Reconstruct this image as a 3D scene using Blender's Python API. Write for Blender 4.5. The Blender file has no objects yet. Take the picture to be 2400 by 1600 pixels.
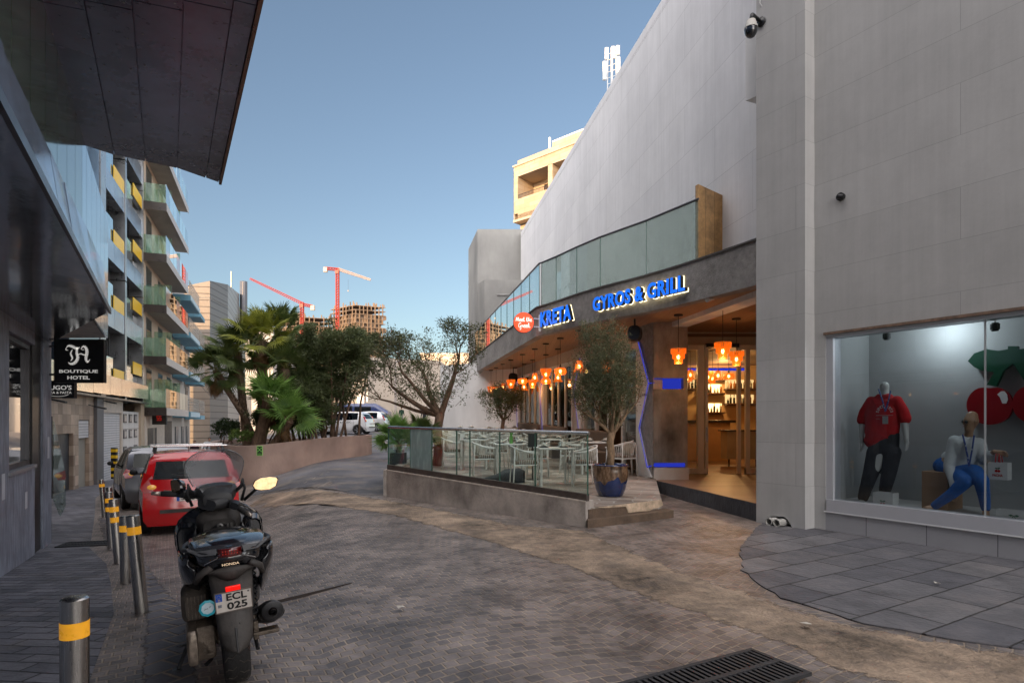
import bpy, bmesh, math, random
from mathutils import Vector, Matrix, Euler
from mathutils.geometry import delaunay_2d_cdt
random.seed(7)
sc = bpy.context.scene
C = sc.collection
R = math.radians
PI = math.pi
EYE = 1.55
# ---------------------------------------------------------------- camera, sky, sun, exposure
cd = bpy.data.cameras.new('Camera'); cam = bpy.data.objects.new('Camera', cd); C.objects.link(cam)
cam.location = (0, 0, EYE); cam.rotation_euler = (R(90), 0, 0)
cd.sensor_width = 36; cd.lens = 21.0; cd.shift_y = 0.0783; cd.clip_start = .05; cd.clip_end = 3000
sc.camera = cam
SUN_EL, SUN_V = 9.5, (-.50, -.86)
w = bpy.data.worlds.new('World'); sc.world = w; w.use_nodes = True
wt = w.node_tree; bg = wt.nodes['Background']; sk = wt.nodes.new('ShaderNodeTexSky')
sk.sky_type = 'NISHITA'; sk.sun_disc = False; sk.sun_elevation = R(SUN_EL)
sk.sun_rotation = math.atan2(SUN_V[0], SUN_V[1])
sk.air_density = 1.0; sk.dust_density = 1.2; sk.ozone_density = 2.0
bg.inputs[1].default_value = 0.15
# glow added to the sky behind, overhead and right of view, lifting the shade
FILL_BACK, FILL_TOP = 8.5, 5.0
_n = wt.nodes; _k = wt.links.new
def _m(op, a, b=None):
    q = _n.new('ShaderNodeMath'); q.operation = op
    for i, s_ in enumerate((a, b)):
        if s_ is None: continue
        if isinstance(s_, (int, float)): q.inputs[i].default_value = s_
        else: _k(s_, q.inputs[i])
    return q.outputs[0]
_tc = _n.new('ShaderNodeTexCoord'); _sp = _n.new('ShaderNodeSeparateXYZ'); _k(_tc.outputs['Generated'], _sp.inputs[0])
_dot = _m('ADD', _m('MULTIPLY', _sp.outputs[0], SUN_V[0]), _m('MULTIPLY', _sp.outputs[1], SUN_V[1]))
def _mr(src, a, b, c, d):
    q = _n.new('ShaderNodeMapRange'); q.interpolation_type = 'SMOOTHSTEP'
    for i, v in enumerate((a, b, c, d)): q.inputs[i+1].default_value = v
    _k(src, q.inputs[0]); return q.outputs[0]
_f = _m('ADD', _m('ADD', _mr(_dot, -.25, .65, 0, FILL_BACK), _mr(_sp.outputs[2], .60, .98, 0, FILL_TOP)), _mr(_sp.outputs[0], .72, .95, 0, 5.0))
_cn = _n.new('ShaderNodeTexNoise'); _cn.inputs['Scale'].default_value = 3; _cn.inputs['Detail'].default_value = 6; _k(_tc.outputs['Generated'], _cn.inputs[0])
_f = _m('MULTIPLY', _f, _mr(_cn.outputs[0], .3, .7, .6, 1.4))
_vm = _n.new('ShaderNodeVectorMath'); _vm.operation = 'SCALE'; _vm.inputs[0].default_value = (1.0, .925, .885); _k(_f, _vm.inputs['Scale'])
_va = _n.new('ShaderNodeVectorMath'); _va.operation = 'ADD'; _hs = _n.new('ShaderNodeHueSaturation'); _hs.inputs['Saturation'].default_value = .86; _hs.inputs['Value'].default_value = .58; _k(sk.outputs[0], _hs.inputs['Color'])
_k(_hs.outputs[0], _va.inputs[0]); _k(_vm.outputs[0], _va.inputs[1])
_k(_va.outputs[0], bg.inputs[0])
sl = bpy.data.lights.new('Sun', 'SUN'); sl.energy = 3.2; sl.angle = R(.55); sl.color = (1, .62, .30)
so = bpy.data.objects.new('Sun', sl); C.objects.link(so)
so.rotation_euler = Vector((SUN_V[0], SUN_V[1], math.tan(R(SUN_EL)) * math.hypot(*SUN_V))).to_track_quat('Z', 'Y').to_euler()
sc.view_settings.view_transform = 'Standard'; sc.view_settings.look = 'None'
sc.view_settings.exposure = 1.35; sc.view_settings.gamma = 1
sc.cycles.max_bounces = 8; sc.cycles.transparent_max_bounces = 24
sc.cycles.diffuse_bounces = 4; sc.cycles.glossy_bounces = 4; sc.cycles.caustics_reflective = False
sc.cycles.sample_clamp_indirect = 4
# ---------------------------------------------------------------- where a pixel of the photo lies in the place
def pt(px, py, Y): return Vector(((px - 1200) / 1400 * Y, Y, EYE + (988 - py) / 1400 * Y))
def gp(px, py, z=0.0):
    Y = 1400 * (EYE - z) / (py - 988)
    return Vector(((px - 1200) / 1400 * Y, Y, z))
def sm(a, b, x):
    t = max(0, min(1, (x - a) / (b - a))); return t * t * (3 - 2 * t)
def gz(x, y):
    yy = max(y, .5)
    t = -.5 * x + .866 * y
    L = -.55 * sm(3, 15, t) - .45 * sm(14, 34, t) - .5 * sm(30, 55, t)
    Rr = .027 * min(max(y - 12, 0), 48)
    u = sm(-.52, -.30, x / max(yy, 4))
    return L * (1 - u) + Rr * u
# ---------------------------------------------------------------- materials
def mat(name, col, rough=.6, metal=0, var=.12, scale=3, bump=.0, bscale=30, spec=.5, coat=0, emit=None, es=0, var2=0, s2=.5, stretch=None, trans=0, alpha=1):
    m = bpy.data.materials.new(name); m.use_nodes = True
    n = m.node_tree; b = n.nodes['Principled BSDF']
    b.inputs['Base Color'].default_value = (*col, 1); b.inputs['Roughness'].default_value = rough
    b.inputs['Metallic'].default_value = metal; b.inputs['Specular IOR Level'].default_value = spec
    b.inputs['Coat Weight'].default_value = coat; b.inputs['Coat Roughness'].default_value = .08
    if trans: b.inputs['Transmission Weight'].default_value = trans
    if alpha < 1: b.inputs['Alpha'].default_value = alpha
    if emit: b.inputs['Emission Color'].default_value = (*emit, 1); b.inputs['Emission Strength'].default_value = es
    tc = n.nodes.new('ShaderNodeTexCoord'); mp = n.nodes.new('ShaderNodeMapping')
    n.links.new(tc.outputs['Object'], mp.inputs[0])
    if stretch: mp.inputs['Scale'].default_value = stretch
    if var:
        no = n.nodes.new('ShaderNodeTexNoise'); no.inputs['Scale'].default_value = scale; no.inputs['Detail'].default_value = 6; no.inputs['Roughness'].default_value = .65
        n.links.new(mp.outputs[0], no.inputs[0])
        src = no.outputs[0]
        if var2:
            n2 = n.nodes.new('ShaderNodeTexNoise'); n2.inputs['Scale'].default_value = s2; n2.inputs['Detail'].default_value = 4
            n.links.new(tc.outputs['Object'], n2.inputs[0])
            mm = n.nodes.new('ShaderNodeMath'); mm.operation = 'MULTIPLY_ADD'; mm.inputs[1].default_value = var2 / max(var, .01)
            n.links.new(n2.outputs[0], mm.inputs[0]); n.links.new(src, mm.inputs[2])
            ad = n.nodes.new('ShaderNodeMath'); ad.operation = 'SUBTRACT'; ad.inputs[1].default_value = .5 * var2 / max(var, .01)
            n.links.new(mm.outputs[0], ad.inputs[0]); src = ad.outputs[0]
        mr = n.nodes.new('ShaderNodeMapRange'); mr.clamp = False; mr.inputs[1].default_value = .25; mr.inputs[2].default_value = .75
        mr.inputs[3].default_value = 1 - var * 1.6; mr.inputs[4].default_value = 1 + var * 1.6
        n.links.new(src, mr.inputs[0])
        hs = n.nodes.new('ShaderNodeHueSaturation'); hs.inputs['Color'].default_value = (*col, 1)
        n.links.new(mr.outputs[0], hs.inputs['Value']); n.links.new(hs.outputs[0], b.inputs['Base Color'])
        r2 = n.nodes.new('ShaderNodeMapRange'); r2.inputs[1].default_value = .3; r2.inputs[2].default_value = .7
        r2.inputs[3].default_value = max(.02, rough * .8); r2.inputs[4].default_value = min(1, rough * 1.25)
        n.links.new(no.outputs[0], r2.inputs[0]); n.links.new(r2.outputs[0], b.inputs['Roughness'])
    if bump:
        n3 = n.nodes.new('ShaderNodeTexNoise'); n3.inputs['Scale'].default_value = bscale; n3.inputs['Detail'].default_value = 5
        n.links.new(mp.outputs[0], n3.inputs[0])
        bp = n.nodes.new('ShaderNodeBump'); bp.inputs['Strength'].default_value = bump; bp.inputs['Distance'].default_value = .02
        n.links.new(n3.outputs[0], bp.inputs['Height']); n.links.new(bp.outputs[0], b.inputs['Normal'])
    return m
def brickmat(name, c1, c2, mortar, bw, bh, ms=.01, rough=.7, rot=0, bump=.4, axes=None, squash=1, distort=.0, var=.25, nscale=1.2, off=.5, spec=.4, arcs=0, arcr=1.1, metal=0, streak=0):
    """bricks, tiles, setts or cladding panels; axes: list of which object axes feed u and v"""
    m = bpy.data.materials.new(name); m.use_nodes = True
    n = m.node_tree; N = n.nodes; K = n.links.new; b = N['Principled BSDF']
    b.inputs['Specular IOR Level'].default_value = spec; b.inputs['Metallic'].default_value = metal
    tc = N.new('ShaderNodeTexCoord'); sep = N.new('ShaderNodeSeparateXYZ')
    mp = N.new('ShaderNodeMapping'); mp.inputs['Rotation'].default_value = (0, 0, rot)
    K(tc.outputs['Object'], mp.inputs[0]); K(mp.outputs[0], sep.inputs[0])
    if distort:
        no = N.new('ShaderNodeTexNoise'); no.inputs['Scale'].default_value = 3.5; K(tc.outputs['Object'], no.inputs[0])
        vs = N.new('ShaderNodeVectorMath'); vs.operation = 'SCALE'; vs.inputs['Scale'].default_value = distort
        K(no.outputs['Color'], vs.inputs[0]); va = N.new('ShaderNodeVectorMath'); va.operation = 'ADD'
        K(mp.outputs[0], va.inputs[0]); K(vs.outputs[0], va.inputs[1]); K(va.outputs[0], sep.inputs[0])
    cm = N.new('ShaderNodeCombineXYZ')
    u, v = axes or (0, 1)
    U, V = sep.outputs[u], sep.outputs[v]
    if arcs:
        def M(op, a, bb=None, cc=None):
            q = N.new('ShaderNodeMath'); q.operation = op
            for i, s in enumerate((a, bb, cc)):
                if s is None: continue
                if isinstance(s, (int, float)): q.inputs[i].default_value = s
                else: K(s, q.inputs[i])
            return q.outputs[0]
        mu = M('PINGPONG', M('ADD', U, 400.3), arcs)          # 0..arcs and back
        d = M('SUBTRACT', mu, arcs / 2)
        dd = M('SUBTRACT', M('MODULO', M('ADD', U, 400), arcs), arcs / 2)
        rr = M('SQRT', M('SUBTRACT', arcr * arcr, M('MULTIPLY', dd, dd)))
        V = M('SUBTRACT', V, rr)
        U = M('MULTIPLY', M('ARCSINE', M('DIVIDE', dd, arcr)), arcr)
        U = M('ADD', U, 50)
        V = M('ADD', V, 300)
    K(U, cm.inputs[0]); K(V, cm.inputs[1])
    bt = N.new('ShaderNodeTexBrick'); K(cm.outputs[0], bt.inputs[0])
    bt.inputs['Scale'].default_value = 1; bt.inputs['Brick Width'].default_value = bw; bt.inputs['Row Height'].default_value = bh
    bt.inputs['Mortar Size'].default_value = ms; bt.inputs['Mortar Smooth'].default_value = .6; bt.inputs['Bias'].default_value = 0
    bt.offset = off; bt.squash = squash
    bt.inputs['Color1'].default_value = (*c1, 1); bt.inputs['Color2'].default_value = (*c2, 1); bt.inputs['Mortar'].default_value = (*mortar, 1)
    n2 = N.new('ShaderNodeTexNoise'); n2.inputs['Scale'].default_value = nscale; n2.inputs['Detail'].default_value = 8; n2.inputs['Roughness'].default_value = .7
    K(tc.outputs['Object'], n2.inputs[0])
    mr = N.new('ShaderNodeMapRange'); mr.inputs[1].default_value = .28; mr.inputs[2].default_value = .72; mr.inputs[3].default_value = 1 - var * 1.5; mr.inputs[4].default_value = 1 + var * 1.5
    K(n2.outputs[0], mr.inputs[0])
    hs = N.new('ShaderNodeHueSaturation'); K(bt.outputs[0], hs.inputs['Color']); 
    if streak:
        sp_ = N.new('ShaderNodeMapping'); sp_.inputs['Scale'].default_value = (5, 5, .22); K(tc.outputs['Object'], sp_.inputs[0])
        sn = N.new('ShaderNodeTexNoise'); sn.inputs['Scale'].default_value = 1.6; sn.inputs['Detail'].default_value = 9; sn.inputs['Roughness'].default_value = .7; K(sp_.outputs[0], sn.inputs[0])
        sr = N.new('ShaderNodeMapRange'); sr.inputs[1].default_value = .30; sr.inputs[2].default_value = .62; sr.inputs[3].default_value = 1-streak; sr.inputs[4].default_value = 1.03; K(sn.outputs[0], sr.inputs[0])
        sm_ = N.new('ShaderNodeMath'); sm_.operation = 'MULTIPLY'; K(mr.outputs[0], sm_.inputs[0]); K(sr.outputs[0], sm_.inputs[1]); K(sm_.outputs[0], hs.inputs['Value'])
    else: K(mr.outputs[0], hs.inputs['Value'])
    K(hs.outputs[0], b.inputs['Base Color'])
    rg = N.new('ShaderNodeMapRange'); rg.inputs[3].default_value = rough * .8; rg.inputs[4].default_value = min(1, rough * 1.3); K(n2.outputs[0], rg.inputs[0]); K(rg.outputs[0], b.inputs['Roughness'])
    n3 = N.new('ShaderNodeTexNoise'); n3.inputs['Scale'].default_value = 22; n3.inputs['Detail'].default_value = 6; K(tc.outputs['Object'], n3.inputs[0])
    iv = N.new('ShaderNodeMath'); iv.operation = 'MULTIPLY_ADD'; iv.inputs[1].default_value = -1; K(bt.outputs['Fac'], iv.inputs[0])
    s3 = N.new('ShaderNodeMath'); s3.operation = 'MULTIPLY'; s3.inputs[1].default_value = .55; K(n3.outputs[0], s3.inputs[0]); K(s3.outputs[0], iv.inputs[2])
    bp = N.new('ShaderNodeBump'); bp.inputs['Strength'].default_value = bump; bp.inputs['Distance'].default_value = .02
    K(iv.outputs[0], bp.inputs['Height']); K(bp.outputs[0], b.inputs['Normal'])
    return m
def dust(m, col, scale, lo, hi, amt=.8):
    n = m.node_tree; b = n.nodes['Principled BSDF']; K = n.links.new; src = b.inputs['Base Color'].links[0].from_socket
    tc = n.nodes.new('ShaderNodeTexCoord'); a = n.nodes.new('ShaderNodeTexNoise'); a.inputs['Scale'].default_value = scale; a.inputs['Detail'].default_value = 10; a.inputs['Roughness'].default_value = .72; K(tc.outputs['Object'], a.inputs[0])
    r = n.nodes.new('ShaderNodeMapRange'); r.inputs[1].default_value = lo; r.inputs[2].default_value = hi; r.inputs[3].default_value = 0; r.inputs[4].default_value = amt; K(a.outputs[0], r.inputs[0])
    x = n.nodes.new('ShaderNodeMixRGB'); x.inputs[2].default_value = (*col, 1); K(r.outputs[0], x.inputs[0]); K(src, x.inputs[1]); K(x.outputs[0], b.inputs['Base Color']); return m
def torn(m, amp=1.0, scale=5):
    n = m.node_tree; b = n.nodes['Principled BSDF']; K = n.links.new
    at_ = n.nodes.new('ShaderNodeAttribute'); at_.attribute_name = 'edge'
    tc = n.nodes.new('ShaderNodeTexCoord'); a = n.nodes.new('ShaderNodeTexNoise'); a.inputs['Scale'].default_value = scale; a.inputs['Detail'].default_value = 8; a.inputs['Roughness'].default_value = .75; K(tc.outputs['Object'], a.inputs[0])
    q = n.nodes.new('ShaderNodeMath'); q.operation = 'MULTIPLY_ADD'; q.inputs[1].default_value = 2.6*amp; q.inputs[2].default_value = -1.3*amp-.35; K(a.outputs[0], q.inputs[0])
    p = n.nodes.new('ShaderNodeMath'); p.operation = 'MULTIPLY_ADD'; p.inputs[1].default_value = 2; K(at_.outputs['Fac'], p.inputs[0]); K(q.outputs[0], p.inputs[2])
    r = n.nodes.new('ShaderNodeMapRange'); r.inputs[1].default_value = -.1; r.inputs[2].default_value = .12; K(p.outputs[0], r.inputs[0]); K(r.outputs[0], b.inputs['Alpha']); return m
def set_edge(ob, poly, wid):
    P = [V3((p[0], p[1], 0)) for p in poly]; n = len(P); at_ = ob.data.attributes.new('edge', 'FLOAT', 'POINT')
    for i, v in enumerate(ob.data.vertices):
        c = V3((v.co.x, v.co.y, 0)); best = 9
        for k in range(n):
            a, b = P[k], P[(k+1)%n]; d = b-a; t = max(0, min(1, (c-a).dot(d)/max(d.length_squared, 1e-9))); best = min(best, (c-a-d*t).length)
        at_.data[i].value = min(1, best/wid)
def glassmat(name, tint=(.85, .95, .92), refl=1.0, rough=.0, dirt=0, alpha=0, acol=(.5, .6, .58)):
    """thin pane: tinted see-through plus fresnel mirror, optional pale milky film"""
    m = bpy.data.materials.new(name); m.use_nodes = True; n = m.node_tree; n.nodes.clear(); K = n.links.new
    o = n.nodes.new('ShaderNodeOutputMaterial'); tr = n.nodes.new('ShaderNodeBsdfTransparent'); tr.inputs[0].default_value = (*tint, 1)
    gl = n.nodes.new('ShaderNodeBsdfGlossy'); gl.inputs['Roughness'].default_value = rough; gl.inputs[0].default_value = (.95, 1, .98, 1)
    fr = n.nodes.new('ShaderNodeLayerWeight'); fr.inputs[0].default_value = .5
    pw = n.nodes.new('ShaderNodeMath'); pw.operation = 'POWER'; pw.inputs[1].default_value = 4; K(fr.outputs['Facing'], pw.inputs[0])
    ml = n.nodes.new('ShaderNodeMath'); ml.operation = 'MULTIPLY_ADD'; ml.inputs[1].default_value = refl * .6; ml.inputs[2].default_value = refl * .045; ml.use_clamp = True; K(pw.outputs[0], ml.inputs[0])
    a = tr.outputs[0]
    if alpha or dirt:
        df = n.nodes.new('ShaderNodeBsdfDiffuse'); df.inputs[0].default_value = (*acol, 1)
        mx = n.nodes.new('ShaderNodeMixShader'); K(tr.outputs[0], mx.inputs[1]); K(df.outputs[0], mx.inputs[2]); mx.inputs[0].default_value = alpha
        if dirt:
            tc = n.nodes.new('ShaderNodeTexCoord'); no = n.nodes.new('ShaderNodeTexNoise'); no.inputs['Scale'].default_value = 6; no.inputs['Detail'].default_value = 8
            mp = n.nodes.new('ShaderNodeMapping'); mp.inputs['Scale'].default_value = (1.5, 1.5, .5); K(tc.outputs['Object'], mp.inputs[0]); K(mp.outputs[0], no.inputs[0])
            mr = n.nodes.new('ShaderNodeMapRange'); mr.inputs[1].default_value = .5; mr.inputs[2].default_value = .8; mr.inputs[3].default_value = alpha; mr.inputs[4].default_value = alpha + dirt
            K(no.outputs[0], mr.inputs[0]); K(mr.outputs[0], mx.inputs[0])
        a = mx.outputs[0]
    m2 = n.nodes.new('ShaderNodeMixShader'); K(ml.outputs[0], m2.inputs[0]); K(a, m2.inputs[1]); K(gl.outputs[0], m2.inputs[2]); K(m2.outputs[0], o.inputs[0])
    return m
def emat(name, col, s):
    m = bpy.data.materials.new(name); m.use_nodes = True; n = m.node_tree; n.nodes.clear()
    o = n.nodes.new('ShaderNodeOutputMaterial'); e = n.nodes.new('ShaderNodeEmission'); e.inputs[0].default_value = (*col, 1); e.inputs[1].default_value = s
    n.links.new(e.outputs[0], o.inputs[0]); return m
# ---------------------------------------------------------------- mesh building
V3 = Vector
class MB:
    def __init__(s): s.v = []; s.f = []
    def quad(s, a, b, c, d): i = len(s.v); s.v += [V3(a), V3(b), V3(c), V3(d)]; s.f.append((i, i+1, i+2, i+3)); return s
    def tri(s, a, b, c): i = len(s.v); s.v += [V3(a), V3(b), V3(c)]; s.f.append((i, i+1, i+2)); return s
    def poly(s, ps): i = len(s.v); s.v += [V3(p) for p in ps]; s.f.append(tuple(range(i, i+len(ps)))); return s
    def add(s, vs, fs): i = len(s.v); s.v += [V3(p) for p in vs]; s.f += [tuple(i+k for k in f) for f in fs]; return s
    def box(s, x0, x1, y0, y1, z0, z1, M=None):
        vs = [V3((x, y, z)) for z in (z0, z1) for y in (y0, y1) for x in (x0, x1)]
        if M: vs = [M @ v for v in vs]
        return s.add(vs, [(0,2,3,1),(4,5,7,6),(0,1,5,4),(2,6,7,3),(0,4,6,2),(1,3,7,5)])
    def obox(s, o, a, b, c):            # corner and three edge vectors
        o, a, b, c = V3(o), V3(a), V3(b), V3(c)
        vs = [o, o+a, o+a+b, o+b, o+c, o+a+c, o+a+b+c, o+b+c]
        return s.add(vs, [(0,3,2,1),(4,5,6,7),(0,1,5,4),(1,2,6,5),(2,3,7,6),(3,0,4,7)])
    def prism(s, ps, z0, z1=None, top=True, bot=True):   # polygon in plan, z may be functions
        n = len(ps)
        lo = [V3((p[0], p[1], z0(p[0], p[1]) if callable(z0) else z0)) for p in ps]
        hi = [V3((p[0], p[1], z1(p[0], p[1]) if callable(z1) else z1)) for p in ps]
        i = len(s.v); s.v += lo + hi
        for k in range(n): j = (k+1) % n; s.f.append((i+k, i+j, i+n+j, i+n+k))
        if top: s.f.append(tuple(i+n+k for k in range(n)))
        if bot: s.f.append(tuple(i+k for k in reversed(range(n))))
        return s
    def ext(s, ps, d):                    # any planar polygon pushed along d
        n = len(ps); d = V3(d); i = len(s.v); s.v += [V3(p) for p in ps] + [V3(p)+d for p in ps]
        for k in range(n): j = (k+1) % n; s.f.append((i+k, i+j, i+n+j, i+n+k))
        s.f.append(tuple(i+n+k for k in range(n))); s.f.append(tuple(i+k for k in reversed(range(n))))
        return s
    def tube(s, ps, rs, n=8, cap=True, sx=1):
        ps = [V3(p) for p in ps]
        if isinstance(rs, (int, float)): rs = [rs]*len(ps)
        up = None; rings = []
        for k, p in enumerate(ps):
            d = (ps[min(k+1, len(ps)-1)] - ps[max(k-1, 0)])
            d = d.normalized() if d.length > 1e-9 else V3((0,0,1))
            if up is None: up = V3((0,0,1)) if abs(d.z) < .9 else V3((1,0,0))
            a = d.cross(up)
            if a.length < 1e-5: a = d.orthogonal()
            a.normalize(); b = d.cross(a).normalized(); up = -b if False else up
            i = len(s.v); rings.append(i)
            s.v += [p + a*math.cos(2*PI*q/n)*rs[k]*sx + b*math.sin(2*PI*q/n)*rs[k] for q in range(n)]
        for k in range(len(ps)-1):
            i, j = rings[k], rings[k+1]
            for q in range(n): r = (q+1) % n; s.f.append((i+q, i+r, j+r, j+q))
        if cap: s.f.append(tuple(rings[0]+q for q in reversed(range(n)))); s.f.append(tuple(rings[-1]+q for q in range(n)))
        return s
    def cyl(s, a, b, r, n=16, r2=None): return s.tube([a, b], [r, r if r2 is None else r2], n)
    def lathe(s, pr, n=24, o=(0,0,0), M=None, cap=False, wob=None):
        o = V3(o); i = len(s.v); m = len(pr)
        for q in range(n):
            a = 2*PI*q/n; 
            for (r, z) in pr:
                rr = r * (wob(q, z) if wob else 1)
                v = V3((rr*math.cos(a), rr*math.sin(a), z))
                if M: v = M @ v
                s.v.append(o+v)
        for q in range(n):
            t = (q+1) % n
            for k in range(m-1): s.f.append((i+q*m+k, i+t*m+k, i+t*m+k+1, i+q*m+k+1))
        if cap:
            s.f.append(tuple(i+q*m for q in reversed(range(n)))); s.f.append(tuple(i+q*m+m-1 for q in range(n)))
        return s
    def ell(s, c, rx, ry, rz, n=12, m=8, M=None):
        pr = [(math.sin(PI*k/m), -math.cos(PI*k/m)) for k in range(m+1)]
        c = V3(c); i = len(s.v)
        for q in range(n):
            a = 2*PI*q/n
            for r, z in pr:
                v = V3((rx*r*math.cos(a), ry*r*math.sin(a), rz*z))
                if M: v = M @ v
                s.v.append(c+v)
        for q in range(n):
            t = (q+1) % n
            for k in range(m): s.f.append((i+q*(m+1)+k, i+t*(m+1)+k, i+t*(m+1)+k+1, i+q*(m+1)+k+1))
        return s
    def grid(s, rows):                    # rows of equally many points
        i = len(s.v); m = len(rows[0])
        for r in rows: s.v += [V3(p) for p in r]
        for a in range(len(rows)-1):
            for b in range(m-1): s.f.append((i+a*m+b, i+a*m+b+1, i+(a+1)*m+b+1, i+(a+1)*m+b))
        return s
    def merge(s, o, M=None):
        i = len(s.v); s.v += [M @ v if M else v.copy() for v in o.v]; s.f += [tuple(i+k for k in f) for f in o.f]; return s
def rootloc(o):
    while o.parent: o = o.parent
    return o.get('_off') or (0, 0, 0)
def mesh(name, mb, m, off=(0,0,0), smooth=False, bevel=0, sub=0, weld=True, solid=0):
    me = bpy.data.meshes.new(name); o = V3(off)
    me.from_pydata([v - o for v in mb.v], [], mb.f); me.materials.append(m)
    bm = bmesh.new(); bm.from_mesh(me)
    if weld: bmesh.ops.remove_doubles(bm, verts=bm.verts, dist=1e-5)
    bmesh.ops.recalc_face_normals(bm, faces=bm.faces)
    bm.to_mesh(me); bm.free()
    if smooth: me.polygons.foreach_set('use_smooth', [True]*len(me.polygons))
    ob = bpy.data.objects.new(name, me)
    if solid: q = ob.modifiers.new('Solidify', 'SOLIDIFY'); q.thickness = solid; q.offset = 0
    if sub: q = ob.modifiers.new('Subdivision', 'SUBSURF'); q.levels = sub; q.render_levels = sub
    if bevel: q = ob.modifiers.new('Bevel', 'BEVEL'); q.width = bevel; q.segments = 2; q.limit_method = 'ANGLE'; q.angle_limit = R(40)
    if smooth == 'auto':
        try: me.set_sharp_from_angle(angle=R(35))
        except Exception: pass
    return ob
def tag(o, label=None, cat=None, group=None, kind=None):
    if label: o['label'] = label
    if cat: o['category'] = cat
    if group: o['group'] = group
    if kind: o['kind'] = kind
    return o
OFF = {}
def thing(name, label, cat, loc=(0,0,0), group=None, rz=0):
    o = bpy.data.objects.new(name, None); C.objects.link(o); o.location = loc; o.rotation_euler = (0,0,rz); o.empty_display_size = .2
    OFF[o.name] = V3(loc)
    return tag(o, label, cat, group)
def offof(o):
    while o.parent: o = o.parent
    return OFF.get(o.name, V3((0,0,0)))
def part(name, mb, m, parent, world=True, label=None, **k):
    """one mesh under its thing; world=True: coordinates given in world space (root unrotated)"""
    ob = mesh(name, mb, m, offof(parent) if world else (0,0,0), **k); C.objects.link(ob); ob.parent = parent
    if label: ob['label'] = label
    return ob
def solo(name, mb, m, label, cat, loc=(0,0,0), group=None, kind=None, **k):
    ob = mesh(name, mb, m, loc, **k); C.objects.link(ob); ob.location = loc; OFF[ob.name] = V3(loc)
    return tag(ob, label, cat, group, kind)
def dup(o, loc=None, rz=None, label=None, parent=None, scale=None):
    c = o.copy(); C.objects.link(c)
    if parent: c.parent = parent
    if loc is not None: c.location = loc
    if rz is not None: c.rotation_euler = (0,0,rz)
    if scale: c.scale = scale
    if label: c['label'] = label
    for ch in list(o.children): dup(ch, parent=c)
    return c
def textmb(s, size=1, ext=0, width=None, height=None, off=0, shear=0, space=1, align='CENTER'):
    cu = bpy.data.curves.new('t', 'FONT'); cu.body = s; cu.size = size; cu.extrude = 0; cu.offset = off; cu.shear = shear; cu.space_character = space; cu.align_x = 'LEFT'; cu.resolution_u = 3
    ob = bpy.data.objects.new('t', cu); C.objects.link(ob); bpy.context.view_layer.update()
    me = bpy.data.meshes.new_from_object(ob); vs = [v.co.copy() for v in me.vertices]; fs = [tuple(p.vertices) for p in me.polygons]
    bpy.data.objects.remove(ob); bpy.data.curves.remove(cu)
    x0 = min(v.x for v in vs); x1 = max(v.x for v in vs); y0 = min(v.y for v in vs); y1 = max(v.y for v in vs)
    sx = width / (x1-x0) if width else 1; sy = height / (y1-y0) if height else (sx if width else 1)
    if height and not width: sx = sy
    cx = (x0+x1)/2; cy = (y0+y1)/2
    vs = [V3(((v.x-cx)*sx, (v.y-cy)*sy, 0)) for v in vs]
    mb = MB(); mb.add(vs, fs)
    if ext:
        bm = bmesh.new(); me2 = bpy.data.meshes.new('x'); me2.from_pydata(vs, [], fs); bm.from_mesh(me2)
        bmesh.ops.recalc_face_normals(bm, faces=bm.faces)
        r = bmesh.ops.extrude_face_region(bm, geom=bm.faces[:])
        for v in [g for g in r['geom'] if isinstance(g, bmesh.types.BMVert)]: v.co.z += ext
        bm.verts.index_update(); mb = MB(); mb.add([v.co.copy() for v in bm.verts], [tuple(v.index for v in f.verts) for f in bm.faces]); bm.free()
        bpy.data.meshes.remove(me2)
    bpy.data.meshes.remove(me)
    return mb
def frame(o, right, up=(0,0,1)):     # matrix whose x is right, y is up, z points out
    r = V3(right).normalized(); u = V3(up).normalized(); z = r.cross(u)
    M = Matrix((r, u, z)).transposed().to_4x4(); M.translation = V3(o); return M
def drape(poly, dz, res=.5, jag=0, skirt=False):
    pts = []
    n = len(poly)
    for k in range(n):
        a = V3((*poly[k][:2], 0)); b = V3((*poly[(k+1) % n][:2], 0)); L = (b-a).length; m = max(1, int(L/res)) if not jag else max(1, int(L/min(res, .12)))
        if L > 30: m = max(1, int(L/4))
        for q in range(m):
            p = a.lerp(b, q/m)
            if jag and L < 30: nn = (b-a).normalized(); p += V3((-nn.y, nn.x, 0))*random.uniform(-jag, jag)
            pts.append((p.x, p.y))
    nb = len(pts); edges = [(k, (k+1) % nb) for k in range(nb)]
    xs = [p[0] for p in pts]; ys = [p[1] for p in pts]
    allp = [Vector(p) for p in pts]
    from mathutils.geometry import intersect_point_quad_2d
    step = max(res, (max(xs)-min(xs))/70, (max(ys)-min(ys))/90)
    def inside(x, y):
        c = False; j = nb-1
        for i in range(nb):
            if (pts[i][1] > y) != (pts[j][1] > y) and x < (pts[j][0]-pts[i][0])*(y-pts[i][1])/(pts[j][1]-pts[i][1]) + pts[i][0]: c = not c
            j = i
        return c
    y = min(ys)+step/2
    while y < max(ys):
        x = min(xs)+step/2
        while x < max(xs):
            if inside(x, y): allp.append(Vector((x, y)))
            x += step
        y += step
    r = delaunay_2d_cdt(allp, edges, [], 1, 1e-4)
    mb = MB(); mb.add([V3((v.x, v.y, gz(v.x, v.y)+dz)) for v in r[0]], r[2])
    if skirt:
        for k in range(nb):
            (xa, ya), (xb, yb) = pts[k], pts[(k+1) % nb]; za, zb_ = gz(xa, ya)+dz, gz(xb, yb)+dz
            mb.quad((xa,ya,za-.0004), (xb,yb,zb_-.0004), (xb,yb,zb_-.05), (xa,ya,za-.05))
    return mb
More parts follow.
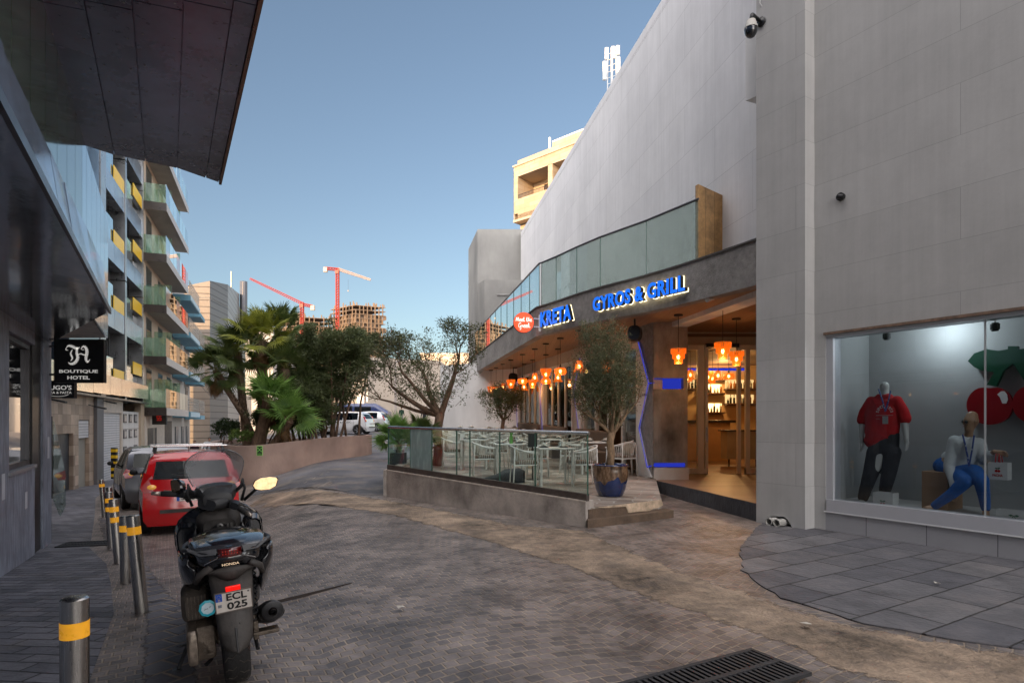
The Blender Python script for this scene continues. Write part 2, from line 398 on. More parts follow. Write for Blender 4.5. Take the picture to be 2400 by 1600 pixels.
# ================================================================ materials
cobble = brickmat('cobble', (.215,.180,.165), (.105,.092,.090), (.30,.24,.185), .100, .092, ms=.009, rough=.45, rot=R(-30), bump=.7, distort=.045, var=.50, nscale=1.6, arcs=1.9, arcr=2.2, spec=.5)
dust(cobble, (.24,.195,.15), .7, .56, .78, .5)
sidewalk_m = brickmat('sidewalk', (.18,.178,.20), (.095,.098,.118), (.035,.032,.032), .36, .145, ms=.009, rough=.6, rot=R(8), bump=1, distort=.05, var=.42, nscale=1.1, spec=.45)
dust(sidewalk_m, (.22,.18,.14), 1.5, .54, .75, .5)
kerb_m = brickmat('kerbrows', (.17,.165,.18), (.09,.088,.105), (.30,.24,.18), .24, .21, ms=.016, rough=.6, rot=R(-60), bump=.8, distort=.05, var=.3)
slab_m = brickmat('slate_slabs', (.15,.145,.15), (.088,.087,.098), (.03,.027,.026), .74, .44, ms=.009, rough=.62, rot=R(-31), bump=1, distort=.02, var=.3, nscale=2.2)
dust(slab_m, (.17,.14,.12), 1.1, .52, .75, .45)
def trench():
    m = mat('trench', (.26,.195,.14), .9, var=.35, scale=9, bump=1.0, bscale=34, var2=.5, s2=1.3); return torn(dust(m, (.13,.105,.09), 2.2, .5, .68, .7), 1.1, 4)
trench_m = trench()
asph = torn(dust(mat('asphalt', (.12,.12,.135), .75, var=.25, scale=2.2, bump=1, bscale=45, var2=.5, s2=.35), (.24,.20,.16), 1.1, .48, .62, .65), .8, 3)
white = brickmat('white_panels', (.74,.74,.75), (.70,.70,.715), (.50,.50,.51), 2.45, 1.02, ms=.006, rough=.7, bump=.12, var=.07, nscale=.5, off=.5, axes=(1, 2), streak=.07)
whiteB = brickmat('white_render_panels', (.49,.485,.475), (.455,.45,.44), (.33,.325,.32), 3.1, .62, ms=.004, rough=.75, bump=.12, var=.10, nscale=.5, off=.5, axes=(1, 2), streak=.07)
plain_white = mat('white_render', (.76,.76,.75), .75, var=.05, scale=2, bump=.2, bscale=50, var2=.08, s2=.6, stretch=(1,1,.35))
greyw = mat('grey_render', (.30,.295,.28), .85, var=.12, scale=1.2, bump=.25, bscale=30, var2=.15, s2=.4, stretch=(1,1,.4))
conc = mat('concrete_render', (.27,.255,.24), .85, var=.22, scale=10, bump=.8, bscale=60, var2=.2, s2=1.2)
conc2 = mat('concrete_streaked', (.27,.255,.235), .8, var=.3, scale=3, bump=.5, bscale=30, var2=.35, s2=1.5, stretch=(1,1,.35))
lowwall = mat('low_wall_render', (.40,.355,.32), .9, var=.2, scale=4, bump=.5, bscale=28, var2=.3, s2=1.4, stretch=(1,1,.6))
brownc = mat('brown_concrete', (.13,.088,.06), .8, var=.25, scale=5, bump=.5, bscale=25)
peel = mat('peeling_render', (.55,.42,.30), .9, var=.3, scale=8, bump=.8, bscale=20)
beige = mat('beige_paint', (.50,.44,.375), .7, var=.06, scale=3)
soffit_wood = brickmat('soffit_boards', (.34,.21,.125), (.29,.175,.10), (.2,.12,.07), 3.2, .13, ms=.004, rough=.55, bump=.2, var=.12, axes=(1, 0))
deck_wood = brickmat('deck_boards', (.30,.185,.11), (.22,.13,.075), (.10,.06,.04), 1.3, .16, ms=.003, rough=.4, bump=.2, var=.2, axes=(0, 1))
crazy = brickmat('terrace_paving', (.46,.40,.34), (.20,.16,.13), (.42,.40,.37), .52, .24, ms=.018, rough=.5, rot=R(18), bump=.5, distort=.25, var=.22)
frame_w = mat('frame_white', (.74,.72,.69), .4, var=.03)
darkglass = mat('dark_mirror_glass', (.012,.014,.018), .03, var=0, spec=.9, coat=.6)
chrome = mat('brushed_steel', (.62,.62,.62), .22, metal=1, var=.08, scale=20, stretch=(1,1,.05))
steel_d = mat('dark_steel', (.10,.10,.11), .35, metal=.8, var=.05)
black = mat('black_plastic', (.012,.012,.013), .4, var=.1)
blackm = mat('black_matt', (.02,.02,.021), .65, var=.1)
ledblue = emat('blue_led', (.02,.05,.8), .30)
ledglow = emat('blue_recess_light', (.03,.05,.60), .26)
halo = emat('warm_white_light', (1, .84, .5), 1.5)
bal_glass = glassmat('balustrade_glass', (.88,.955,.93), .8, dirt=.10, alpha=.02, acol=(.42,.5,.47))
bal_glass2 = glassmat('upper_balustrade_glass', (.88,.95,.92), 2.6, dirt=.06, alpha=.24, acol=(.62,.76,.71))
frost = glassmat('shattered_glass', (.62,.78,.75), .5, dirt=.35, alpha=.62, acol=(.40,.52,.52))
shopglass = glassmat('shop_glass', (.62,.66,.68), 1.0)
clear = glassmat('clear_glass', (.92,.95,.95), 1.0)
edge_green = mat('glass_edge', (.05,.12,.09), .2, var=0)
red_paint = mat('red_panel', (.75,.05,.01), .4, var=.02, emit=(1,.06,.01), es=.55)
# ================================================================ ground
mb = MB()
xs = [-600,-300,-150,-90,-60] + [-45+.75*k for k in range(88)] + [25,35,50,80,150,300,600]
ys = [-300,-100,-40,-20] + [-10+.6*k for k in range(110)] + [60,68,80,100,150,250,400,700,1200]
mb.grid([[V3((x, y, gz(x, y))) for x in xs] for y in ys])
solo('cobbled_street', mb, cobble, None, None, kind='structure', smooth=True)
def gpl(L): return [tuple(gp(x*2400/2352, y*2400/2352)[:2]) for x, y in L]
asph_poly = [gp(560,1128)[:2], gp(700,1140)[:2], gp(800,1156)[:2], gp(905,1172)[:2], (-2.3, 13), (-2.6, 27), (-3, 30), (-2.5, 64), (-34, 66), (-20, 44), (-13.5, 33), (-8.3,20.5)]
set_edge(solo('asphalt_road', drape([tuple(p) for p in asph_poly], .005, .6, jag=.0), asph, None, None, kind='structure', smooth=True), asph_poly, .5)
tr = gpl([(545,1104),(700,1122),(893,1148),(1050,1178),(1180,1204),(1345,1217),(1500,1285),(1640,1335),(1700,1352),(1790,1385),(1985,1440),(2210,1480),(2352,1500)]) + [(5.4,3.2),(4.6,2.4)] + gpl([(1950,1560),(1790,1478),(1640,1428),(1500,1382),(1290,1300),(1050,1226),(900,1184),(750,1160),(560,1130)])
set_edge(solo('concrete_trench', drape(tr, .0035, .11, jag=.0), trench_m, None, None, kind='structure', smooth=True), tr, .35)
W0 = V3((4.386, 8.66, 0)); WD = V3((.524, -.852, 0)); WN = V3((-.852, -.524, 0))     # shop wall: start, direction towards the camera, outward normal
def W(t, out=0, z=0): return W0 + WD*t + WN*out + V3((0, 0, z))
slab = gpl([(1735,1217),(1700,1262),(1705,1310),(1760,1352),(1795,1374),(1985,1432),(2210,1474),(2352,1492)]) + [(6.6,3.0)] + [tuple(W(6,-.3)[:2]), tuple(W(-1,-.3)[:2])]
solo('slate_pavement', drape(slab, .012, .3, jag=.022, skirt=True), slab_m, None, None, kind='structure', smooth=True)
def Lx(y, a=-1.96): return a - .577*y
side = [(Lx(-8)-.5,-8),(Lx(10.2)-.5,10.2),(-8.6,10.6),(-10.2,13),(-13.6,17.5),(-17.3,24),(-20.5,31.5),(-19.3,31.5),(-16,24),(-12.2,17.5),(-9.5,13.6),(-6.65,9.4),(-5.3,7.8),(-4.3,6.4),(-3.4,5.1),(-2.15,2.9),(-1.4,1.2),(1.5,-3),(4,-8)]
solo('stone_pavement', drape(side, .006, .45, skirt=True), sidewalk_m, None, None, kind='structure', smooth=True)
kb = [(-9.2,13.2),(-6.42,9.4),(-5.1,7.8),(-4.1,6.4),(-3.15,5.1),(-1.85,2.9),(-1.1,1.2),(1.8,-3),(2.2,-3),(-.75,1.2),(-1.45,2.9),(-2.75,5.1),(-3.75,6.4),(-4.75,7.8),(-6.1,9.4),(-8.95,13.2)]
set_edge(solo('kerb_rows', drape(kb, .009, .12, jag=0), torn(kerb_m, .5, 9), None, None, kind='structure', smooth=True), kb, .2)
# thin dark steel strip in the cobbles and drain grates
iron = mat('grate_iron', (.035,.035,.038), .6, metal=.2, var=.3, scale=20)
def grate(name, label, c, u, L, Wd, nb, z):
    u = V3((*u, 0)).normalized(); v = V3((-u.y, u.x, 0)); c = V3((*c, z))
    t = thing(name, label, 'drain', tuple(c))
    f = MB()
    for a, b, p, q in ((-L/2, L/2, -Wd/2-.03, -Wd/2), (-L/2, L/2, Wd/2, Wd/2+.03), (-L/2-.03, -L/2, -Wd/2-.03, Wd/2+.03), (L/2, L/2+.03, -Wd/2-.03, Wd/2+.03), (-L/2, L/2, -.018, .018)):
        f.obox(c+u*a+v*p+V3((0,0,-.01)), u*(b-a), v*(q-p), (0,0,.022))
    part('frame', f, iron, t)
    g = MB()
    for k in range(nb):
        a = -L/2 + L*(k+.3)/nb
        for s in (-1, 1):
            p0, p1 = (-Wd/2, -.018) if s < 0 else (.018, Wd/2)
            g.obox(c+u*a+v*p0+V3((0,0,-.008)), u*(L/nb*.5), v*(p1-p0), (0,0,.016))
    part('slats', g, iron, t)
    h = MB(); h.obox(c-u*L/2-v*Wd/2+V3((0,0,-.015)), u*L, v*Wd, (0,0,.004)); part('sump', h, mat('sump_black', (.004,.004,.004), .9, var=0), t)
grate('drain_grate', 'large dark slotted iron drain grate in the sandy concrete at the bottom of the picture', (1.10,3.45), (.93,.50), 1.28, .38, 30, .042)
grate('drain_grate', 'small iron drain grate in the pavement beside the dark glass hotel wall', (-6.9,9.75), (.98,.2), .75, .34, 16, gz(-6.9,9.75)+.018)
a = gp(640,1410); b = gp(820,1367); s_ = MB(); s_.obox(a+V3((0,0,-.02)), b-a, (0.012,.022,0), (0,0,.026))
solo('drain_slot', s_, bpy.data.materials['rusty_trim'] if 0 else mat('rust_dark', (.035,.026,.022), .8), 'thin dark steel drainage slot lying in the cobbles right of the scooter', 'drain')
# ================================================================ shop building (right)
H = 10.5
sh = thing('shop_building', 'tall pale rendered building with a shop window at the right edge', 'building', (4.386, 8.66, 0))
mb = MB()
TW0, TW1 = .165, 4.2
ZB, ZS, ZT = .285, .45, 2.79
def wslab(t0, t1, z0, z1, out=0, th=.3): 
    mb.obox(W(t0, out-th, z0), WD*(t1-t0), WN*th, (0, 0, z1-z0))
wslab(0, TW0, -.2, H); wslab(TW0, 9, ZT, H); wslab(TW1, 9, -.2, ZT)
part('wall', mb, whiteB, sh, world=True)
# give wall materials object space along the wall: handled by axes (y, z)
mb = MB(); wslab(TW0, TW1, -.2, ZB, 0, .28)
for t in (.72, 1.4, 2.15, 3.0): pass
part('tiled_plinth', mb, brickmat('plinth_tiles', (.36,.36,.38), (.33,.33,.35), (.10,.10,.11), .62, 1.0, ms=.005, rough=.35, bump=.2, var=.06, axes=(1, 2), off=0), sh)
P1 = V3((4.19, 8.54, 0)); P0 = V3((3.77, 9.22, 0))
mb = MB()
# pilaster: outline with a ragged notch at the foot for two pipes
a, b = P0, P1
def PP(s, z): return P0.lerp(P1, s) + V3((0, 0, z))
out = [PP(0,-.1), PP(.30,-.1), PP(.30,.13), PP(.58,.15), PP(.66,.12), PP(.74,.02), PP(.80,-.1), PP(1,-.1), PP(1,H+.2), PP(0,H+.2)]
mb.ext(out, -WN*.30)
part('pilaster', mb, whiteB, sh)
mb = MB(); mb.obox(P0 - WN*.30 + V3((0,0,-.1)), (b-a)*.001, -WN*8, (0,0,H)); mb.obox(P0 - WN*.3+V3((0,0,-.1)), V3(b-a)*.35, -WN*8, (0,0,H)); part('side_wall', mb, plain_white, sh)
mb = MB(); 
for s in (.40, .56): mb.lathe([(.045,-.10),(.055,-.10),(.055,.25),(.045,.25),(.045,-.10)], 16, o=PP(s,.065)-WN*.10, M=frame((0,0,0), WD).to_3x3().to_4x4())
part('drain_pipes', mb, mat('pipe_grey', (.42,.41,.38), .5), sh)
mb = MB(); mb.obox(PP(.28,-.1)-WN*.24, (b-a)*.55, -WN*.05, (0,0,.26)); part('pipe_void', mb, blackm, sh)
# window: sill box, jambs, head, glass, interior
mb = MB()
mb.obox(W(TW0+.02, -.18, ZB), WD*(TW1-TW0), WN*.20, (0,0,ZS-ZB))
mb.obox(W(TW0+.002, -.2, ZS), WD*.10, WN*.19, (0,0,ZT-ZS-.04))
mb.obox(W(TW0+.002, -.2, ZT-.055), WD*(TW1-TW0-.01), WN*.19, (0,0,.05))
fr = part('window_frame', mb, mat('frame_aluminium', (.55,.56,.60), .35, metal=.3, var=.03), sh)
mb = MB(); mb.obox(W(TW0-.01, -.05, ZB-.016), WD*(TW1-TW0), WN*.075, (0,0,.014)); part('sill_edge', mb, mat('white_edge', (.8,.8,.82), .3, var=0), fr)
mb = MB(); mb.obox(W(TW0-.02, 0, ZT-.005), WD*(TW1-TW0), WN*.025, (0,0,.035)); part('head_trim', mb, mat('rusty_trim', (.20,.13,.09), .8, var=.35, scale=12), fr)
gl = MB()
gl.quad(W(TW0+.1,-.06,ZS), W(2.035,-.06,ZS), W(2.035,-.06,ZT-.05), W(TW0+.1,-.06,ZT-.05)); gl.quad(W(2.05,-.06,ZS), W(TW1,-.06,ZS), W(TW1,-.06,ZT-.05), W(2.05,-.06,ZT-.05))
part('window_glass', gl, shopglass, sh)
mb = MB(); mb.obox(W(2.033,-.066,ZS), WD*.018, WN*.012, (0,0,ZT-ZS-.05)); part('glass_joint', mb, mat('joint_silicone', (.35,.37,.38), .4, var=0), sh)
disp = mat('display_wall', (.40,.41,.41), .8, var=.04)
DB = 1.15
mb = MB()
mb.obox(W(TW0, -DB-.1, .2), WD*(TW1-TW0), WN*.1, (0,0,ZT)); mb.obox(W(TW0-.1, -DB, .2), WD*.1, WN*(DB-.2), (0,0,ZT)); mb.obox(W(TW1-.1, -DB, .2), WD*.1, WN*(DB-.2), (0,0,ZT))
part('display_wall', mb, disp, sh)
mb = MB(); mb.obox(W(TW0, -DB, ZS-.15), WD*(TW1-TW0), WN*(DB-.19), (0,0,.12)); part('display_floor', mb, disp, sh)
mb = MB(); mb.obox(W(TW0, -DB, 3.3), WD*(TW1-TW0), WN*(DB-.31), (0,0,.1)); part('display_ceiling', mb, mat('display_ceiling', (.12,.12,.12), .8), sh)
ZF = ZS-.03   # display floor level
mb = MB(); mb.add([W(-1.5,-.3,H), W(9,-.3,H), W(9,-9,H), W(-1.5,-9,H)], [(0,1,2,3)]); part('roof', mb, greyw, sh)
# ================================================================ restaurant building
ZFL = .28; ZC = 3.74; ZF1 = 4.43; ZR = 5.56; HK = 11.2
fas = [V3(p) for p in [(3.95,9.3,0),(3.85,9.55,0),(3.2,10.9,0),(2.6,11.9,0),(1.75,13.1,0),(1.0,14.5,0),(.62,15.15,0),(-1.73,26.9,0)]]
# smooth the bow of the fascia
def cr(P, t):
    n = len(P)-1; k = min(int(t*n), n-1); u = t*n-k
    p0, p1, p2, p3 = P[max(k-1,0)], P[k], P[k+1], P[min(k+2,n)]
    return .5*((2*p1)+(p2-p0)*u+(2*p0-5*p1+4*p2-p3)*u*u+(3*p1-p0-3*p2+p3)*u**3)
fc = [cr(fas[:7], k/24) for k in range(25)] + [fas[7]]
kr = thing('restaurant_building', 'white panelled building with a blue lit terrace restaurant and a curved concrete fascia', 'building', (2, 15, 0))
KX = lambda y: 4.08-.177*(y-10)
mb = MB(); mb.obox((KX(9.35), 9.35, ZC-.1), (KX(30.6)-KX(9.35), 21.25, 0), (.35, .06, 0), (0,0,HK-ZC+.1))
part('upper_wall', mb, white, kr)
mb = MB(); mb.obox((KX(30.6), 30.6, HK-.3), (KX(9.35)-KX(30.6), -21.25, 0), (9, 1, 0), (0,0,.1)); mb.obox((KX(30.6), 30.5, 0), (9,1,0), (0,.3,0), (0,0,HK)); part('roof', mb, greyw, kr)
# concrete fascia: vertical skin plus underside
def strip(mb, P, z0, z1, th):
    n = len(P)
    nrm = []
    for k in range(n):
        d = (P[min(k+1,n-1)]-P[max(k-1,0)]).normalized(); nrm.append(V3((d.y, -d.x, 0)))
    i = len(mb.v)
    for k in range(n):
        q = nrm[k]*th
        mb.v += [P[k]+V3((0,0,z0)), P[k]+V3((0,0,z1)), P[k]+q+V3((0,0,z1)), P[k]+q+V3((0,0,z0))]
    for k in range(n-1):
        for e in range(4): a_ = i+4*k+e; b_ = i+4*k+(e+1)%4; mb.f.append((a_, b_, b_+4, a_+4))
    mb.f.append((i, i+1, i+2, i+3)); m_ = i+4*(n-1); mb.f.append((m_+3, m_+2, m_+1, m_))
    return mb
mb = strip(MB(), fc, ZC-.02, ZF1, .22)
fa = part('fascia', mb, conc, kr)
mb = strip(MB(), [p+V3((-.02,-.01,0)) for p in fc], ZF1, ZF1+.03, .2); part('fascia_coping', mb, mat('dark_coping', (.08,.075,.07), .7), fa)
# soffit and balcony floor
mb = MB(); inner = [V3((KX(y)+1.5, y, 0)) for y in (27.2, 20, 14, 9)]
so_p = [p+V3((.1,.02,0)) for p in fc] + inner + [V3((9,8.9,0))]
pl = [(p.x, p.y) for p in so_p]
pl = [(p.x+.1, p.y) for p in fc] + [(5.5, 28), (9.5, 15.5), (9.2, 11.6)]
mb.prism(pl, ZC, ZC+.05); part('soffit', mb, soffit_wood, kr)
mb = MB(); mb.prism([(p.x+.15, p.y) for p in fc] + [(KX(27), 27), (KX(9.4)+.2, 9.4)], ZF1-.12, ZF1-.06); part('balcony_floor', mb, greyw, kr)
# upper glass balustrade: panels and top rail
def pol_at(P, f):        # point where the ray of photo column f crosses polyline P
    r = (f-1200)/1400
    for k in range(len(P)-1):
        g0 = P[k].x-r*P[k].y; g1 = P[k+1].x-r*P[k+1].y
        if g0*g1 <= 0 and g0 != g1: return P[k].lerp(P[k+1], g0/(g0-g1))
cols = [1629,1508,1400,1345,1297,1263]
gpts = [pol_at(fc, c)+V3((.07,.03,0)) for c in cols]
ends = [V3((.62,15.15,0)).lerp(V3((-1.73,26.9,0)), k/11)+V3((.07,.0,0)) for k in range(12)]
allg = gpts + ends[0:]
ub = thing('upper_balustrade', 'frameless green glass balustrade running along the curved fascia above the restaurant sign', 'balustrade', (1, 14, ZF1))
for k in range(len(allg)-1):
    p, q = allg[k], allg[k+1]
    if (q-p).length < .3: continue
    d = (q-p).normalized()*.012
    g = MB(); g.obox(p+d+V3((0,0,ZF1+.02)), q-p-2*d, V3((d.y,-d.x,0)).normalized()*.016, (0,0,ZR-ZF1-.04))
    part('glass_panel', g, bal_glass2 if k < 6 else mirror_glass if False else bal_glass2, ub)
g = MB(); g.tube([p+V3((0,0,ZR)) for p in allg], .022, 8); part('handrail', g, steel_d, ub)
for p in allg[1:-1]: g = MB(); g.obox(p+V3((-.008,-.01,ZF1)), (.016,0,0), (0,.018,0), (0,0,ZR-ZF1)); part('glass_joint', g, edge_green, ub)
# timber screen at the right end of the balcony
tb = MB(); p = V3((3.33,10.85,ZF1)); q = V3((KX(11.15)+.02,11.15,ZF1)); tb.ext([p, q, q+V3((0,0,1.30)), p+V3((0,0,1.40))], V3((.03,-.08,0)))
solo('timber_screen', tb, brickmat('pine_boards', (.60,.36,.16), (.46,.26,.10), (.1,.05,.02), 3, .19, ms=.004, rough=.5, bump=.3, var=.35, nscale=3, axes=(2, 0)), 'knotty pine board screen closing the right end of the upper glass balustrade', 'screen', (3.33,10.85,ZF1))
# small wedge canopy beside the pilaster, top
mb = MB(); mb.ext([V3((KX(9.7)+.02,9.7,6.65)), V3((KX(9.7)-.42,9.5,6.65)), V3((KX(9)+.02,8.9,6.65))], (0,0,1.2)); part('wedge', mb, plain_white, kr)
# grey blocks at the far end
gb = thing('stair_block', 'windowless grey rendered block rising behind the far end of the glass balcony', 'building', (-.7, 31, 0))
mb = MB(); mb.prism([(-1.77,30.75),(1.5,30.75),(1.5,36),(-2.5,34.3)], 0, 11.45); part('wall', mb, greyw, gb)
mb = MB(); mb.prism([(-1.35,29.3),(1.0,29.3),(1.0,30.7),(-1.75,30.7),(-1.72,30.2)], 0, 8.5); part('lower_wall', mb, greyw, gb)
mb = MB(); mb.obox((-.75,29.24,7.75), (1.9,0,0), (0,.055,0), (0,0,.06)); mb.obox((.02,29.2,7.85),(.04,0,0),(0,.09,0),(0,0,.35)); part('ledge', mb, mat('ledge_grey',(.36,.35,.34),.7), gb)
# ground floor front under the soffit; parameter is depth y
FX = lambda y: 6.50-.2577*y
FD = V3((-.2577,1,0)).normalized(); FN = V3((-FD.y, FD.x, 0))   # FN points out to the terrace
def F(y, z, out=0): return V3((FX(y), y, z)) + FN*out
ZD = 3.39
bays = [(21.35,24.1),(18.1,20.75),(13.85,17.25)]
mb = MB()
edges = [13.2] 
solid = [(13.2,13.85),(17.25,18.1),(20.75,21.35),(24.1,24.5)]
for y0, y1 in solid: mb.obox(F(y0,ZFL-.2,-.25), F(y1,0)-F(y0,0), FN*.25, (0,0,ZD-ZFL+.2))
mb.obox(F(13.2,ZD,-.25), F(24.5,0)-F(13.2,0), FN*.25, (0,0,ZC-ZD))
part('terrace_front', mb, beige, kr)
for bi, (y0, y1) in enumerate(bays):
    d = F(y1,0)-F(y0,0); n = 4
    fm = MB()
    fm.obox(F(y0,ZD-.12,-.1), d, FN*.12, (0,0,.119))
    for k in range(n+1):
        fm.obox(F(y0,ZFL,-.1)+d*(k/n)*.975, d*.025, FN*(.12 if k in (0,n) else .1), (0,0,ZD-ZFL-.12))
    f = part('door_frame', fm, frame_w, kr)
    for k in range(n):
        if bi == 2 and k in (1,2): continue
        g = MB(); s = F(y0,ZFL+.02,-.05)+d*(k/n+.01); g.obox(s, d*(1/n-.03), FN*.01, (0,0,ZD-ZFL-.15))
        part('door_glass', g, clear if bi == 2 else glassmat('door_glass_dark', (.35,.35,.35), 1.2) , f)
# room behind the doors
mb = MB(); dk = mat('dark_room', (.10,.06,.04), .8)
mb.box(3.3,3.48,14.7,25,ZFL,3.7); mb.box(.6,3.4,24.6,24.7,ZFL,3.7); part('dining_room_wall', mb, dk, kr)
# zigzag white reveals with blue light lines
def zig(y0, y1, name='zigzag_panel'):
    z = MB(); dz = ZD-ZFL
    pts = [(0,1),(1,.52),(.25,.22),(.85,-.05)] 
    pl = [F(y0,ZFL,.03), F(y0,ZD,.03), F(y1-(y1-y0)*.85,ZD,.03), F(y1-(y1-y0)*.1,ZFL+dz*.72,.03), F(y1-(y1-y0)*.8,ZFL+dz*.42,.03), F(y1-(y1-y0)*.35,ZFL,.03)]
    return pl
zz = [(21.3,20.78),(18.05,17.3)]
for (ya, yb) in ((20.8,21.3),(17.3,18.05),(24.15,24.45)):
    w_ = yb-ya; mb = MB(); ml = MB()
    prof = [(.10,ZD),(.80,2.45),(.25,1.30),(.75,ZFL)]
    pl = [F(ya,ZFL,.012), F(ya,ZD,.012)] + [F(ya+w_*s,z,.012) for s, z in prof]
    mb.ext(pl, FN*.03)
    ml.tube([F(ya+w_*s+.02,z,.035) for s, z in prof], .014, 6)
    part('zigzag_panel', mb, plain_white, kr); part('light_line', ml, ledblue, kr)
# pillar by the entrance: zigzag concrete face on the terrace side, square front
cpl = thing('entrance_pillar', 'square concrete pillar with blue light recesses beside the bar entrance', 'pillar', (3.5,13.3,ZFL))
mb = MB(); PX0, PX1, PYF = 3.12, 3.87, 13.16
mb.box(PX0, PX1, PYF, 14.6, .55, 2.27); mb.box(PX0, PX1, PYF, 14.6, 2.51, ZC); mb.box(PX1-.09, PX1, PYF, 14.6, 2.27, 2.51); mb.box(PX0, PX1-.09, PYF+.16, 14.6, 2.27, 2.51)
part('shaft', mb, conc2, cpl)
mb = MB(); mb.box(PX0, PX1+.02, PYF-.02, 14.6, ZFL-.1, .54); part('base', mb, plain_white, cpl)
mb = MB(); mb.box(PX0+.01, PX1-.10, PYF+.15, PYF+.158, 2.28, 2.50); mb.box(PX0+.01, PX1-.06, PYF-.008, PYF-.001, .555, .645); mb.box(PX0+.005, PX1-.10, PYF+.02, PYF+.14, 2.495, 2.505); part('light_recess', mb, ledglow, cpl)
# white zigzag edge panel on the facade plane left of the pillar
def onF(px, py, out=0):
    r = (px-1200)/1400; y = 6.5/(r+.2577); return F(y, EYE+(988-py)/1400*y, out)
zl = [onF(x, y, .045) for x, y in ((1500,802),(1524,898),(1502,1003),(1521,1094))]
mb = MB(); mb.tube(zl, .011, 6); mb.tube([zl[1], V3((PX0+.01,PYF-.01,zl[1].z))], .009, 6); mb.tube([zl[3], V3((PX0+.01,PYF-.01,.6))], .009, 6); part('light_line', mb, ledblue, cpl)
mb = MB(); mb.ext([onF(1497,800,.01)] + [onF(x,y,.01) for x, y in ((1500,802),(1524,898),(1502,1003),(1521,1094),(1530,1118),(1497,1118))], FN*.03); part('zigzag_panel', mb, plain_white, cpl)
mb = MB(); mb.obox(F(13.15,ZFL,0), F(13.86,0)-F(13.15,0), FN*.008, (0,0,ZC-ZFL)); part('side_face', mb, conc, cpl)
tx = textmb('creta', width=.42, height=.055, ext=.004)
t_ = MB(); t_.merge(tx, frame(onF(1511,925,.05), -FD)); part('wall_lettering', t_, black, cpl)
# entrance front of the bar
YE = 14.6
mb = MB()
mb.box(3.87, 4.12, YE, YE+.2, ZFL, ZC); mb.box(3.87, 9, YE+.001, YE+.2, 3.42, ZC)
en = part('entrance_front', mb, mat('warm_white_paint', (.42,.38,.33), .6, var=.04), kr)
fm = MB()
ZE = 3.42
def vf(x, w_=.09, out=0): fm.box(x, x+w_, YE-.05-out, YE+.05, ZFL, ZE)
vf(4.10,.07); fm.box(4.10, 4.72, YE-.04, YE+.04, ZFL, .42); fm.box(4.17, 4.55, YE-.04, YE+.04, 3.30, ZE); fm.box(4.52, 4.68, YE-.05, YE+.05, ZFL, ZE); vf(4.70,.07,.03); vf(5.50,.08); fm.box(5.50, 5.78, YE-.04, YE+.04, 3.30, ZE); vf(5.70,.1); fm.box(5.7, 6.6, YE-.04, YE+.04, ZFL, .42); fm.box(5.7,6.6,YE-.04,YE+.04,3.3,ZE); vf(6.5,.1); fm.box(6.6,9,YE-.02,YE+.02,ZFL,ZE)
f = part('door_frame', fm, frame_w, kr)
g = MB(); g.box(4.17,4.52,YE-.005,YE+.005,.42,3.3); part('door_glass', g, clear, f); g = MB(); g.box(5.8,6.5,YE-.005,YE+.005,.42,3.3); part('door_glass', g, clear, f)
g = MB(); g.tube([V3((4.735,YE-.09,1.05)),V3((4.735,YE-.09,1.42))], .014, 8); g.cyl((4.735,YE-.09,1.1),(4.735,YE,1.1),.01,8); g.cyl((4.735,YE-.09,1.38),(4.735,YE,1.38),.01,8); part('door_handle', g, chrome, f)
g = MB(); g.box(4.72,5.52,YE-.10,YE-.02,3.36,3.45); part('curtain_rail', g, blackm, f)
# bar room
barw = mat('bar_wall', (.50,.33,.17), .7, var=.06)
YB_ = 21.9
mb = MB(); mb.box(3.6,9.6,YB_,YB_+.1,ZFL-.1,3.7); mb.box(3.5,3.6,14.8,YB_,ZFL-.1,3.7); mb.box(9.6,9.7,11.5,YB_,ZFL-.1,3.7); part('bar_wall', mb, barw, kr)
mb = MB(); mb.box(3.5,9.7,14.6,YB_,3.62,3.7); part('bar_ceiling', mb, mat('bar_ceiling', (.16,.10,.06), .7), kr)
mb = MB(); mb.box(3.5,9.7,14.61,YB_,ZFL-.12,ZFL-.003); part('bar_floor', mb, deck_wood, kr)
mb = MB(); mb.box(4.6,8.6,YB_-.1,YB_-.01,3.42,3.50); part('light_line', mb, ledblue, kr)
bc = thing('bar_counter', 'pale wooden bar counter with a dark top seen through the open entrance door', 'counter', (6.5,19.4,ZFL))
mb = MB(); mb.box(5.0,7.05,19.3,19.8,ZFL,1.52); part('front_panel', mb, mat('counter_wood', (.45,.27,.13), .5), bc)
mb = MB(); mb.box(4.9,7.2,19.2,19.95,1.52,1.60); part('counter_top', mb, mat('counter_top', (.03,.022,.018), .25), bc, bevel=.008)
bc = thing('service_cabinet', 'cream side cabinet on short legs standing inside the bar entrance at the right', 'cabinet', (6.2,16.9,ZFL))
mb = MB(); mb.box(6.05,7.0,16.8,17.3,.50,1.28); part('body', mb, mat('cabinet_cream', (.42,.36,.28), .5), bc)
mb = MB(); mb.box(5.98,7.06,16.75,17.35,1.28,1.32); part('top', mb, mat('counter_top2', (.03,.022,.018), .25), bc)
for x in (6.13,6.38,6.9):
    mb = MB(); mb.cyl((x,16.88,ZFL),(x,16.88,.50),.018,8,.026); part('leg', mb, blackm, bc)
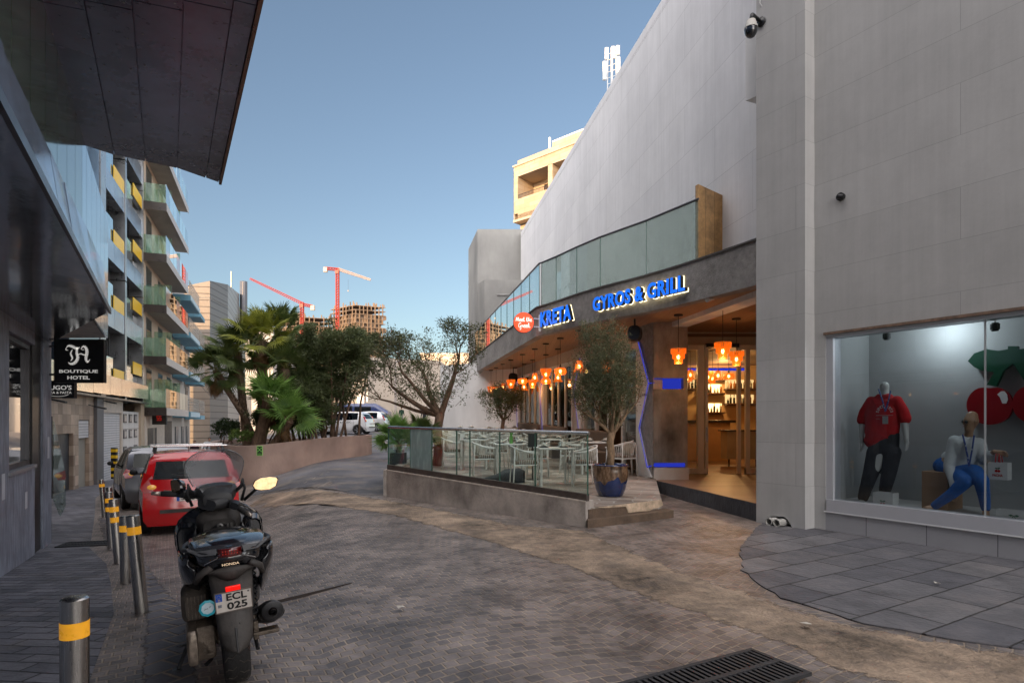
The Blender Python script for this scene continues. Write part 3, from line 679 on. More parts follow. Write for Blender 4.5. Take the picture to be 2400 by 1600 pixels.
# shelves and bottles
shelf_g = []
SH = ((6.80,7.72,1.86,'lowest'),(6.80,7.72,2.56,'middle'),(6.80,7.72,3.04,'top'),(7.76,8.9,2.18,'lower short'),(7.76,8.9,2.72,'upper short'),(6.0,6.74,2.72,'window'))
SH = tuple((a_, b_, z, n_) for a_, b_, z, n_ in SH)
for (x0,x1,z,nm) in SH:
    mb = MB(); mb.box(x0,x1,YB_-.40,YB_-.01,z,z+.035); mb.box(x0+.02,x1-.02,YB_-.3,YB_-.01,z-.03,z)
    shelf_g.append((x0,x1,z+.035,nm))
    o = solo('bottle_shelf', mb, mat('shelf_wood', (.10,.05,.025), .5), 'dark %s shelf of bottles on the bar back wall' % nm, 'shelf', (x0,YB_-.2,z))
    g = MB(); g.box(x0+.05,x1-.05,YB_-.03,YB_-.012,z+.05,z+.36)
    e = part('backlight', g, emat('shelf_backlight', (1,.62,.25), 1.6 if nm in ('lowest','middle') else .5), o)
bm_ = [mat('bottle_dark', (.02,.025,.012), .08, var=0, coat=.3), mat('bottle_amber', (.25,.10,.02), .08, var=0, coat=.3), mat('bottle_pale', (.45,.42,.33), .1, var=0, coat=.3)]
def bottle(h, r): return MB().lathe([(0,0),(r,0),(r,h*.62),(r*.35,h*.76),(r*.32,h*.98),(r*.4,h),(0,h)], 10)
protos = [[mesh('bottle', bottle(h, r), m_, smooth=True) for m_ in bm_] for h, r in ((.32,.042),(.28,.05),(.18,.04))]
random.seed(3)
for si, (x0,x1,z,nm) in enumerate(shelf_g):
    n = int((x1-x0)/.12)
    for k in range(n):
        kk = 2 if si == 2 else random.choice((0,0,1,2)) ; mm = random.randrange(3) if si != 2 else 2
        o = dup(protos[kk][mm], (x0+.07+k*.12+random.uniform(-.01,.01), YB_-.22+random.uniform(-.04,.05), z)); o.name = 'bottle'
        tag(o, 'one of the bottles or glasses standing on the %s shelf of the bar' % nm, 'bottle', 'bottles on the %s bar shelf' % nm)
def pl_light(name, loc, e, r=.1, col=(1,.55,.2)):
    l = bpy.data.lights.new(name, 'POINT'); l.energy = e; l.shadow_soft_size = r; l.color = col; o = bpy.data.objects.new(name, l); C.objects.link(o); o.location = loc
pl_light('bar_lamp', (5.6,16.6,3.0), 7, .15); pl_light('bar_lamp', (7.0,18.2,3.0), 16, .15); pl_light('bar_lamp', (7.4,20.9,3.2), 36, .1)
pl_light('dining_lamp', F(15.5,2.9,-1.6), 8, .12); pl_light('dining_lamp', F(19.5,2.9,-1.6), 8, .12)
# entrance deck with dark riser
dk_e = [(3.12,13.15),(3.30,12.2),(3.42,11.55),(3.56,10.9),(3.64,10.28),(3.76,9.75),(3.83,9.3)]
mb = MB(); mb.prism([tuple(p) for p in dk_e] + [(9,12.2),(9,14.62),(3.1,14.62)], ZFL-.03, ZFL-.005); ed = thing('entrance_deck', 'raised wooden floor with a dark stone kerb in front of the bar entrance', 'platform', (5,11,0))
part('floor', mb, deck_wood, ed)
mb = MB(); mb.prism([(x-.02,y-.01) for x,y in dk_e] + [(x+.12,y) for x,y in reversed(dk_e)], -.1, ZFL-.008); part('kerb', mb, mat('dark_stone', (.07,.072,.08), .75, var=.35, scale=7, bump=.6, bscale=25, stretch=(1,1,.5)), ed)
# terrace platform
TA, TB_ = V3((1.12,8.80,0)), V3((-2.56,12.4,0))
ter = thing('terrace', 'raised paved restaurant terrace behind the glass balustrade', 'terrace', (0,15,0))
tp = [(1.12,8.8),(2.45,9.8),(3.2,13.3),(.24,24.5),(-3.0,26.6),(-2.56,12.4)]
def zf(y): return ZFL + .028*max(0, y-12.5)
_g = gz; gz = lambda x, y: zf(y)
fl = drape(tp, 0, .8); gz = _g
n_ = len(tp)
for k in range(n_): a_, b_ = tp[k], tp[(k+1)%n_]; fl.quad((*a_,-.3), (*b_,-.3), (*b_,zf(b_[1])), (*a_,zf(a_[1])))
part('floor', fl, crazy, ter)
# front face of the corner: torn render
mb = MB(); e = V3((2.45,9.8,0))-V3((1.12,8.8,0)); nn = V3((e.y,-e.x,0)).normalized()
def EF(s, z, o=0): return V3((1.12,8.8,0))+e*s+nn*o+V3((0,0,z))
mb.obox(EF(.0,-.1,0), e*.52, nn*.025, (0,0,.36)); part('brown_facing', mb, brownc, ter)
random.seed(5)
pp = [EF(.50,.14,.0)] + [EF(.50-.012*k+random.uniform(-.02,.02), .14+.025*k, .0) for k in range(1,5)] + [EF(.20,.258,0),EF(.12,.275,0),EF(.98,.275,0),EF(1.0,.19,0),EF(.93,.15,0),EF(.86,.155,0),EF(.80,.12,0),EF(.72,.13,0)]
mb = MB(); mb.ext([p+nn*.005 for p in pp], nn*.030); part('peeling_patch', mb, peel, ter)
mb = MB(); mb.prism([(1.10,8.68),(2.62,9.66),(2.52,9.85),(1.1,8.85)], -.2, .125); part('step', mb, brownc, ter, bevel=.01)
lw = thing('terrace_wall', 'low grey rendered wall carrying the terrace glass, stained at its foot', 'wall', (-.7,10.6,0))
dW = TB_-TA; nW = V3((dW.y,-dW.x,0)).normalized()
if nW.y > 0: nW = -nW
mb = MB(); a_, b_ = TA+nW*.06, TB_+nW*.06
mb.add([a_+V3((0,0,-.4)), b_+V3((0,0,-.4)), b_+V3((0,0,.56)), a_+V3((0,0,.385)), a_-nW*.2+V3((0,0,-.4)), b_-nW*.2+V3((0,0,-.4)), b_-nW*.2+V3((0,0,.56)), a_-nW*.2+V3((0,0,.385))], [(0,1,2,3),(4,7,6,5),(3,2,6,7),(0,3,7,4),(1,5,6,2)])
part('wall_body', mb, lowwall, lw)
mb = MB(); mb.obox((-2.66,12.35,-.4), (-.35,13.9,0), (.2,0,0), (0,0,.95)); part('side_wall', mb, lowwall, lw)
mb = MB(); mb.add([a_+nW*.004+V3((0,0,.37)), b_+nW*.004+V3((0,0,.545)), b_+nW*.004+V3((0,0,.565)), a_+nW*.004+V3((0,0,.39)), a_-nW*.03+V3((0,0,.39)), b_-nW*.03+V3((0,0,.565))], [(0,1,2,3),(3,2,5,4)]); part('white_edge', mb, mat('edge_white', (.62,.55,.48), .8, var=.25, scale=14), lw)
gbx = thing('terrace_balustrade', 'frameless glass balustrade with a steel handrail along the front of the terrace', 'balustrade', (-.7,10.7,.4))
cols = [1351,1255,1172,1102,1071,1013,963,919]
pls = [pol_at([TA+V3((0,0,0)), TB_], c) or TA for c in cols]; pls[0] = TA.copy(); pls[-1] = TB_.copy()
zb = lambda p: .385+.175*((p-TA).length/dW.length)
zt = lambda p: 1.375+.055*((p-TA).length/dW.length)
for k in range(len(pls)-1):
    p, q = pls[k], pls[k+1]; d = (q-p).normalized()*.008; p2, q2 = p+d, q-d
    g = MB(); g.ext([p2+V3((0,0,zb(p)+.09)), q2+V3((0,0,zb(q)+.09)), q2+V3((0,0,zt(q)-.02)), p2+V3((0,0,zt(p)-.02))], nW*.012)
    part('glass_panel', g, frost if k == 5 else bal_glass, gbx, label='shattered milky pane' if k == 5 else None)
for p in pls: g = MB(); g.obox(p-nW*.004-V3((.005,0,0))+V3((0,0,zb(p)+.08)), (.010,0,0), nW*.02, (0,0,zt(p)-zb(p)-.09)); part('glass_joint', g, edge_green, gbx)
g = MB(); g.ext([TA-nW*.03+V3((0,0,.38)), TB_-nW*.03+V3((0,0,.56)), TB_-nW*.03+V3((0,0,.665)), TA-nW*.03+V3((0,0,.485))], nW*.07); part('base_channel', g, mat('rusty_channel', (.075,.058,.05), .7, var=.35, scale=9), gbx)
g = MB(); g.tube([TA+(TA-TB_).normalized()*.02+V3((0,0,1.38)), TB_+V3((0,0,1.435))], .028, 10); g.tube([TB_+V3((0,0,1.435)), V3((-2.62,14.5,1.44))], .028, 10); part('handrail', g, chrome, gbx)
g = MB(); g.obox((-2.56,12.42,.66),(-.05,2.0,0),(.012,0,0),(0,0,.75)); part('glass_panel', g, bal_glass, gbx)
# end wall of the terrace
mb = MB(); mb.prism([(-3.25,27.1),(.6,24.35),(.6,24.6),(-3.15,27.35)], 0, 4.1); mb.prism([(-3.25,27.1),(-3.15,27.35),(-3.4,34),(-3.6,34)], 0, 4.1)
solo('end_wall', mb, plain_white, 'plain white wall closing the far end of the restaurant terrace', 'wall', (-1.5,26,0))
# ================================================================ left side: hotel with dark mirror cladding
panel_blue = mat('mirror_cladding_blue', (.42,.52,.65), .16, metal=.62, var=.12, scale=2, bump=.05, bscale=2.5)
panel_dark = mat('dark_mirror_soffit', (.18,.23,.34), .27, metal=.5, var=.25, scale=1.5, bump=.05, bscale=2, spec=.8, var2=.35, s2=.5)
panel_pale = mat('pale_mirror_glass', (.45,.55,.57), .08, metal=.85, var=.1, scale=1.5, bump=.03, bscale=2)
stone_blue = mat('blue_grey_stone', (.25,.28,.345), .6, var=.35, scale=14, bump=.35, bscale=24, stretch=(1,1,.22), var2=.2, s2=1.5)
granite = mat('dark_granite', (.018,.016,.016), .35, var=.5, scale=40)
steel_warm = mat('rippled_steel', (.50,.45,.40), .16, metal=1, var=.1, scale=2, bump=.35, bscale=2.2)
LD = V3((-.577,1,0)).normalized(); LN = V3((LD.y,-LD.x,0))      # along the left street wall; LN points to the street
def LP(y, a, z=0): return V3((Lx(y,a), y, z))
ht = thing('hotel_building', 'dark mirror clad hotel overhanging the pavement along the left edge of the picture', 'building', (-6,7,0))
def lslab(mb, y0, y1, z0, z1, a=-1.96, th=.3, out=0):
    mb.obox(LP(y0,a,z0)+LN*(out-th), LP(y1,a)-LP(y0,a), LN*th, (0,0,z1-z0))
mb = MB()
lslab(mb, -14, 7.4, -.8, .9); lslab(mb, 7.4, 8.83, -.8, .88); lslab(mb, -14, 3.2, .9, 2.9); lslab(mb, 6.9, 7.4, .9, 2.9); lslab(mb, 7.4, 8.83, 2.68, 2.9); lslab(mb, 9.42, 10.1, -.8, 2.9); lslab(mb, 3.2, 6.9, 2.7, 2.9); 
part('stone_wall', mb, stone_blue, ht)
mb = MB(); lslab(mb, 8.84, 9.41, -.8, 2.9, out=-.03); part('granite_column', mb, granite, ht)
mb = MB(); lslab(mb, 7.36, 8.84, .88, .925, out=.03, th=.2); part('window_ledge', mb, mat('ledge_pale', (.28,.28,.30), .5), ht)
def win(y0, y1, z0, z1):
    f = MB(); 
    for a_, b_ in ((y0, y0+.07), (y1-.07, y1)): lslab(f, a_, b_, z0, z1, th=.12, out=-.05)
    lslab(f, y0, y1, z0, z0+.07, th=.115, out=-.05); lslab(f, y0, y1, z1-.07, z1, th=.115, out=-.05)
    fo = part('window_frame', f, steel_d, ht)
    g = MB(); lslab(g, y0+.06, y1-.06, z0+.06, z1-.06, th=.01, out=-.10); part('window_glass', g, darkglass, fo)
win(7.41, 8.82, .93, 2.67); win(3.21, 6.89, .91, 2.69)
mb = MB(); mb.prism([tuple(LP(-14,-2.3)[:2]), tuple(LP(10.08,-2.3)[:2]), (-16,12), (-24,0), (-8,-14)], -1, 5.5); part('core', mb, greyw, ht)
# canopy over the pavement with mirror underside; far end cut at an angle
c_out = [tuple(LP(y,-.70)[:2]) for y in (-10, 7.14)]
can = MB(); can.prism([c_out[0], c_out[1], (-7.7,9.95), tuple(LP(9.95,-2.2)[:2]), tuple(LP(-10,-2.2)[:2])], 2.862, 2.90)
part('canopy_soffit', can, mat('black_mirror_ceiling', (.28,.32,.38), .10, metal=.75, var=.15, bump=.35, bscale=1.3, spec=1), ht)
mb = MB(); mb.obox(LP(-10,-.70,2.84), LP(7.16,-.7)-LP(-10,-.7), LN*.025, (0,0,.06)); part('canopy_edge', mb, steel_d, ht)
# strip of blue mirror panels above the canopy edge: separate panels
yy = [2.25,2.8,3.35,3.91,4.49,5.1,5.7,6.4,7.14]; yy = [-4.8+.55*k for k in range(13)] + yy[1:]
for k in range(len(yy)-1):
    m_ = MB(); tp = lambda y: 3.30+.13*sm(3,7.1,y)
    a_ = LP(yy[k]+.006,-.70); b_ = LP(yy[k+1]-.006,-.70)
    tilt = random.uniform(-.006,.006)
    m_.ext([a_+V3((0,0,2.90)), b_+V3((0,0,2.90)), b_+V3((0,0,tp(yy[k+1])))-LN*(.06+tilt), a_+V3((0,0,tp(yy[k])))-LN*(.06-tilt)], -LN*.02)
    part('mirror_panel', m_, panel_blue, ht)
mb = MB(); mb.prism([tuple((LP(-5,-.78))[:2]), tuple(LP(7.1,-.78)[:2]), (-7.7,9.9), tuple(LP(-5,-2.2)[:2])], 2.91, 3.25); part('canopy_body', mb, steel_d, ht)
# upper glass front, set back
yy = [2.0+.62*k for k in range(11)] + [8.65,9.25,9.85,10.45,11.1,11.8]
for k in range(len(yy)-1):
    m_ = MB(); m_.obox(LP(yy[k]+.008,-1.17,3.2), LP(yy[k+1]-.008,-1.17)-LP(yy[k]+.008,-1.17), -LN*.03, (0,0,2.3)); part('mirror_panel', m_, panel_pale if k > 9 else mat('green_mirror_glass_%d'%k, (.17,.26,.20), .10, metal=.5, var=.2, scale=2) , ht)
mb = MB(); mb.prism([tuple(LP(2,-1.22)[:2]), tuple(LP(11.75,-1.22)[:2]), (-16,12), (-8,0)], 3.2, 5.45); part('upper_core', mb, steel_d, ht)
# projecting upper floors: soffit panels with joints
lines = [-1.25,-.78,-.33,.15,.62,.85]
def far(a):   # far edge of the soffit
    fp = [V3((-7.2,8.25,0)),V3((-6.1,8.56,0)),V3((-5.35,9.05,0)),V3((-5.22,9.36,0)),V3((-4.84,9.86,0))]
    fp = [V3((-6.6,8.40,0)),V3((-6.1,8.56,0)),V3((-5.56,9.02,0)),V3((-5.22,9.33,0)),V3((-4.97,9.63,0)),V3((-4.84,9.86,0))]
    return fp
fy = {-1.25:8.5,-.78:8.85,-.33:9.07,.15:9.31,.62:9.68,.85:9.86}
for k in range(5):
    a, b = lines[k], lines[k+1]
    segs = [(-6,-1.5),(-1.5,2.2),(2.2,5.6),(5.6,None)]
    for (s0, s1) in segs:
        sl_ = .52   # cross joints run slightly askew
        p = [LP(s0+.012,a+.008,5.5), LP(s0+.012+sl_*(b-a)*.55,b-.008,5.5)]
        q = [LP((s1 if s1 is not None else fy[b]-sl_*(b-a)*.55*0)-(.0)+ (sl_*(b-a)*.55 if s1 is not None else 0),b-.008,5.5), LP(s1 if s1 is not None else fy[a],a+.008,5.5)]
        m_ = MB(); m_.ext(p+q, (0,0,.03)); part('soffit_panel', m_, panel_dark, ht)
mb = MB(); rv = MB()
for k in range(5):
    for s in range(26):
        y = -4+s*.53
        if y < fy[lines[k]]-.2:
            for o_ in (.08, lines[k+1]-lines[k]-.08): c = LP(y+.25*o_, lines[k]+o_, 5.497); rv.ell(c, .011,.011,.006, 6, 3)
part('rivets', rv, mat('rivet', (.5,.5,.5), .3, metal=1, var=0), ht)['kind'] = 'stuff'
mb.prism([tuple(LP(-8,.85)[:2]), tuple(LP(9.86,.85)[:2]), (-5.56,9.07), (-6.2,8.55), (-20,12), (-20,-8)], 5.54, 17); part('upper_floors', mb, panel_dark, ht)
mb = MB(); mb.obox(LP(-8,.85,5.46), LP(9.86,.85)-LP(-8,.85), LN*.04, (0,0,.22)); part('soffit_edge', mb, mat('bronze_edge', (.20,.13,.10), .3, metal=.7), ht)
# glass fin on the pavement past the corner
gf = thing('glass_fin', 'slanting green glass ramp balustrade with bolts just past the dark hotel corner', 'balustrade', (-8.2,10.7,-.3))
Yg = 10.6
mb = MB(); mb.ext([pt(120,985,10.4), pt(125,988,10.45), pt(153,1112,11.3), pt(152,1186,11.3), pt(140,1209,10.9), pt(121,1165,10.4)], (0.012,.008,0)); part('glass_panel', mb, bal_glass, gf)
mb = MB()
for x, y in ((126,1150),(131,1172),(138,1192),(148,1180),(149,1165),(148,1196)): mb.ell(pt(x,y,10.6+(x-120)*.02)+V3((0,-.03,0)), .018,.018,.018, 8, 4)
part('bolts', mb, chrome, gf)
mb = MB(); mb.tube([pt(120,975,10.38), pt(120,1168,10.38)], .02, 6); part('post', mb, steel_d, gf)
# hanging signs
def sign_box(name, label, c, w_, h_, cat='sign', face=None):
    t = thing(name, label, cat, tuple(c)); mb = MB(); mb.box(c[0]-w_/2, c[0]+w_/2, c[1], c[1]+.07, c[2]-h_/2, c[2]+h_/2); part('board', mb, black, t, bevel=.004); return t
SM = lambda c, dy=-.004: frame(V3(c)+V3((0,dy,0)), (1,0,0))
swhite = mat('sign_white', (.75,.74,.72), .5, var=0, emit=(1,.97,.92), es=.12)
c = V3((-7.18,9.9,2.555)); t = sign_box('hotel_sign', 'square black hanging sign reading Boutique Hotel under a blackletter H', c, .83, .72)
mb = MB(); mb.merge(textmb('BOUTIQUE', width=.64, height=.062, ext=.003, off=.02), SM(c+V3((0,0,-.175)))); part('lettering', mb, swhite, t)
mb = MB(); mb.merge(textmb('HOTEL', width=.37, height=.060, ext=.003, off=.02), SM(c+V3((0,0,-.275)))); part('lettering', mb, swhite, t)
mb = MB()     # ornamental blackletter H from swelling strokes
def stroke(ps, ws):
    ps = [V3((p[0], 0, p[1])) for p in ps]
    for k in range(len(ps)-1):
        d = (ps[k+1]-ps[k]).normalized(); nn_ = V3((-d.z,0,d.x))
        a, b = ps[k], ps[k+1]; wa, wb = ws[k]/2, ws[k+1]/2
        mb.add([c+V3((0,-.007,.10))+v for v in (a+nn_*wa, b+nn_*wb, b-nn_*wb, a-nn_*wa)], [(0,1,2,3)])
def curve(pts, n=10):
    P = [V3((*p,0)) for p in pts]; return [tuple(cr(P, k/n)[:2]) for k in range(n+1)]
def sw(pts, w0, w1, w2, n=12):
    q = curve(pts, n); stroke(q, [w0+(w1-w0)*math.sin(PI*k/n) if k < n/2 else w2+(w1-w2)*math.sin(PI*k/n) for k in range(n+1)])
sw([(-.20,.12),(-.16,.155),(-.08,.13),(-.03,.10),(.02,.13)], .006,.045,.008)
sw([(-.02,.13),(-.03,.03),(-.01,-.05),(-.06,-.13),(-.13,-.15),(-.17,-.12)], .03,.05,.008)
sw([(-.10,.09),(-.13,.02),(-.10,-.05),(-.13,-.10)], .008,.03,.006)
sw([(-.02,.0),(.04,.02),(.09,.00),(.12,.01)], .008,.022,.008)
sw([(.04,.10),(.08,.145),(.13,.11),(.14,.03),(.12,-.06),(.15,-.12),(.19,-.07)], .008,.05,.006, 14)
sw([(-.20,.12),(-.21,.085),(-.17,.08)], .012,.015,.006); sw([(.04,.10),(.07,.085),(.10,.09)], .006,.012,.004)
part('blackletter_emblem', mb, swhite, t)
mb = MB(); mb.cyl(c+V3((-.62,.035,.25)), c+V3((-.40,.035,.25)), .018, 8); mb.cyl(c+V3((-.62,.035,-.22)), c+V3((-.40,.035,-.22)), .018, 8); part('bracket', mb, steel_d, t)
c = V3((-7.75,10.15,2.10)); t = sign_box('pizzeria_sign', "smaller black sign with white lettering behind and below the Boutique Hotel sign", c, .62, .30)
mb = MB(); mb.merge(textmb("HUGO'S", width=.46, height=.078, ext=.003, off=.02), SM(c+V3((.04,0,.03)))); part('lettering', mb, swhite, t)
mb = MB(); mb.merge(textmb('PIZZA & PASTA', width=.46, height=.04, ext=.003), SM(c+V3((.04,0,-.055)))); part('lettering', mb, swhite, t)
mb = MB(); mb.tube([c+V3((.04+.2*math.cos(a),-.006,-.06+.06*math.sin(a))) for a in [PI*(1.15+.07*k) for k in range(11)]], .004, 5); part('swoosh', mb, swhite, t)
# dark spot lamps under the canopy, paper notices
for i, (x, y, Y, lb) in enumerate(((118,700,8.9,'black adjustable spotlight nearest the corner under the mirror canopy'),(140,725,9.5,'black spotlight on an arm just above the Boutique Hotel sign'))):
    c = pt(x,y,Y); t = thing('spot_lamp', lb, 'lamp', tuple(c), 'spotlights under the mirror canopy')
    mb = MB(); mb.tube([c+V3((0,0,2.86-c.z)), c+V3((0,0,.03))], .012, 6); part('arm', mb, black, t)
    mb = MB(); mb.cyl(c+V3((-.09,-.05,-.05)), c+V3((.08,.04,.03)), .045, 12, .06); part('head', mb, black, t)
paper = mat('paper', (.55,.57,.62), .8, var=.04)
for (y, z0, z1, lb) in ((7.05,.62,.93,'white paper notice taped at the left edge of the blue-grey wall'),(8.2,.35,.58,'white paper notice taped under the hotel window ledge'),(9.75,.95,1.3,'white paper notice on the pier beside the granite column')):
    mb = MB(); mb.obox(LP(y,-1.96,z0)+LN*.003, LD*.16, LN*.003, (0,0,z1-z0)); solo('paper_notice', mb, paper, lb, 'notice', tuple(LP(y,-1.96,z0)))
# ================================================================ second building: mirrored bays over shops
HX = lambda y: -7-.4*y
HD = V3((-.4,1,0)).normalized(); HN = V3((HD.y,-HD.x,0))
def HP(y, z=0, out=0): return V3((HX(y), y, z))+HN*out
def yH(px): return 7/(-(px-1200)/1400-.4)
def hs(mb, y0, y1, z0, z1, th=.3, out=0): mb.obox(HP(y0,z0,out-th), HP(y1)-HP(y0), HN*th, (0,0,z1-z0)); return mb
bay = thing('bay_building', 'dark apartment building with blue-grey spandrels and yellow panels in its window bays', 'building', (-18,27,0))
tile_s = brickmat('shop_stone_tiles', (.60,.46,.35), (.32,.235,.175), (.16,.13,.11), .42, .36, ms=.006, rough=.6, bump=.2, var=.2, axes=(1,2), off=0)
span_m = mat('spandrel_blue', (.36,.41,.47), .2, metal=.6, var=.15, scale=1.2, bump=.05, bscale=2)
pale_steel = mat('pale_steel', (.42,.43,.44), .3, metal=.8, var=.1, scale=2)
yel = mat('yellow_panel', (.92,.56,.015), .35, var=.04, bump=.02)
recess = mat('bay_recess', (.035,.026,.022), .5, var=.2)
HT = 17.3
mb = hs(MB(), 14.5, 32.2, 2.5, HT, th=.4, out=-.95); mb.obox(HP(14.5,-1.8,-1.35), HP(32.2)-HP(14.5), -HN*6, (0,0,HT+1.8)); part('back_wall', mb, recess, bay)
for z in (14.2, 11.36, 8.52, 5.64):
    k0 = 22.6
    for a_, b_ in ((22.62,24.1),(24.95,26.4),(26.43,28.1),(28.5,30.2),(30.23,31.9)): part('spandrel', hs(MB(), a_, b_, z, z+.88, th=.95), span_m, bay)
for y0, y1 in ((24.15,24.9),(28.15,28.45),(31.93,32.15)):
    for z in (2.5,5.3,8.2,11.0,13.9,15.6): part('pilaster', hs(MB(), y0, y1, z+.01, min(z+2.85,HT), th=1.0, out=.03), pale_steel, bay)
part('side_column', hs(MB(), 20.5, 24.1, 3.5, HT, th=.9), mat('dark_blue_panel', (.05,.065,.09), .15, metal=.6, bump=.03, bscale=2), bay)
for zi, z in enumerate((2.75, 5.64, 8.52, 11.36, 14.2)):
    z0 = z+.88 if zi else 3.3
    zt_ = (8.52, 5.64)[0] if 0 else [5.64,8.52,11.36,14.2,17.3][zi]
    for mi, (y0, y1) in enumerate(((24.95,28.1),(28.5,31.9))):
        f = MB(); n = 5
        for k in range(1, n): hs(f, y0+(y1-y0)*k/n-.02, y0+(y1-y0)*k/n+.02, z0, zt_, .04, -.45)
        part('mullion', f, steel_d, bay)
        # louvred screen
        f = MB()
        for k in range(16): hs(f, y0+.3*(y1-y0), y0+.62*(y1-y0), z0+.9+.1*k, z0+.93+.1*k, .03, -.55)
        part('louvre_screen', f, mat('louvre', (.06,.045,.04), .5) if zi == 0 and mi == 0 else bpy.data.materials['louvre'], bay)
        g = hs(MB(), y0, y0+.45*(y1-y0), z0, z0+1.05, .015, -.06); part('glass_panel', g, panel_pale, bay)
        zy = (z0+.65) if mi == 1 else (z0-.02)
        g = hs(MB(), y0+.42*(y1-y0), y1-.02, zy, zy+.62, .03, .0)
        part('yellow_panel', g, yel, bay)
        g = hs(MB(), y0+.46*(y1-y0), y1-.02, z0, zy-.02, .02, -.2) if mi else hs(MB(), y0+.46*(y1-y0), y1-.02, zy+.6, zy+.62, .02, -.2); part('lower_glass', g, darkglass, bay)
for k, (y0, y1) in enumerate(((16.2,18.2),(18.21,20.3),(20.31,22.3),(22.31,24.6),(24.61,26.5),(26.51,28.4),(28.41,30.2),(30.21,32.1))):
    part('steel_fascia', hs(MB(), y0, y1-.02, 2.58+.012*(y0-16), 3.45, .5, .25), steel_warm, bay)
mb = hs(MB(), 16.2, 32.1, 2.50, 2.57, .5, .3); part('fascia_trim', mb, steel_d, bay)
# ground floor
mb = MB()
for y0, y1, z0, z1 in ((14.5,18.7,-1.4,2.5),(18.7,20.95,1.15,2.5),(20.95,21.5,-1.4,2.5),(21.5,22.75,1.62,2.5),(22.75,23.3,-1.4,2.5)): hs(mb, y0, y1, z0, z1, .3, .0)
part('shop_front', mb, tile_s, bay)
part('pier', hs(MB(), 23.3, 24.2, -1.5, 2.5, .4, .12), mat('pier_grey', (.16,.155,.16), .6), bay)
mb = hs(MB(), 24.2, 27.85, 1.95, 2.5, .3, .0); hs(mb, 27.62, 27.85, -1.6, 1.95, .3, 0); part('lintel', mb, mat('garage_lintel', (.62,.54,.46), .7), bay)
part('roller_shutter', hs(MB(), 24.2, 27.6, -1.6, 1.95, .05, -.08), brickmat('shutter_slats', (.66,.66,.68), (.63,.63,.66), (.24,.24,.26), 40, .105, ms=.012, rough=.45, bump=.8, var=.06, axes=(1,2), off=0), bay)
part('panel_door', hs(MB(), 27.85, 31.4, -1.7, 2.05, .08, -.06), brickmat('panel_door_white', (.70,.67,.64), (.70,.67,.64), (.22,.20,.19), 1.15, 1.2, ms=.02, rough=.5, bump=.4, var=.05, axes=(1,2), off=0), bay)
for r, z in enumerate((1.5, .75, -.05)):
    for k in range(3):
        if r == 2 and k == 1: continue
        y0 = 28.15+1.08*k
        f = MB(); hs(f, y0, y0+.62, z, z+.42, .03, -.03); fo = part('door_pane', f, steel_d, bay); g = hs(MB(), y0+.1, y0+.52, z+.07, z+.35, .012, -.015); part('pane_glass', g, mat('pane_pale', (.45,.43,.42), .3) if r+k == 0 else bpy.data.materials['pane_pale'], fo)
part('end_pier', hs(MB(), 31.4, 32.2, -1.8, 2.5, .3, .05), mat('cream_pier', (.48,.38,.28), .7), bay)
# doors
for y0, y1, z1, m_, n_ in ((18.75,19.25,1.15,black,'door'),(19.45,20.9,1.15,mat('navy_door',(.02,.022,.03),.4),'door'),(21.55,22.7,.95,mat('pale_door',(.33,.30,.25),.6),'door')):
    part(n_, hs(MB(), y0, y1, -1.4, z1, .06, -.12), m_, bay)
part('small_shutter', hs(MB(), 21.52, 22.72, .95, 1.6, .08, -.02), bpy.data.materials['shutter_slats'], bay)
# striped guard post by the garage
c = HP(23.9,-.75,.55); t = thing('striped_guard', 'black and yellow striped corner guard standing beside the white roller shutter', 'guard', tuple(c))
mb = MB(); mb.box(c.x-.1,c.x+.1,c.y-.06,c.y+.06,c.z,c.z+1.25); part('post', mb, black, t)
for k in range(5): mb = MB(); mb.box(c.x-.104,c.x+.104,c.y-.064,c.y+.064,c.z+.08+.25*k,c.z+.2+.25*k); part('band', mb, yel, t)
# flood lamps
for y, z, lb in ((18.2,2.2,'black floodlight on an arm over the tiled shop front'),(22.6,2.1,'grey floodlight above the narrow pale door'),(24.1,2.35,'security camera cluster at the pier beside the roller shutter')):
    c = HP(y,z,.2); t = thing('wall_lamp', lb, 'lamp', tuple(c)); mb = MB(); mb.obox(c, HN*.35+V3((0,0,-.08)), HD*.22, (0,0,.06)); part('head', mb, blackm, t); mb = MB(); mb.tube([c-HN*.2+V3((0,0,.1)), c+HN*.1], .015, 6); part('arm', mb, blackm, t)
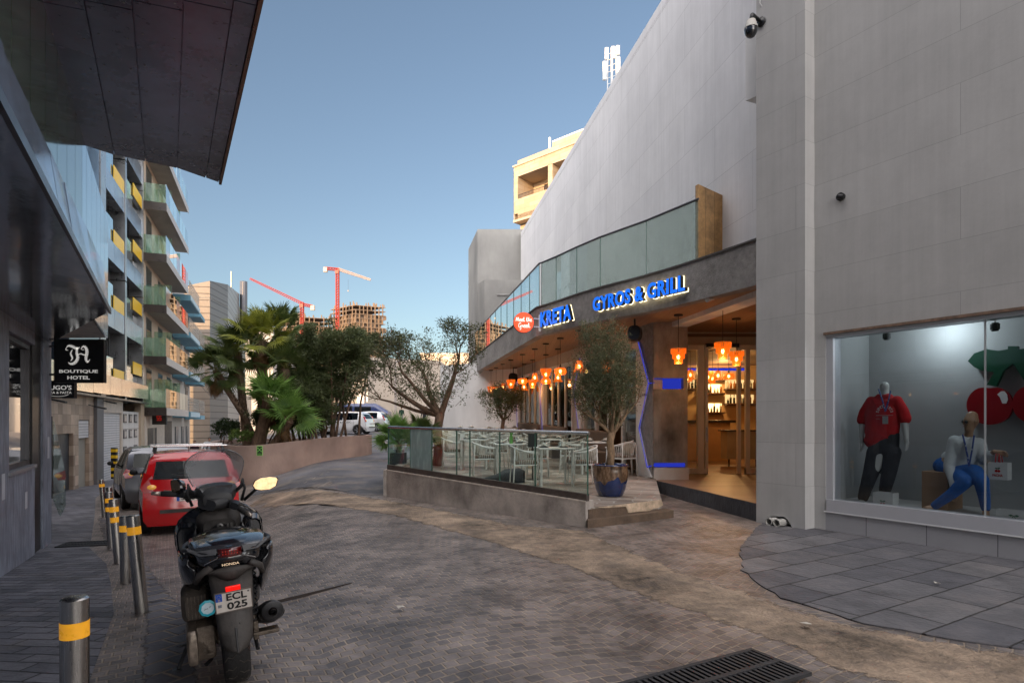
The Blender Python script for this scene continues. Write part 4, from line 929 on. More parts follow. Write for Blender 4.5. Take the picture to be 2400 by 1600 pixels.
# ================================================================ balcony building
bal = thing('balcony_building', 'beige apartment building with five stacked glass fronted balconies', 'building', (-21,36,0))
bwall = mat('balcony_wall', (.58,.46,.36), .8, var=.1, scale=1, bump=.1)
YB0, YB1 = 32.25, 41.2
mb = MB(); mb.obox(HP(YB0,-2.2,-8), HP(YB1)-HP(YB0), HN*8, (0,0,20.2)); part('wall', mb, bwall, bal)
grn_glass = glassmat('green_divider_glass', (.72,.86,.76), 1.2, alpha=.18, acol=(.42,.52,.40))
slab_m2 = mat('balcony_slab', (.36,.33,.30), .6, var=.15, scale=1.5)
slab_d = mat('balcony_end_dark', (.045,.035,.03), .3, var=.2)
zs = [2.3,5.1,7.9,10.7,13.5,16.3]
for i, z in enumerate(zs):
    f = MB(); e0 = HP(YB0+.12); e1 = HP(40.9)
    f.obox(e0+V3((0,0,z-.30)), e1-e0, HN*1.05, (0,0,.30)); s = part('balcony_slab', f, slab_m2, bal)
    f = MB(); f.obox(e0-HD*.03+V3((0,0,z-.42)), HD*.02, HN*1.08, (0,0,.44)); part('dark_end', f, slab_d, s)
    f = MB(); f.obox(e0+HN*1.06+V3((0,0,z-.40)), (e1-e0), HN*.02, (0,0,.42)); part('edge_band', f, mat('edge_band', (.45,.42,.40), .5) if i == 0 else bpy.data.materials['edge_band'], s)
    f = MB(); f.obox(e0+V3((0,0,z+.02)), HN*1.03, HD*.012, (0,0,1.0)); part('glass_end', f, grn_glass, s)
    for k in range(7):
        f = MB(); f.obox(e0+(e1-e0)*(k/7+.004)+HN*1.03+V3((0,0,z+.02)), (e1-e0)*(.135), HN*.012, (0,0,1.05)); part('glass_front', f, bal_glass2 if k%3 else panel_pale, s)
    for y in (35.2, 38.4):
        f = MB(); f.obox(HP(y,z,0), HN*.9, HD*.02, (0,0,1.75)); part('divider', f, grn_glass, s)
    for y in (32.9, 36.3, 39.3):
        f = MB(); hs(f, y, y+1.5, z+.02, z+2.25, .06, .01); d = part('balcony_door', f, steel_d, bal); g = hs(MB(), y+.08, y+1.42, z+.1, z+2.17, .01, .015); part('door_glass', g, mat('balcony_door_glass', (.10,.12,.11), .05, metal=.3) if i == 0 and y < 33 else bpy.data.materials['balcony_door_glass'], d)
# ground floor shop with a small square sign
mb = hs(MB(), 32.3, 41, -2, 1.85, .1, .06); part('shop_front', mb, mat('shop_beige', (.62,.53,.45), .6), bal)
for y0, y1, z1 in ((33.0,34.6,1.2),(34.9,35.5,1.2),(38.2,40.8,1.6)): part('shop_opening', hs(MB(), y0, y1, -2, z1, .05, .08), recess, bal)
c = HP(33.4,1.75,.55); t = thing('square_sign', 'small dark square sign with a red angular emblem under the lowest glass balcony', 'sign', tuple(c))
mb = MB(); mb.box(c.x-.40,c.x+.40,c.y,c.y+.1,c.z-.36,c.z+.36); part('board', mb, mat('sign_charcoal', (.05,.05,.05), .5), t)
mb = MB(); o_ = V3((0,0,0)); q = .09
for (x, z, w_, h_) in ((-.3,.22,.6,.09),(-.3,-.31,.6,.09),(-.3,-.04,.6,.09),(-.3,.0,.09,.3),(.21,-.28,.09,.3)): mb.box(o_.x+x, o_.x+x+w_, o_.y-.02, o_.y, o_.z+z, o_.z+z+h_)
mb.ext([o_+V3((.2,-.012,.3)),o_+V3((.3,-.012,.3)),o_+V3((-.2,-.012,-.3)),o_+V3((-.3,-.012,-.3))], (0,-.01,0)); mb.v = [v*.45+c+V3((0,-.01,0)) for v in mb.v]; part('emblem', mb, mat('emblem_red', (.7,.03,.02), .4, var=0, emit=(1,.05,.03), es=.05), t)
# ================================================================ blue balcony building
blu = thing('blue_balcony_building', 'pale building with light blue edged balconies and metal railings beyond the glass balconies', 'building', (-23,45,0))
YC0, YC1 = 41.3, 51
mb = MB(); mb.obox(HP(YC0,-2.5,-7.9), HP(YC1)-HP(YC0), HN*7.8, (0,0,14.3)); part('wall', mb, mat('pale_render', (.50,.46,.42), .8, var=.06), blu)
bluem = mat('blue_paint', (.13,.30,.40), .6, var=.08); blw = mat('pale_blue_paint', (.42,.55,.62), .6, var=.06)
for i, z in enumerate((2.3,5.1,7.9,10.5)):
    f = MB(); e0 = HP(41.6); e1 = HP(46.8); f.obox(e0+V3((0,0,z-.45)), e1-e0, HN*1.1, (0,0,.42)); s = part('balcony_slab', f, bluem, blu)
    f = MB(); f.obox(HP(47.6)+V3((0,0,z-.55)), HP(50.5)-HP(47.6), HN*1.1, (0,0,.32)); s2_ = part('balcony_slab', f, bluem, blu)
    f = MB(); f.obox(e0+HN*1.11+V3((0,0,z-.40)), e1-e0, HN*.03, (0,0,.33)); part('edge_band', f, blw, s)
    for (a_, b_, ss) in ((e0, e1, s), (HP(47.6), HP(50.5), s2_)):
        if i == 3 and ss == s2_: continue
        f = MB()
        n = 9 if ss == s else 5
        for k in range(n+1): p = a_.lerp(b_, k/n)+HN*1.05; f.tube([p+V3((0,0,z-.05)), p+V3((0,0,z+.95))], .022, 5)
        for h in (.2,.4,.6,.8,.95): f.tube([a_+HN*.05+V3((0,0,z+h)), a_+HN*1.05+V3((0,0,z+h)), b_+HN*1.05+V3((0,0,z+h)), b_+HN*.05+V3((0,0,z+h))], .016, 5)
        part('railing', f, mat('railing_pale', (.40,.37,.34), .4, metal=.5) if i == 0 and ss == s else bpy.data.materials['railing_pale'], ss)
    for y in (42.6, 48.4):
        if i < 3: f = hs(MB(), y, y+1.3, z, z+2, .06, -.06); part('window', f, darkglass, blu)
for y in (43.2, 46.2, 48.6): f = hs(MB(), y, y+1.1, -1, 1.2, .08, -.02); part('window', f, mat('window_grey', (.16,.18,.19), .2) if y < 44 else bpy.data.materials['window_grey'], blu)
# ================================================================ striped metal clad building
st = thing('clad_building', 'grey building clad in horizontal metal strips with a chamfered corner', 'building', (-24,58,0))
clad = lambda nm, c1, ax: brickmat(nm, c1, tuple(k*.93 for k in c1), tuple(k*.3 for k in c1), 60, .62, ms=.05, rough=.45, bump=.5, var=.08, axes=ax, off=0, metal=.15)
def X(px, Y): return (px-1200)/1400*Y
pA = V3((X(425,56),56,0)); pB = V3((X(492,56.5),56.5,0)); pC = V3((X(534,61),61,0)); pD = V3((X(561,72),72,0))
zt_ = lambda px, py, Y: EYE+(988-py)/1400*Y
for (a, b, za, zb_, nm, c1, ax) in ((pA, pB, zt_(425,672,56), zt_(492,658,56.5), 'cladding_front', (.20,.17,.145), (0,2)), (pB, pC, zt_(492,658,56.5), zt_(534,667,61), 'cladding_chamfer', (.15,.143,.14), (0,2)), (pC, pD, zt_(534,667,61), zt_(561,689,72), 'cladding_side', (.30,.30,.30), (1,2))):  # how light falls on each face is painted into its cladding tone
    mb = MB(); mb.ext([a+V3((0,0,-3)), b+V3((0,0,-3)), b+V3((0,0,zb_)), a+V3((0,0,za))], V3((-.3,.5,0))); part('cladding', mb, clad(nm, c1, ax), st)
mb = MB(); mb.prism([tuple(pA[:2]), tuple(pB[:2]), tuple(pC[:2]), tuple(pD[:2]), (-40,75), (-36,58)], 13.2, 13.3); part('roof', mb, greyw, st)
mb = MB(); mb.prism([(pD.x+.5,72.5),(X(574,73),73),(X(574,80),80),(pD.x-4,80)], -3, zt_(568,702,73)); mb.tube([(X(571,72),72,13),(X(571,72),72,zt_(571,660,72))], .45, 8); part('dark_tower', mb, steel_d, st)
mb = MB(); mb.tube([(X(542,66),66,13),(X(542,66),66,zt_(542,636,66))], .07, 5); mb.cyl((X(569,71),71,13),(X(569,71),71,zt_(571,660,71)),.02,5); part('mast', mb, steel_d, st)
# ================================================================ far buildings, cranes
lime = brickmat('limestone_blocks', (.44,.345,.24), (.35,.27,.185), (.36,.25,.15), .62, .30, ms=.014, rough=.85, bump=.4, var=.14, nscale=.5, axes=(0, 2))
lime_p = mat('limestone_plain', (.44,.345,.25), .85, var=.12, scale=.8, bump=.2)
tw = thing('limestone_tower', 'sunlit limestone block tower with recessed balconies behind the big white wall', 'building', (.2,40,0))
TD = V3((1.09,-1,0)).normalized(); TN = V3((TD.y, -TD.x, 0)).normalized()
if TN.y > 0: TN = -TN
T0 = V3((.12,40,0))
def TP(s, z, o=0): return T0+TD*s+TN*o+V3((0,0,z))
def tb_(mb, s0, s1, z0, z1, th=1.6, o=0): mb.obox(TP(s0,z0,o-th), TD*(s1-s0), TN*th, (0,0,z1-z0)); return mb
mb = MB()
tb_(mb,0,.35,15.4,18.55); tb_(mb,.35,3.3,17.9,18.6+.3); tb_(mb,.35,3.3,15.0,16.35,.25); tb_(mb,2.95,3.3,16.3,17.9); tb_(mb,3.3,9,15.0,16.35,.25); tb_(mb,3.3,9,17.9,19.2); tb_(mb,5.6,6,16.35,17.9)
part('wall', mb, lime, tw)
mb = tb_(MB(),0,9,15.2,18.3,4,-1.62); tb_(mb,.35,9,15.0,15.3,1.6); tb_(mb,.35,9,17.85,17.9,1.6); tb_(mb,0,.05,14.9,18.3,5.6); part('recess_wall', mb, lime_p, tw)
mb = tb_(MB(),.1,9,11.0,15.0,4.5,-.55); part('lower_wall', mb, lime_p, tw)
mb = tb_(MB(),0,9,14.85,15.0,5.6,.06); tb_(mb,-.06,9,18.55,18.65,5.6,.06); part('cornice', mb, lime_p, tw)
for s0 in (1.35, 4.0): part('window', tb_(MB(), s0, s0+1.3, 16.0, 17.5, .08, -1.55), mat('window_brown', (.10,.07,.05), .12, metal=.5) if s0 < 2 else bpy.data.materials['window_brown'], tw)  # panes share one dark brown, half metallic tone
mb = MB()
for k in range(22): mb.tube([TP(.4+.12*k,16.35,-.06), TP(.4+.12*k,16.62,-.06)], .012, 4)
mb.tube([TP(.35,16.63,-.06), TP(2.95,16.63,-.06)], .02, 5); part('railing', mb, steel_d, tw)
mb = MB(); tb_(mb, 3.3, 9, 19.2, 19.28, 3); tb_(mb, 2.6,2.7,18.9,19.9,.1,-.5); part('roof_slab', mb, plain_white, tw)
# roof antenna above the white wall
am = thing('roof_antenna', 'white mobile phone mast with panel antennas standing on the roof edge of the white wall', 'antenna', (3.66,22,11.2))
def ap(px, py): return pt(px, py, 22)
mb = MB(); mb.tube([ap(1434,260), ap(1434,112)], .045, 8); mb.tube([ap(1424,250), ap(1424,120)], .02, 6); mb.tube([ap(1444,250), ap(1444,125)], .02, 6)
for k in range(9): mb.tube([ap(1424,240-14*k), ap(1444,233-14*k)], .012, 5)
part('mast', mb, mat('antenna_grey', (.55,.55,.55), .5), am)
for x, y0, y1 in ((1417,145,188),(1422,113,140),(1448,108,130),(1449,135,172),(1437,110,138)):
    mb = MB(); c = ap(x, y0); h = ap(x, y0).z-ap(x, y1).z; mb.box(c.x-.07, c.x+.07, c.y-.05, c.y+.06, c.z-h, c.z); part('panel_antenna', mb, mat('antenna_white', (.75,.75,.74), .4) if x == 1417 else bpy.data.materials['antenna_white'], am, bevel=.02)
# unfinished towers
uc = mat('raw_concrete', (.17,.125,.09), .9, var=.2, scale=.08); ucd = mat('raw_dark', (.13,.095,.07), .9, var=.4, scale=.15); scaf = mat('scaffold_net', (.13,.09,.06), .9, var=.3, scale=.2)
def unfin(name, label, px0, px1, pxc, pyt, pyr, Y, n, seed):
    random.seed(seed)
    a = V3((X(px0,Y+18),Y+18,0)); b = V3((X(pxc,Y),Y,0)); c = V3((X(px1,Y+10),Y+10,0))
    zt = EYE+(988-pyt)/1400*Y; t = thing(name, label, 'building', (b.x, Y, 0))
    fh = 3.0; d = c+(a-b)
    core = MB(); g = lambda p, q, s: p.lerp(q, s)
    cen = (a+b+c+d)/4
    core.prism([tuple((p.lerp(cen,.16))[:2]) for p in (a,b,c,d)], -4, zt-fh*2.2); part('core', core, ucd, t)
    sl_ = MB()
    nf = int((zt)/fh)
    for k in range(nf+1):
        z = zt-fh*k
        if z < 0: break
        sl_.prism([tuple(p[:2]) for p in (a,b,c,d)], z-.45, z)
    part('floor_slabs', sl_, uc, t, weld=False)
    co = MB()
    for k in range(nf):
        z = zt-fh*k
        for (p, q) in ((a,b),(b,c)):
            for s in range(8):
                if random.random() < .85:
                    r = g(p, q, (s+.2)/8); co.box(r.x-.35, r.x+.35, r.y-.2, r.y+.5, z-fh, z-.45)
                if random.random() < .55 and k > 1:
                    r0 = g(p,q,(s+.2)/8); r1 = g(p,q,(s+1.1)/8); n_ = V3((0,.8,0)); co.add([r0+n_+V3((0,0,z-fh)), r1+n_+V3((0,0,z-fh)), r1+n_+V3((0,0,z-.45)), r0+n_+V3((0,0,z-.45))], [(0,1,2,3)])
    part('columns', co, scaf, t, weld=False)['kind'] = 'stuff'
    rb = MB()
    for s in range(26):
        p, q = ((a,b),(b,c))[s%2]; r = g(p,q,random.random())+V3((0,2,0)); h = random.uniform(.8,3.5); rb.box(r.x-.35,r.x+.35,r.y,r.y+.6,zt,zt+h)
    part('roof_columns', rb, uc, t, weld=False)['kind'] = 'stuff'
    return t
unfin('unfinished_tower', 'unfinished concrete tower block lit by low sun directly below the crane with the flat jib', 774, 904, 832, 714, 716, 420, 20, 2)
unfin('unfinished_tower', 'lower wide unfinished concrete block half hidden behind the palms', 640, 790, 700, 742, 742, 430, 18, 4)
crm = mat('crane_red', (.30,.035,.02), .5, var=.05); crw = mat('crane_pale', (.40,.32,.28), .5, var=.05)
def lattice(mb, a, b, w_, n, r, w2=None):
    a, b = V3(a), V3(b); d = (b-a).normalized(); s = d.cross(V3((0,1,0))).normalized(); u = V3((0,1,0))
    w2 = w2 or w_
    cs = [(-1,-1),(1,-1),(1,1),(-1,1)]
    P = []
    for k in range(n+1): ww = (w_+(w2-w_)*k/n)/2; P.append([a+(b-a)*(k/n)+s*ww*x+u*ww*y for x, y in cs])
    for c in range(4):
        mb.tube([P[0][c], P[n][c]], r*1.5, 4)
    for k in range(n):
        for c in range(4): mb.tube([P[k][c], P[k+1][(c+1)%4]], r, 4, cap=False); mb.tube([P[k][c], P[k][(c+1)%4]], r, 4, cap=False)
def crane(label, mx, mtop, mbot, jib0, jib1, cw, Y, hook, pale):
    p = lambda x, y: pt(x, y, Y)
    t = thing('tower_crane', label, 'crane', tuple(p(mx,mbot)), 'tower cranes')
    mb = MB(); lattice(mb, p(mx,mbot), p(mx,mtop), 1.9, max(6,int((mbot-mtop)/6)), .16); part('mast', mb, crm, t, weld=False)
    mid = p(mx+ (5 if pale else 0), mtop+(2 if pale else 8))
    mb = MB(); lattice(mb, p(*cw), p(mx+4, mtop+ (3 if pale else 6)), 1.6, 5, .15); part('counter_jib', mb, crm, t, weld=False)
    mb = MB(); lattice(mb, p(mx+2,mtop+(2 if pale else 4)), p(*jib1), 1.7, 26, .12, 1.1); part('jib', mb, crw if pale else crm, t, weld=False)
    c = p(*cw); mb = MB(); mb.box(c.x-1.3,c.x+1.3,c.y-1,c.y+1,c.z-2.6,c.z+.6); part('counterweight', mb, mat('counterweight_'+str(mx), (.42,.36,.30), .8), t)
    mb = MB(); hx, hy0, hy1 = hook; mb.tube([p(hx,hy0), p(hx,hy1)], .07, 4); q = p(hx,hy1); mb.box(q.x-.4,q.x+.4,q.y-.3,q.y+.3,q.z-1,q.z); part('hook_line', mb, steel_d, t)
    mb = MB(); c = p(mx,mtop+3); mb.box(c.x-1.3,c.x+1.1,c.y-1.6,c.y+.2,c.z-3,c.z-.6); part('cab', mb, crm, t)
    return t
crane('red tower crane with a nearly level pale jib rising from the sunlit tower', 791, 629, 800, None, (869,656), (763,629), 415, (816,655,680), True)
crane('red tower crane with a long jib climbing up to the left behind the palms', 708, 708, 800, None, (586,653), (733,718), 415, (689,704,728), False)
# mid distance: sunlit houses and the big plain wall at the car park
def block(name, label, x0, x1, Y, z1, m_, dep=10, z0=-4, wins=(), skew=0):
    t = thing(name, label, 'building', (X(x0,Y),Y,0)); a, b = X(x0,Y), X(x1,Y)
    mb = MB(); mb.prism([(a,Y+skew),(b,Y),(b,Y+dep),(a,Y+dep+skew)], z0, z1); part('wall', mb, m_, t)
    for (u, z, w_, h_) in wins:
        f = MB(); f.box(a+u,a+u+w_,Y-.06,Y+.02,z,z+h_); fo = part('window', f, frame_w, t); g = MB(); g.box(a+u+.08,a+u+w_-.08,Y-.08,Y-.061,z+.08,z+h_-.08); part('pane', g, darkglass, fo)
    mb = MB(); mb.prism([(a-.1,Y+skew-.1),(b+.1,Y-.1),(b+.1,Y+dep),(a-.1,Y+dep+skew)], z1, z1+.3); part('parapet', mb, m_, t)
    return t
warmw = mat('warm_render', (.62,.50,.38), .85, var=.08, scale=.5); crw2 = mat('cream_render', (.46,.39,.32), .85, var=.06, scale=.5)
zz_ = lambda py, Y: EYE+(988-py)/1400*Y
block('car_park_wall_house', 'large plain cream wall behind the parked cars and the olive tree', 882, 1030, 66, zz_(852,66), crw2, 12, skew=-4)
mb = MB(); a_ = X(882,65.5); mb.box(a_-.2, X(1100,66), 61.2, 61.5, 0, zz_(942,62)); solo('car_park_wall', mb, crw2, 'low cream boundary wall at the back of the car park', 'wall', (a_,61.3,0))
block('sunlit_house', 'bright sunlit cream house seen above the big plain wall', 985, 1110, 90, zz_(832,90), warmw, 12, wins=[(1.5,6.5,1,1.4),(4,6.5,1,1.4),(6.4,6.5,1,1.4)])
block('white_house', 'small white house with a stepped roof beyond the parked hatchbacks', 838, 876, 105, zz_(922,105), mat('bright_white', (.8,.76,.70), .8, var=.04), 8, wins=[(1.4,3.2,.5,1.0)])
block('terraced_house', 'grey-brown apartment block with balconies behind the leafy bush', 778, 876, 130, zz_(862,130), mat('brownish_render', (.30,.26,.23), .9, var=.1), 12, wins=[(.8+1.5*k, 6+2.6*r, .9, 1.3) for k in range(5) for r in range(3)])
block('distant_house', 'cream apartment block in the far gap left of the leafy bush', 560, 700, 150, zz_(880,150), crw2, 14, wins=[(1+2.4*k, 3+3*r, 1.2, 1.6) for k in range(6) for r in range(3)])
block('distant_flats', 'pale block of flats between the clad building and the palms', 566, 640, 118, zz_(770,118), mat('pale_flats', (.36,.33,.30), .85, var=.06), 12, wins=[(.6+2*k, 3+3*r, 1.1, 1.5) for k in range(3) for r in range(5)])
block('street_end_house', 'cream rendered house closing the lower end of the left street', 380, 520, 88, 5.5, crw2, 10, z0=-6, wins=[(1+2.2*k, -.2+2.8*r, 1.1, 1.5) for k in range(4) for r in range(2)])
for (px, Y, top, lb) in ((927,58,848,'tall grey lamp post beside the plain cream wall'),(856,60,850,'slim lamp post rising behind the parked white hatchback')):
    c = V3((X(px,Y), Y, gz(X(px,Y),Y))); t = thing('lamp_post', lb, 'lamp post', tuple(c)); mb = MB(); mb.tube([c, V3((c.x,c.y,zz_(top,Y)))], [.14,.09], 8); part('post', mb, mat('post_grey_%d'%px, (.35,.30,.27), .6), t)
    mb = MB(); q = V3((c.x,c.y,zz_(top,Y))); mb.tube([q, q+V3((.8,-.2,.15))], .05, 6); mb.box(q.x+.6,q.x+1.3,q.y-.35,q.y-.1,q.z+.08,q.z+.2); part('lamp_head', mb, steel_d, t)
# overhead cable from the balconies to the clad building
mb = MB()
def sag(a, b, s): return [a.lerp(b, k/10)-V3((0,0,s*4*(k/10)*(1-k/10))) for k in range(11)]
mb.tube(sag(HP(42,6.3,.6), V3((X(500,56),56,zz_(930,56))), .5), .02, 4)
solo('overhead_cable', mb, black, 'thin black cable sagging from the blue balconies to the clad building', 'cable', tuple(HP(42,6.3)))
# ================================================================ planter wall in the middle of the street
def rimz(s): return 0
pf = [(510,1150,0),(540,1148,0)]
plan = [gp(517,1100,-.42), ]
pp = [(-11.4,23.6),(-10.3,20.4),(-9.1,18.9),(-7.9,18.6),(-6.9,19.2),(-5.9,21.3),(-5.45,22.6),(-5.6,23.6),(-6.9,25.6),(-9.6,26.6)]
P_ = [V3((*p,0)) for p in pp]
loop = []
n = len(P_)
for k in range(n):
    p0,p1,p2,p3 = P_[(k-1)%n],P_[k],P_[(k+1)%n],P_[(k+2)%n]
    for q in range(6): u=q/6; loop.append(.5*((2*p1)+(p2-p0)*u+(2*p0-5*p1+4*p2-p3)*u*u+(3*p1-p0-3*p2+p3)*u**3))
def topz(p): return .80+.235*sm(-8.5,-5.6,p.x)+.03*sm(-9,-11,p.x)
plt = thing('planter', 'long curved brownish pink planter wall holding palms and bushes in the middle of the street', 'planter', (-8,21,-.3))
mb = MB(); m = len(loop); cen = sum(loop, V3())/m
for k in range(m):
    p, q = loop[k], loop[(k+1)%m]; pi, qi = p+(cen-p).normalized()*.22, q+(cen-q).normalized()*.22
    zp, zq = topz(p), topz(q)
    mb.quad(p+V3((0,0,-1.6)), q+V3((0,0,-1.6)), q+V3((0,0,zq)), p+V3((0,0,zp))); mb.quad(p+V3((0,0,zp)), q+V3((0,0,zq)), qi+V3((0,0,zq)), pi+V3((0,0,zp))); mb.quad(pi+V3((0,0,zp)), qi+V3((0,0,zq)), qi+V3((0,0,zq-.5)), pi+V3((0,0,zp-.5)))
part('wall', mb, mat('planter_render', (.42,.30,.25), .85, var=.12, scale=1.5, bump=.4, bscale=20, var2=.22, s2=.8, stretch=(1,1,.6)), plt, smooth='auto')
mb = MB(); 
for k in range(m): mb.tri(cen+V3((0,0,.72)), loop[k].lerp(cen,.05)+V3((0,0,topz(loop[k])-.15)), loop[(k+1)%m].lerp(cen,.05)+V3((0,0,topz(loop[(k+1)%m])-.15)))
part('soil', mb, mat('soil', (.07,.05,.035), .95, var=.4, scale=8, bump=1), plt)
def ray_loop(px, lo=True):
    r = (px-1200)/1400; best = None
    for k in range(m):
        p, q = loop[k], loop[(k+1)%m]; g0 = p.x-r*p.y; g1 = q.x-r*q.y
        if g0*g1 <= 0 and g0 != g1:
            h = p.lerp(q, g0/(g0-g1))
            if best is None or h.y < best.y: best = h
    return best
c = ray_loop(609); c2 = ray_loop(612); d = (c2-c).normalized(); s0 = c+V3((0,0,EYE-(1056-988)/1400*c.y))
t = thing('assembly_sign', 'small green and black emergency assembly sign fixed to the planter wall', 'sign', tuple(s0))
Mx = frame(s0+V3((0,-.012,0)), V3((1,d.y/max(d.x,.1)*.6,0)))
def fb(x0,x1,y0,y1,z0,z1): mb_ = MB(); mb_.box(x0,x1,y0,y1,z0,z1,M=Mx); return mb_
grs = mat('sign_green', (.25,.55,.12), .5, var=0, emit=(.3,.8,.15), es=.12)
part('plate', fb(-.085,.085,-.15,.15,0,.006), grs, t); q = fb(-.073,.073,-.138,.138,.006,.009); part('field', q, mat('sign_dark', (.01,.035,.012), .5, var=0), t)
q = MB()
for sx in (-1,1):
    for sy in (-1,1): q.ext([Mx@V3((sx*.062,.035+sy*.062+.0,.011)), Mx@V3((sx*.062,.035+sy*.035,.011)), Mx@V3((sx*.035,.035+sy*.062,.011))], (0,-.002,0)); q.tube([Mx@V3((sx*.05,.035+sy*.05,.011)), Mx@V3((sx*.022,.035+sy*.025,.011))], .005, 4)
for x in (-.012,0,.012): q.lathe([(0,-.004),(.008,0),(0,.004)], 8, o=Mx@V3((x,.048+(.006 if x==0 else 0),.012))); q.tube([Mx@V3((x,.04,.011)), Mx@V3((x,.015,.011))], .005, 4)
part('pictogram', q, grs, t); q = MB(); q.merge(textmb('ASSEMBLY', width=.11, height=.018), Mx@Matrix.Translation((0,-.09,.011))); q.merge(textmb('POINT', width=.05, height=.014), Mx@Matrix.Translation((0,-.115,.011))); part('lettering', q, grs, t)
# broken boards lying on the asphalt
mb = MB()
for k, (x, y) in enumerate(((855,1034),(868,1040),(850,1042))): g = gp(x, y, .38); mb.obox(g+V3((-.5,0,.02)), (1.0,.1-.1*k,.03), (.05,.5,0), (0,0,.03))
solo('broken_boards', mb, mat('pale_board', (.62,.60,.56), .7), 'pale broken boards lying on the asphalt right of the planter', 'debris', tuple(gp(858,1038,.38)))
# ================================================================ vehicles
def loft(secs, n=24, cap=True):
    """secs: (x, zc, half width, half height, power, y offset, shear of x with z)"""
    mb = MB(); rows = []
    for s in secs:
        x, zc, hw, hh = s[:4]; p = s[4] if len(s) > 4 else 2.5; yc = s[5] if len(s) > 5 else 0; sh_ = s[6] if len(s) > 6 else 0
        r = []
        for q in range(n):
            a = 2*PI*q/n; c, d = math.cos(a), math.sin(a)
            yy = hw*math.copysign(abs(c)**(2/p), c); zz = hh*math.copysign(abs(d)**(2/p), d)
            r.append(V3((x+sh_*zz, yc+yy, zc+zz)))
        rows.append(r)
    i = 0; mb.v = [v for r in rows for v in r]
    for a in range(len(rows)-1):
        for b in range(n): mb.f.append((a*n+b, a*n+(b+1)%n, (a+1)*n+(b+1)%n, (a+1)*n+b))
    if cap: mb.f.append(tuple(reversed(range(n)))); mb.f.append(tuple((len(rows)-1)*n+b for b in range(n)))
    return mb
def L_(name, mb, m, par, **k): return part(name, mb, m, par, world=False, **k)
rubber = mat('rubber', (.018,.017,.017), .75, var=.3, scale=12, bump=.3, bscale=40)
def tyre(R_, w_, rim_r, n=56, tread=True):
    pr = [(rim_r, -w_*.36), (R_*.80, -w_*.48), (R_*.93, -w_*.46), (R_*.985, -w_*.30), (R_, -w_*.10), (R_, w_*.10), (R_*.985, w_*.30), (R_*.93, w_*.46), (R_*.80, w_*.48), (rim_r, w_*.36)]
    return MB().lathe(pr, n, M=Matrix.Rotation(R(90), 4, 'X'))
def treadmb(R_, w_, n=22):
    mb = MB()
    for q in range(n):
        a = 2*PI*q/n
        for sd in (-1, 1):
            P = []
            for (t, da) in ((.06,.0),(.20,.07),(.34,.04),(.45,.16)):
                rr = R_*(1.003 if t < .25 else .992 if t < .4 else .945); aa = a+da+(PI/n if sd > 0 else 0)
                P.append((rr*math.cos(aa), sd*t*w_, rr*math.sin(aa)))
            mb.tube(P, .0028, 4)
    return mb
# ---------------------------------------------------------------- scooter
gloss_blk = mat('gloss_black_paint', (.006,.007,.010), .10, var=.25, scale=6, coat=.8, spec=.7)
satin_blk = mat('satin_black_plastic', (.022,.022,.024), .45, var=.3, scale=8, bump=.04, bscale=60)
dusty = mat('dusty_plastic', (.052,.046,.042), .62, var=.4, scale=9, bump=.15, bscale=50, var2=.35, s2=3)
dirty_al = mat('dirty_aluminium', (.14,.11,.085), .5, metal=.55, var=.4, scale=14, bump=.4, bscale=40)
amber_m = mat('mirror_glass_metal', (.30,.21,.12), .04, metal=1, var=.25, scale=25)  # amber reflection of a lit building painted into the glass tint
sc_ = thing('scooter', 'black maxi scooter with a tall clear windscreen parked on its side stand at the left', 'scooter', (-1.655,3.60,gz(-1.65,3.6)+.01))
sc_.rotation_euler = (R(-4), 0, R(118.5))
rw = L_('rear_wheel', tyre(.290,.145,.20).merge(MB()), rubber, sc_, smooth=True); rw.location = (0,0,.29)
L_('tread_grooves', treadmb(.29,.145), mat('groove_dust', (.06,.05,.042), .9, var=0), rw)
L_('rim', MB().lathe([(.20,-.05),(.19,-.055),(.17,-.02),(.06,-.02),(.05,-.06),(0,-.06)], 28, M=Matrix.Rotation(R(90),4,'X')).lathe([(.20,.05),(.19,.055),(.17,.02),(.06,.02),(.05,.06),(0,.06)], 28, M=Matrix.Rotation(R(90),4,'X')), satin_blk, rw, smooth='auto')
fw = L_('front_wheel', tyre(.29,.12,.21), rubber, sc_, smooth=True); fw.location = (1.48,0,.29); fw.rotation_euler = (0,0,R(-24))
L_('rim', MB().lathe([(.21,-.04),(.18,-.03),(.05,-.03),(0,-.05)], 28, M=Matrix.Rotation(R(90),4,'X')).lathe([(.21,.04),(.18,.03),(.05,.03),(0,.05)], 28, M=Matrix.Rotation(R(90),4,'X')), satin_blk, fw, smooth='auto')
_L = L_
def L_(name, mb, m, par, **k):
    mb.v = [v+V3((0,0,.045)) for v in mb.v]; return _L(name, mb, m, par, **k)
# engine and swingarm on the left, airbox above
e = loft([(-.13,.25,.045,.075,7,.15),(-.12,.25,.055,.095,7,.155),(-.02,.265,.058,.115,6,.16),(.18,.29,.058,.12,4,.17),(.42,.31,.055,.10,4,.165),(.46,.31,.03,.07,4,.16)], 20)
en_ = L_('engine_case', e, dirty_al, sc_, smooth='auto')
mb = loft([(-.165,.245,.020,.080,5,.215),(-.155,.245,.028,.098,5,.218),(-.05,.26,.032,.115,5,.218),(.40,.30,.034,.10,4,.21)], 24); L_('belt_cover', mb, mat('belt_cover_metal', (.22,.18,.145), .36, metal=.7, var=.35, scale=10, bump=.2, bscale=30), en_, smooth='auto')
mb = loft([(-.10,.455,.055,.065,4,.185),(-.07,.455,.072,.085,4,.19),(.10,.46,.075,.09,4,.19),(.30,.46,.06,.08,4,.18)], 20); ab = L_('airbox', mb, mat('airbox_dusty', (.06,.048,.038), .7, var=.35, scale=12, bump=.3, bscale=40), sc_, smooth='auto')
mb = MB()
